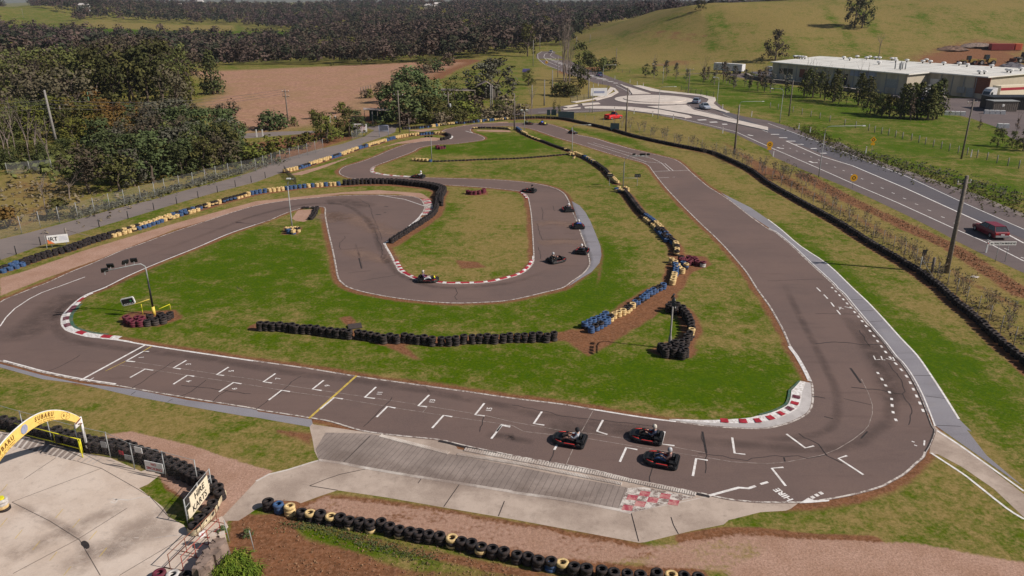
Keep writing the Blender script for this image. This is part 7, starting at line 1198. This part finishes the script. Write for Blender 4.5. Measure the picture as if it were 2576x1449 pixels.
# banner round the end stacks
BP = [G(u, v, .54) for u, v in q(0,3, 2190,590, 2135,695, 2080,775, 2015,845, 1950,925)]; n = []
b = MB(); vs = []
line = smooth_line([(p.x, p.y) for p in [BP[0] + Vector((.33, .25, 0))] + [p + Vector((.27, -.22, 0)) for p in BP] + [BP[-1] + Vector((-.05, -.34, 0)), BP[-1] + Vector((-.33, -.12, 0))]], 5)
b.add([(x, y, z) for x, y in line for z in (.06, .40)], [(2 * i, 2 * i + 2, 2 * i + 3, 2 * i + 1) for i in range(len(line) - 1)]); t_ = b.build('tyre_banner', M('banner_cream', (.66, .56, .38), .6, .5, 3), None); tag(t_, 'worn cream and black banner wrapped round the tyres under the hire karts sign', 'banner')
b = MB()
for i in (4, 5, 6, 14, 15, 16, 25, 27):
    (x0, y0), (x1, y1) = line[i], line[min(i + 1, len(line) - 1)]; n_ = Vector((y1 - y0, x0 - x1, 0)).normalized() * .012; m_ = ((x0 * .3 + x1 * .7), (y0 * .3 + y1 * .7)); b.add([(x0 + n_.x, y0 + n_.y, .1), (m_[0] + n_.x, m_[1] + n_.y, .1), (m_[0] + n_.x, m_[1] + n_.y, .37), (x0 + n_.x, y0 + n_.y, .37)], [(0, 1, 2, 3)])
b.build('white_lettering', 'white_paint', t_)
# ================================================================== sponsor arch over the yard entry
XA = -25.1; t_ = thing('sponsor_arch', 'yellow sponsor arch reading SUBARU twice over the yard entry', 'arch', (XA, 33.4, 0))
ys = np.linspace(-5.2, 5.0, 41)
def ztop(y): return 4.75 - 2.35 * (abs(y) / 5.0) ** 2.3
def zbot(y): return ztop(y) - .52 - .08 * (1 - (y / 5) ** 2)
b = MB(); vs = []
for y in ys:
    for dx in (0, -.12):
        vs += [(dx, y, zbot(y)), (dx, y, ztop(y))]
b.add(vs, [f for i in range(40) for k in (4 * i,) for f in ((k, k + 4, k + 5, k + 1), (k + 2, k + 3, k + 7, k + 6), (k + 1, k + 5, k + 7, k + 3), (k, k + 2, k + 6, k + 4))]); ban = b.build('banner', 'arch_yellow', t_)
MB().tube([(-.06, y, ztop(y) + .02) for y in ys], .035, 6).build('top_tube', 'white_paint', t_, True)
def arc_text(s, y0, step, size, mat, dz, bold=.02, nm='lettering'):
    for i, ch in enumerate(s):
        if ch == ' ': continue
        y = y0 + step * i; sl_ = (ztop(y + .1) - ztop(y - .1)) / .2; u_ = Vector((0, 1, sl_)).normalized(); text(ch, size, mat, ban, (.012, y, (ztop(y) + zbot(y)) / 2 + dz * .8), u_, (0, 0, 1), nm, .003, bold)
arc_text('SUBARU', 1.35, .27, .33, 'text_brown', .10, .03); arc_text('SUBARU', -1.95, .27, .33, 'text_brown', .10, .03)
arc_text('rally performance', 1.40, .088, .12, 'text_brown', -.14, .0, 'small_lettering'); arc_text('touring engines', 1.5, .088, .12, 'text_brown', -.28, .0, 'small_lettering'); arc_text('rally performance', -1.9, .088, .12, 'text_brown', -.14, .0, 'small_lettering'); arc_text('touring engines', -1.8, .088, .12, 'text_brown', -.28, .0, 'small_lettering')
b = MB(); yy = .35; b.prism([(yy + .28 * math.cos(k * math.pi / 4 + .2), ztop(yy) - .29 + .25 * math.sin(k * math.pi / 4 + .2)) for k in range(8)], 0, .02); b.v = [(z, x, y) for x, z, y in [(v[0], v[1], v[2]) for v in b.v]]; o = b.build('round_badge', 'disc_blue', ban, loc=(.012, 0, 0))
b = MB(); yy = 3.75; zc = (ztop(yy) + zbot(yy)) / 2
for k in range(20): a0, a1 = k * math.pi / 10, (k + 1) * math.pi / 10; b.tube([(.015, yy + .38 * math.cos(a0), zc + .24 * math.sin(a0) - .36 * .38 * math.cos(a0) * 1.2), (.015, yy + .38 * math.cos(a1), zc + .24 * math.sin(a1) - .36 * .38 * math.cos(a1) * 1.2)], .008, 4)
for dy, dz, s in ((-.14, .09, .10), (.1, .0, .04), (.18, .06, .04), (.2, -.12, .04), (.04, -.08, .04), (-.02, -.14, .04)): b.box((.018, yy + dy, zc + dz), (.008, s * 1.6, s * .4)).box((.018, yy + dy, zc + dz), (.008, s * .4, s * 1.6))
b.build('oval_star_emblem', 'text_brown', ban)
for y in (5.0, -5.2): MB().tube([(0, y, 0), (0, y, ztop(y) + .05)], .07, 8).build('post', 'white_paint', t_, True)
MB().tube([(.03, 5.0, ztop(5) - .02), (.25, 4.1, ztop(4.1) - .75)], .03, 5).tube([(.03, 5.0, ztop(5) - .4), (.14, 4.55, ztop(4.6) - .55)], .03, 5).build('brace', 'rust', t_)
MB().box((.02, 4.6, zbot(4.6) - .06), (.06, .5, .3)).build('end_flap', 'white_paint', t_)
a, c = G(45, 1098), G(204, 1139); d = c - a; t_ = thing('boom_gate', 'bright yellow tube gate standing open under the arch', 'gate', a, math.atan2(d.y, d.x)); L = d.length
b = MB(); b.tube([(0, 0, .95), (L, 0, .95)], .028, 8).tube([(L * .15, 0, .28), (L, 0, .28)], .028, 8).tube([(L, 0, .02), (L, 0, .98)], .05, 8).tube([(L + .14, 0, .02), (L + .14, 0, .98)], .04, 8).tube([(L, 0, .95), (L + .55, -.35, .02)], .03, 6).tube([(L * .62, 0, .28), (L * .62, 0, .95)], .03, 6); b.build('frame', 'bright_yellow', t_, True); MB().box((L * .68, -.05, .55), (.36, .1, .4)).build('weight_box', 'black_board', t_)
# red tube barriers
a, c = G(429, 1432), G(549, 1312); d = c - a
for k, (s0, s1, off, m, lb) in enumerate(((0, .98, 0., 'rust', 'long rusty tube barrier across the yard entry, upper of two'), (.12, .9, -.65, M('rust_red', (.40, .07, .05), .7, .3, 5), 'red tube barrier across the yard entry, lower of two'))):
    p = a + d * s0; t_ = thing('tube_barrier', lb, 'barrier', (p.x + off * .7 * -.0 + .55 * (k), p.y - .55 * k, 0), math.atan2(d.y, d.x)); L = d.length * (s1 - s0); b = MB(); b.tube([(0, 0, .85), (L, 0, .85)], .02, 6); b.tube([(0, 0, .4), (L, 0, .4)], .014, 6); b.build('rail', m, t_, True)
    for j in range(4): x = L * j / 3; MB().tube([(x, 0, 0), (x, 0, .88)], .02, 6).tube([(x, -.4, .03), (x, .4, .03)], .018, 6).build('leg', m, t_, True)
b = MB(); b.box((0, 0, .45), (.28, .32, .9), .4, taper=.9).box((.42, .12, .45), (.30, .34, .9), .4, taper=.85); tag(b.build('concrete_pillar', 'yard_concrete', None, loc=G(541, 1383)), 'pair of weathered concrete blocks at the end of the yard wall', 'pillar')
b = MB(); random.seed(4)
for k in range(46): p = G(560 - k * 1.3 + random.uniform(-9, 9), 1385 + k * 1.7); s = random.uniform(.25, .5); b.box((p.x, p.y, .28), (s * 1.5, s * 1.3, .55 + random.uniform(0, .45)), random.uniform(0, 3), taper=.7)
tag(b.build('rock_wall', M('rock', (.30, .22, .18), .95, .5, 2.), None), 'rough rock retaining wall along the shaded edge of the yard', 'rock wall')
b = MB()
for cx_, cy_, n_ in ((600, 1425, 420), (575, 1448, 260), (630, 1450, 260)):
    p0 = G(cx_, cy_)
    for _ in range(n_):
        a_ = random.uniform(0, 6.28); rr = random.uniform(0, .55); r0_ = Vector((p0.x + rr * math.cos(a_), p0.y + rr * math.sin(a_), .05)); a2 = random.uniform(0, 6.28); l = random.uniform(.3, .55); dd = Vector((math.cos(a2), math.sin(a2), 0)); sd = Vector((-dd.y, dd.x, 0)) * .022; p1, p2 = r0_ + dd * l * .45 + Vector((0, 0, l * 1.0)), r0_ + dd * l * 1.1 + Vector((0, 0, l * .7)); b.add([r0_ - sd, r0_ + sd, p1 + sd, p1 - sd, p2], [(0, 1, 2, 3), (3, 2, 4)])
tag(b.build('strap_leaf_plant', leaf_mat('leaf_strap', (.16, .26, .03), (.08, .16, .02), (.33, .36, .07))), 'dense strap-leaved green clump at the bottom edge beside the rock wall', 'plant')
for u, v, s, lb in ((560,1337,.5,'small green weed bush on the red bank, lower left'), (622,1352,.6,'small green weed bush on the red bank beside the slanting post'), (1260,0,0,'')):
    if s: tree(0, 0, s, 'shrub', 'leaf_bright', lb, 'shrub', None, 'twig', 1.2, G(u, v))
for u, v, lb in ((577, 1362, 'thin grey steel post on the red bank, left'), (640, 1388, 'thin grey steel post on the red bank, right')): g = G(u, v); t_ = thing('steel_post', lb, 'post', g); MB().tube([(0, 0, 0), (-.1, 0, 1.25)], .022, 6).build('post', 'galv', t_, True)
MB_ = MB().lathe([(.16, 0), (.16, .35), (.001, .36)], 12); t_ = tag(MB_.build('yellow_bollard', 'bright_yellow', None, loc=(G(2,1255,.7).x, G(2,1255,.7).y, .45)), 'yellow bollard top inside the white tyre stack on the yard', 'bollard')
# ================================================================== sheds and far houses
g = G(1195, 252); t_ = thing('wooden_shed', 'derelict timber shed with a leaning gable in the far paddock', 'shed', g, .1); MB().add([(0, 0, 3.4), (0, 5, 3.4), (3.2, 0, 4.8), (3.2, 5, 4.8), (5.8, 0, 3.0), (5.8, 5, 3.0)], [(0, 2, 3, 1), (2, 4, 5, 3)]).box((-4.6, 2, 2.6), (9, 5, .12)).build('roof', M('old_iron', (.38, .31, .28), .8, .4, 2), t_); MB().box((5.2, .2, 1.5), (.9, .15, 3.), ry=-.15).box((3, 4.8, 1.6), (5, .15, 3.2)).build('wall', 'timber', t_)
for x, y in ((0, 0), (0, 5), (-8.5, 0), (-4.5, 0), (-8.5, 4.4), (-4.5, 4.4), (3.0, 0)): MB().tube([(x, y, 0), (x, y, 2.7)], .12, 6).build('post', 'timber', t_, True)
g = G(950, 305); t_ = thing('railway_shelter', 'dark open shelter beside the railway line under the pepper trees', 'shelter', g, .2); MB().box((0, 0, 2.6), (6, 3.2, .15), ry=.06).build('roof', 'old_iron', t_); MB().box((.5, 1.5, 1.3), (4.4, .1, 2.4)).box((2.6, 0, 1.3), (.1, 3, 2.4)).build('wall', M('shed_green', (.03, .09, .07), .7), t_)
for x in (-2.8, 0, 2.8): MB().tube([(x, -1.5, 0), (x, -1.5, 2.6)], .08, 6).build('post', 'timber', t_, True)
for u, v, w_, c, lb in ((1079,25,13,(.6,.52,.42),'cream house in the trees on the ridge, left of its neighbour'), (1103,24,15,(.75,.72,.66),'white roofed house in the trees on the ridge'), (213,26,12,(.7,.7,.72),'white house at the edge of the far woods, left'), (505,11,12,(.65,.66,.68),'pale house beside the round green hill'),  (455,18,10,(.6,.6,.6),'small pale house on the distant slope')):
    g = GT(u, v + 3); t_ = thing('farm_house', lb, 'house', g, random.uniform(-.3, .3)); k = w_ / 12; MB().box((0, 0, 4 * k), (w_, 8 * k, 8 * k)).build('wall', paint('house_%d' % int(c[1] * 100 + u), c, .8), t_); hw_ = w_ / 2 + .6; MB().add([(-hw_, -4.8 * k, 8 * k), (hw_, -4.8 * k, 8 * k), (hw_, 4.8 * k, 8 * k), (-hw_, 4.8 * k, 8 * k), (-hw_ * .7, 0, 10.4 * k), (hw_ * .7, 0, 10.4 * k)], [(0, 1, 5, 4), (1, 2, 5), (2, 3, 4, 5), (3, 0, 4)]).build('roof', M('far_roof', (.62, .58, .55), .6), t_)
    for s in (-.3, 0, .3): MB().box((s * w_, -4.03 * k, 5.5 * k), (1.6 * k, .1, 1.4 * k)).build('window', 'glass_dark', t_)
# spoil heaps
for u, v, w_, h_, lb in ((2395, 124, 9, 1.8, 'brown spoil heap left of the red container'), (2460, 116, 11, 1.7, 'pale rubble heap above the red container'), (2545, 168, 7, 2.2, 'grey gravel heap behind the right end of the factory roof')):
    g = GT(u, v); b = MB(); n = 22; b.lathe([(w_ / 2 * (1 - z) + .01, h_ * z * (2 - z) * .9 - .3) for z in (0, .2, .4, .6, .8, 1)], n); b.v = [(x * 1.6 + random.uniform(-.4, .4), y + random.uniform(-.4, .4), z + random.uniform(-.25, .25)) for x, y, z in b.v]; tag(b.build('spoil_heap', 'rock' if 'brown' not in lb and 'grey' not in lb else M('spoil_brown', (.2, .125, .09), .95, .4, .3) if 'brown' in lb else M('gravel_grey', (.16, .15, .17), .95, .3, .3), None, loc=g), lb, 'spoil heap')
# ------------------------------------------------------------------ air
hm = bpy.data.materials.new('haze'); hm.use_nodes = True; t = hm.node_tree; t.nodes.clear(); o_ = t.nodes.new('ShaderNodeOutputMaterial'); v_ = t.nodes.new('ShaderNodeVolumePrincipled'); v_.inputs['Color'].default_value = (.72, .78, .95, 1); v_.inputs['Density'].default_value = .00008; v_.inputs['Anisotropy'].default_value = .2; t.links.new(v_.outputs[0], o_.inputs['Volume']); MATS['haze'] = hm
tag(MB().box((0, 1000, 30), (5200, 6400, 92)).build('haze', 'haze'), 'thin blue haze over the far slopes', 'haze', None, 'stuff')
# ------------------------------------------------------------------ camera, sun, sky
cam = bpy.data.cameras.new('camera'); cam.sensor_width = 36; cam.lens = 36 * F / 2576; cam.clip_start = .5; cam.clip_end = 9000
co = link('camera', cam, None, (0, 0, H)); co.rotation_euler = (math.pi / 2 - PT, 0, 0); S.camera = co
SUN = Vector((.962, -.262, 0)).normalized() * math.cos(math.radians(38)) + Vector((0, 0, math.sin(math.radians(38))))
sl_ = bpy.data.lights.new('sun', 'SUN'); sl_.energy = 4.8; sl_.angle = math.radians(.53); sl_.color = (1, .915, .83)
so = link('sun', sl_); so.rotation_euler = SUN.to_track_quat('Z', 'Y').to_euler(); so.location = (60, -40, 90)
w = bpy.data.worlds.new('World'); S.world = w; w.use_nodes = True; t = w.node_tree; bg = t.nodes['Background']
sk = t.nodes.new('ShaderNodeTexSky'); sk.sky_type = 'NISHITA'; sk.sun_disc = False; sk.sun_elevation = math.radians(38); sk.sun_rotation = math.atan2(SUN.x, SUN.y)
t.links.new(sk.outputs[0], bg.inputs[0]); bg.inputs[1].default_value = .055
S.view_settings.view_transform = 'Standard'; S.view_settings.look = 'None'; S.view_settings.exposure = .06; S.view_settings.gamma = 1
S.cycles.max_bounces = 4; S.cycles.transparent_max_bounces = 12
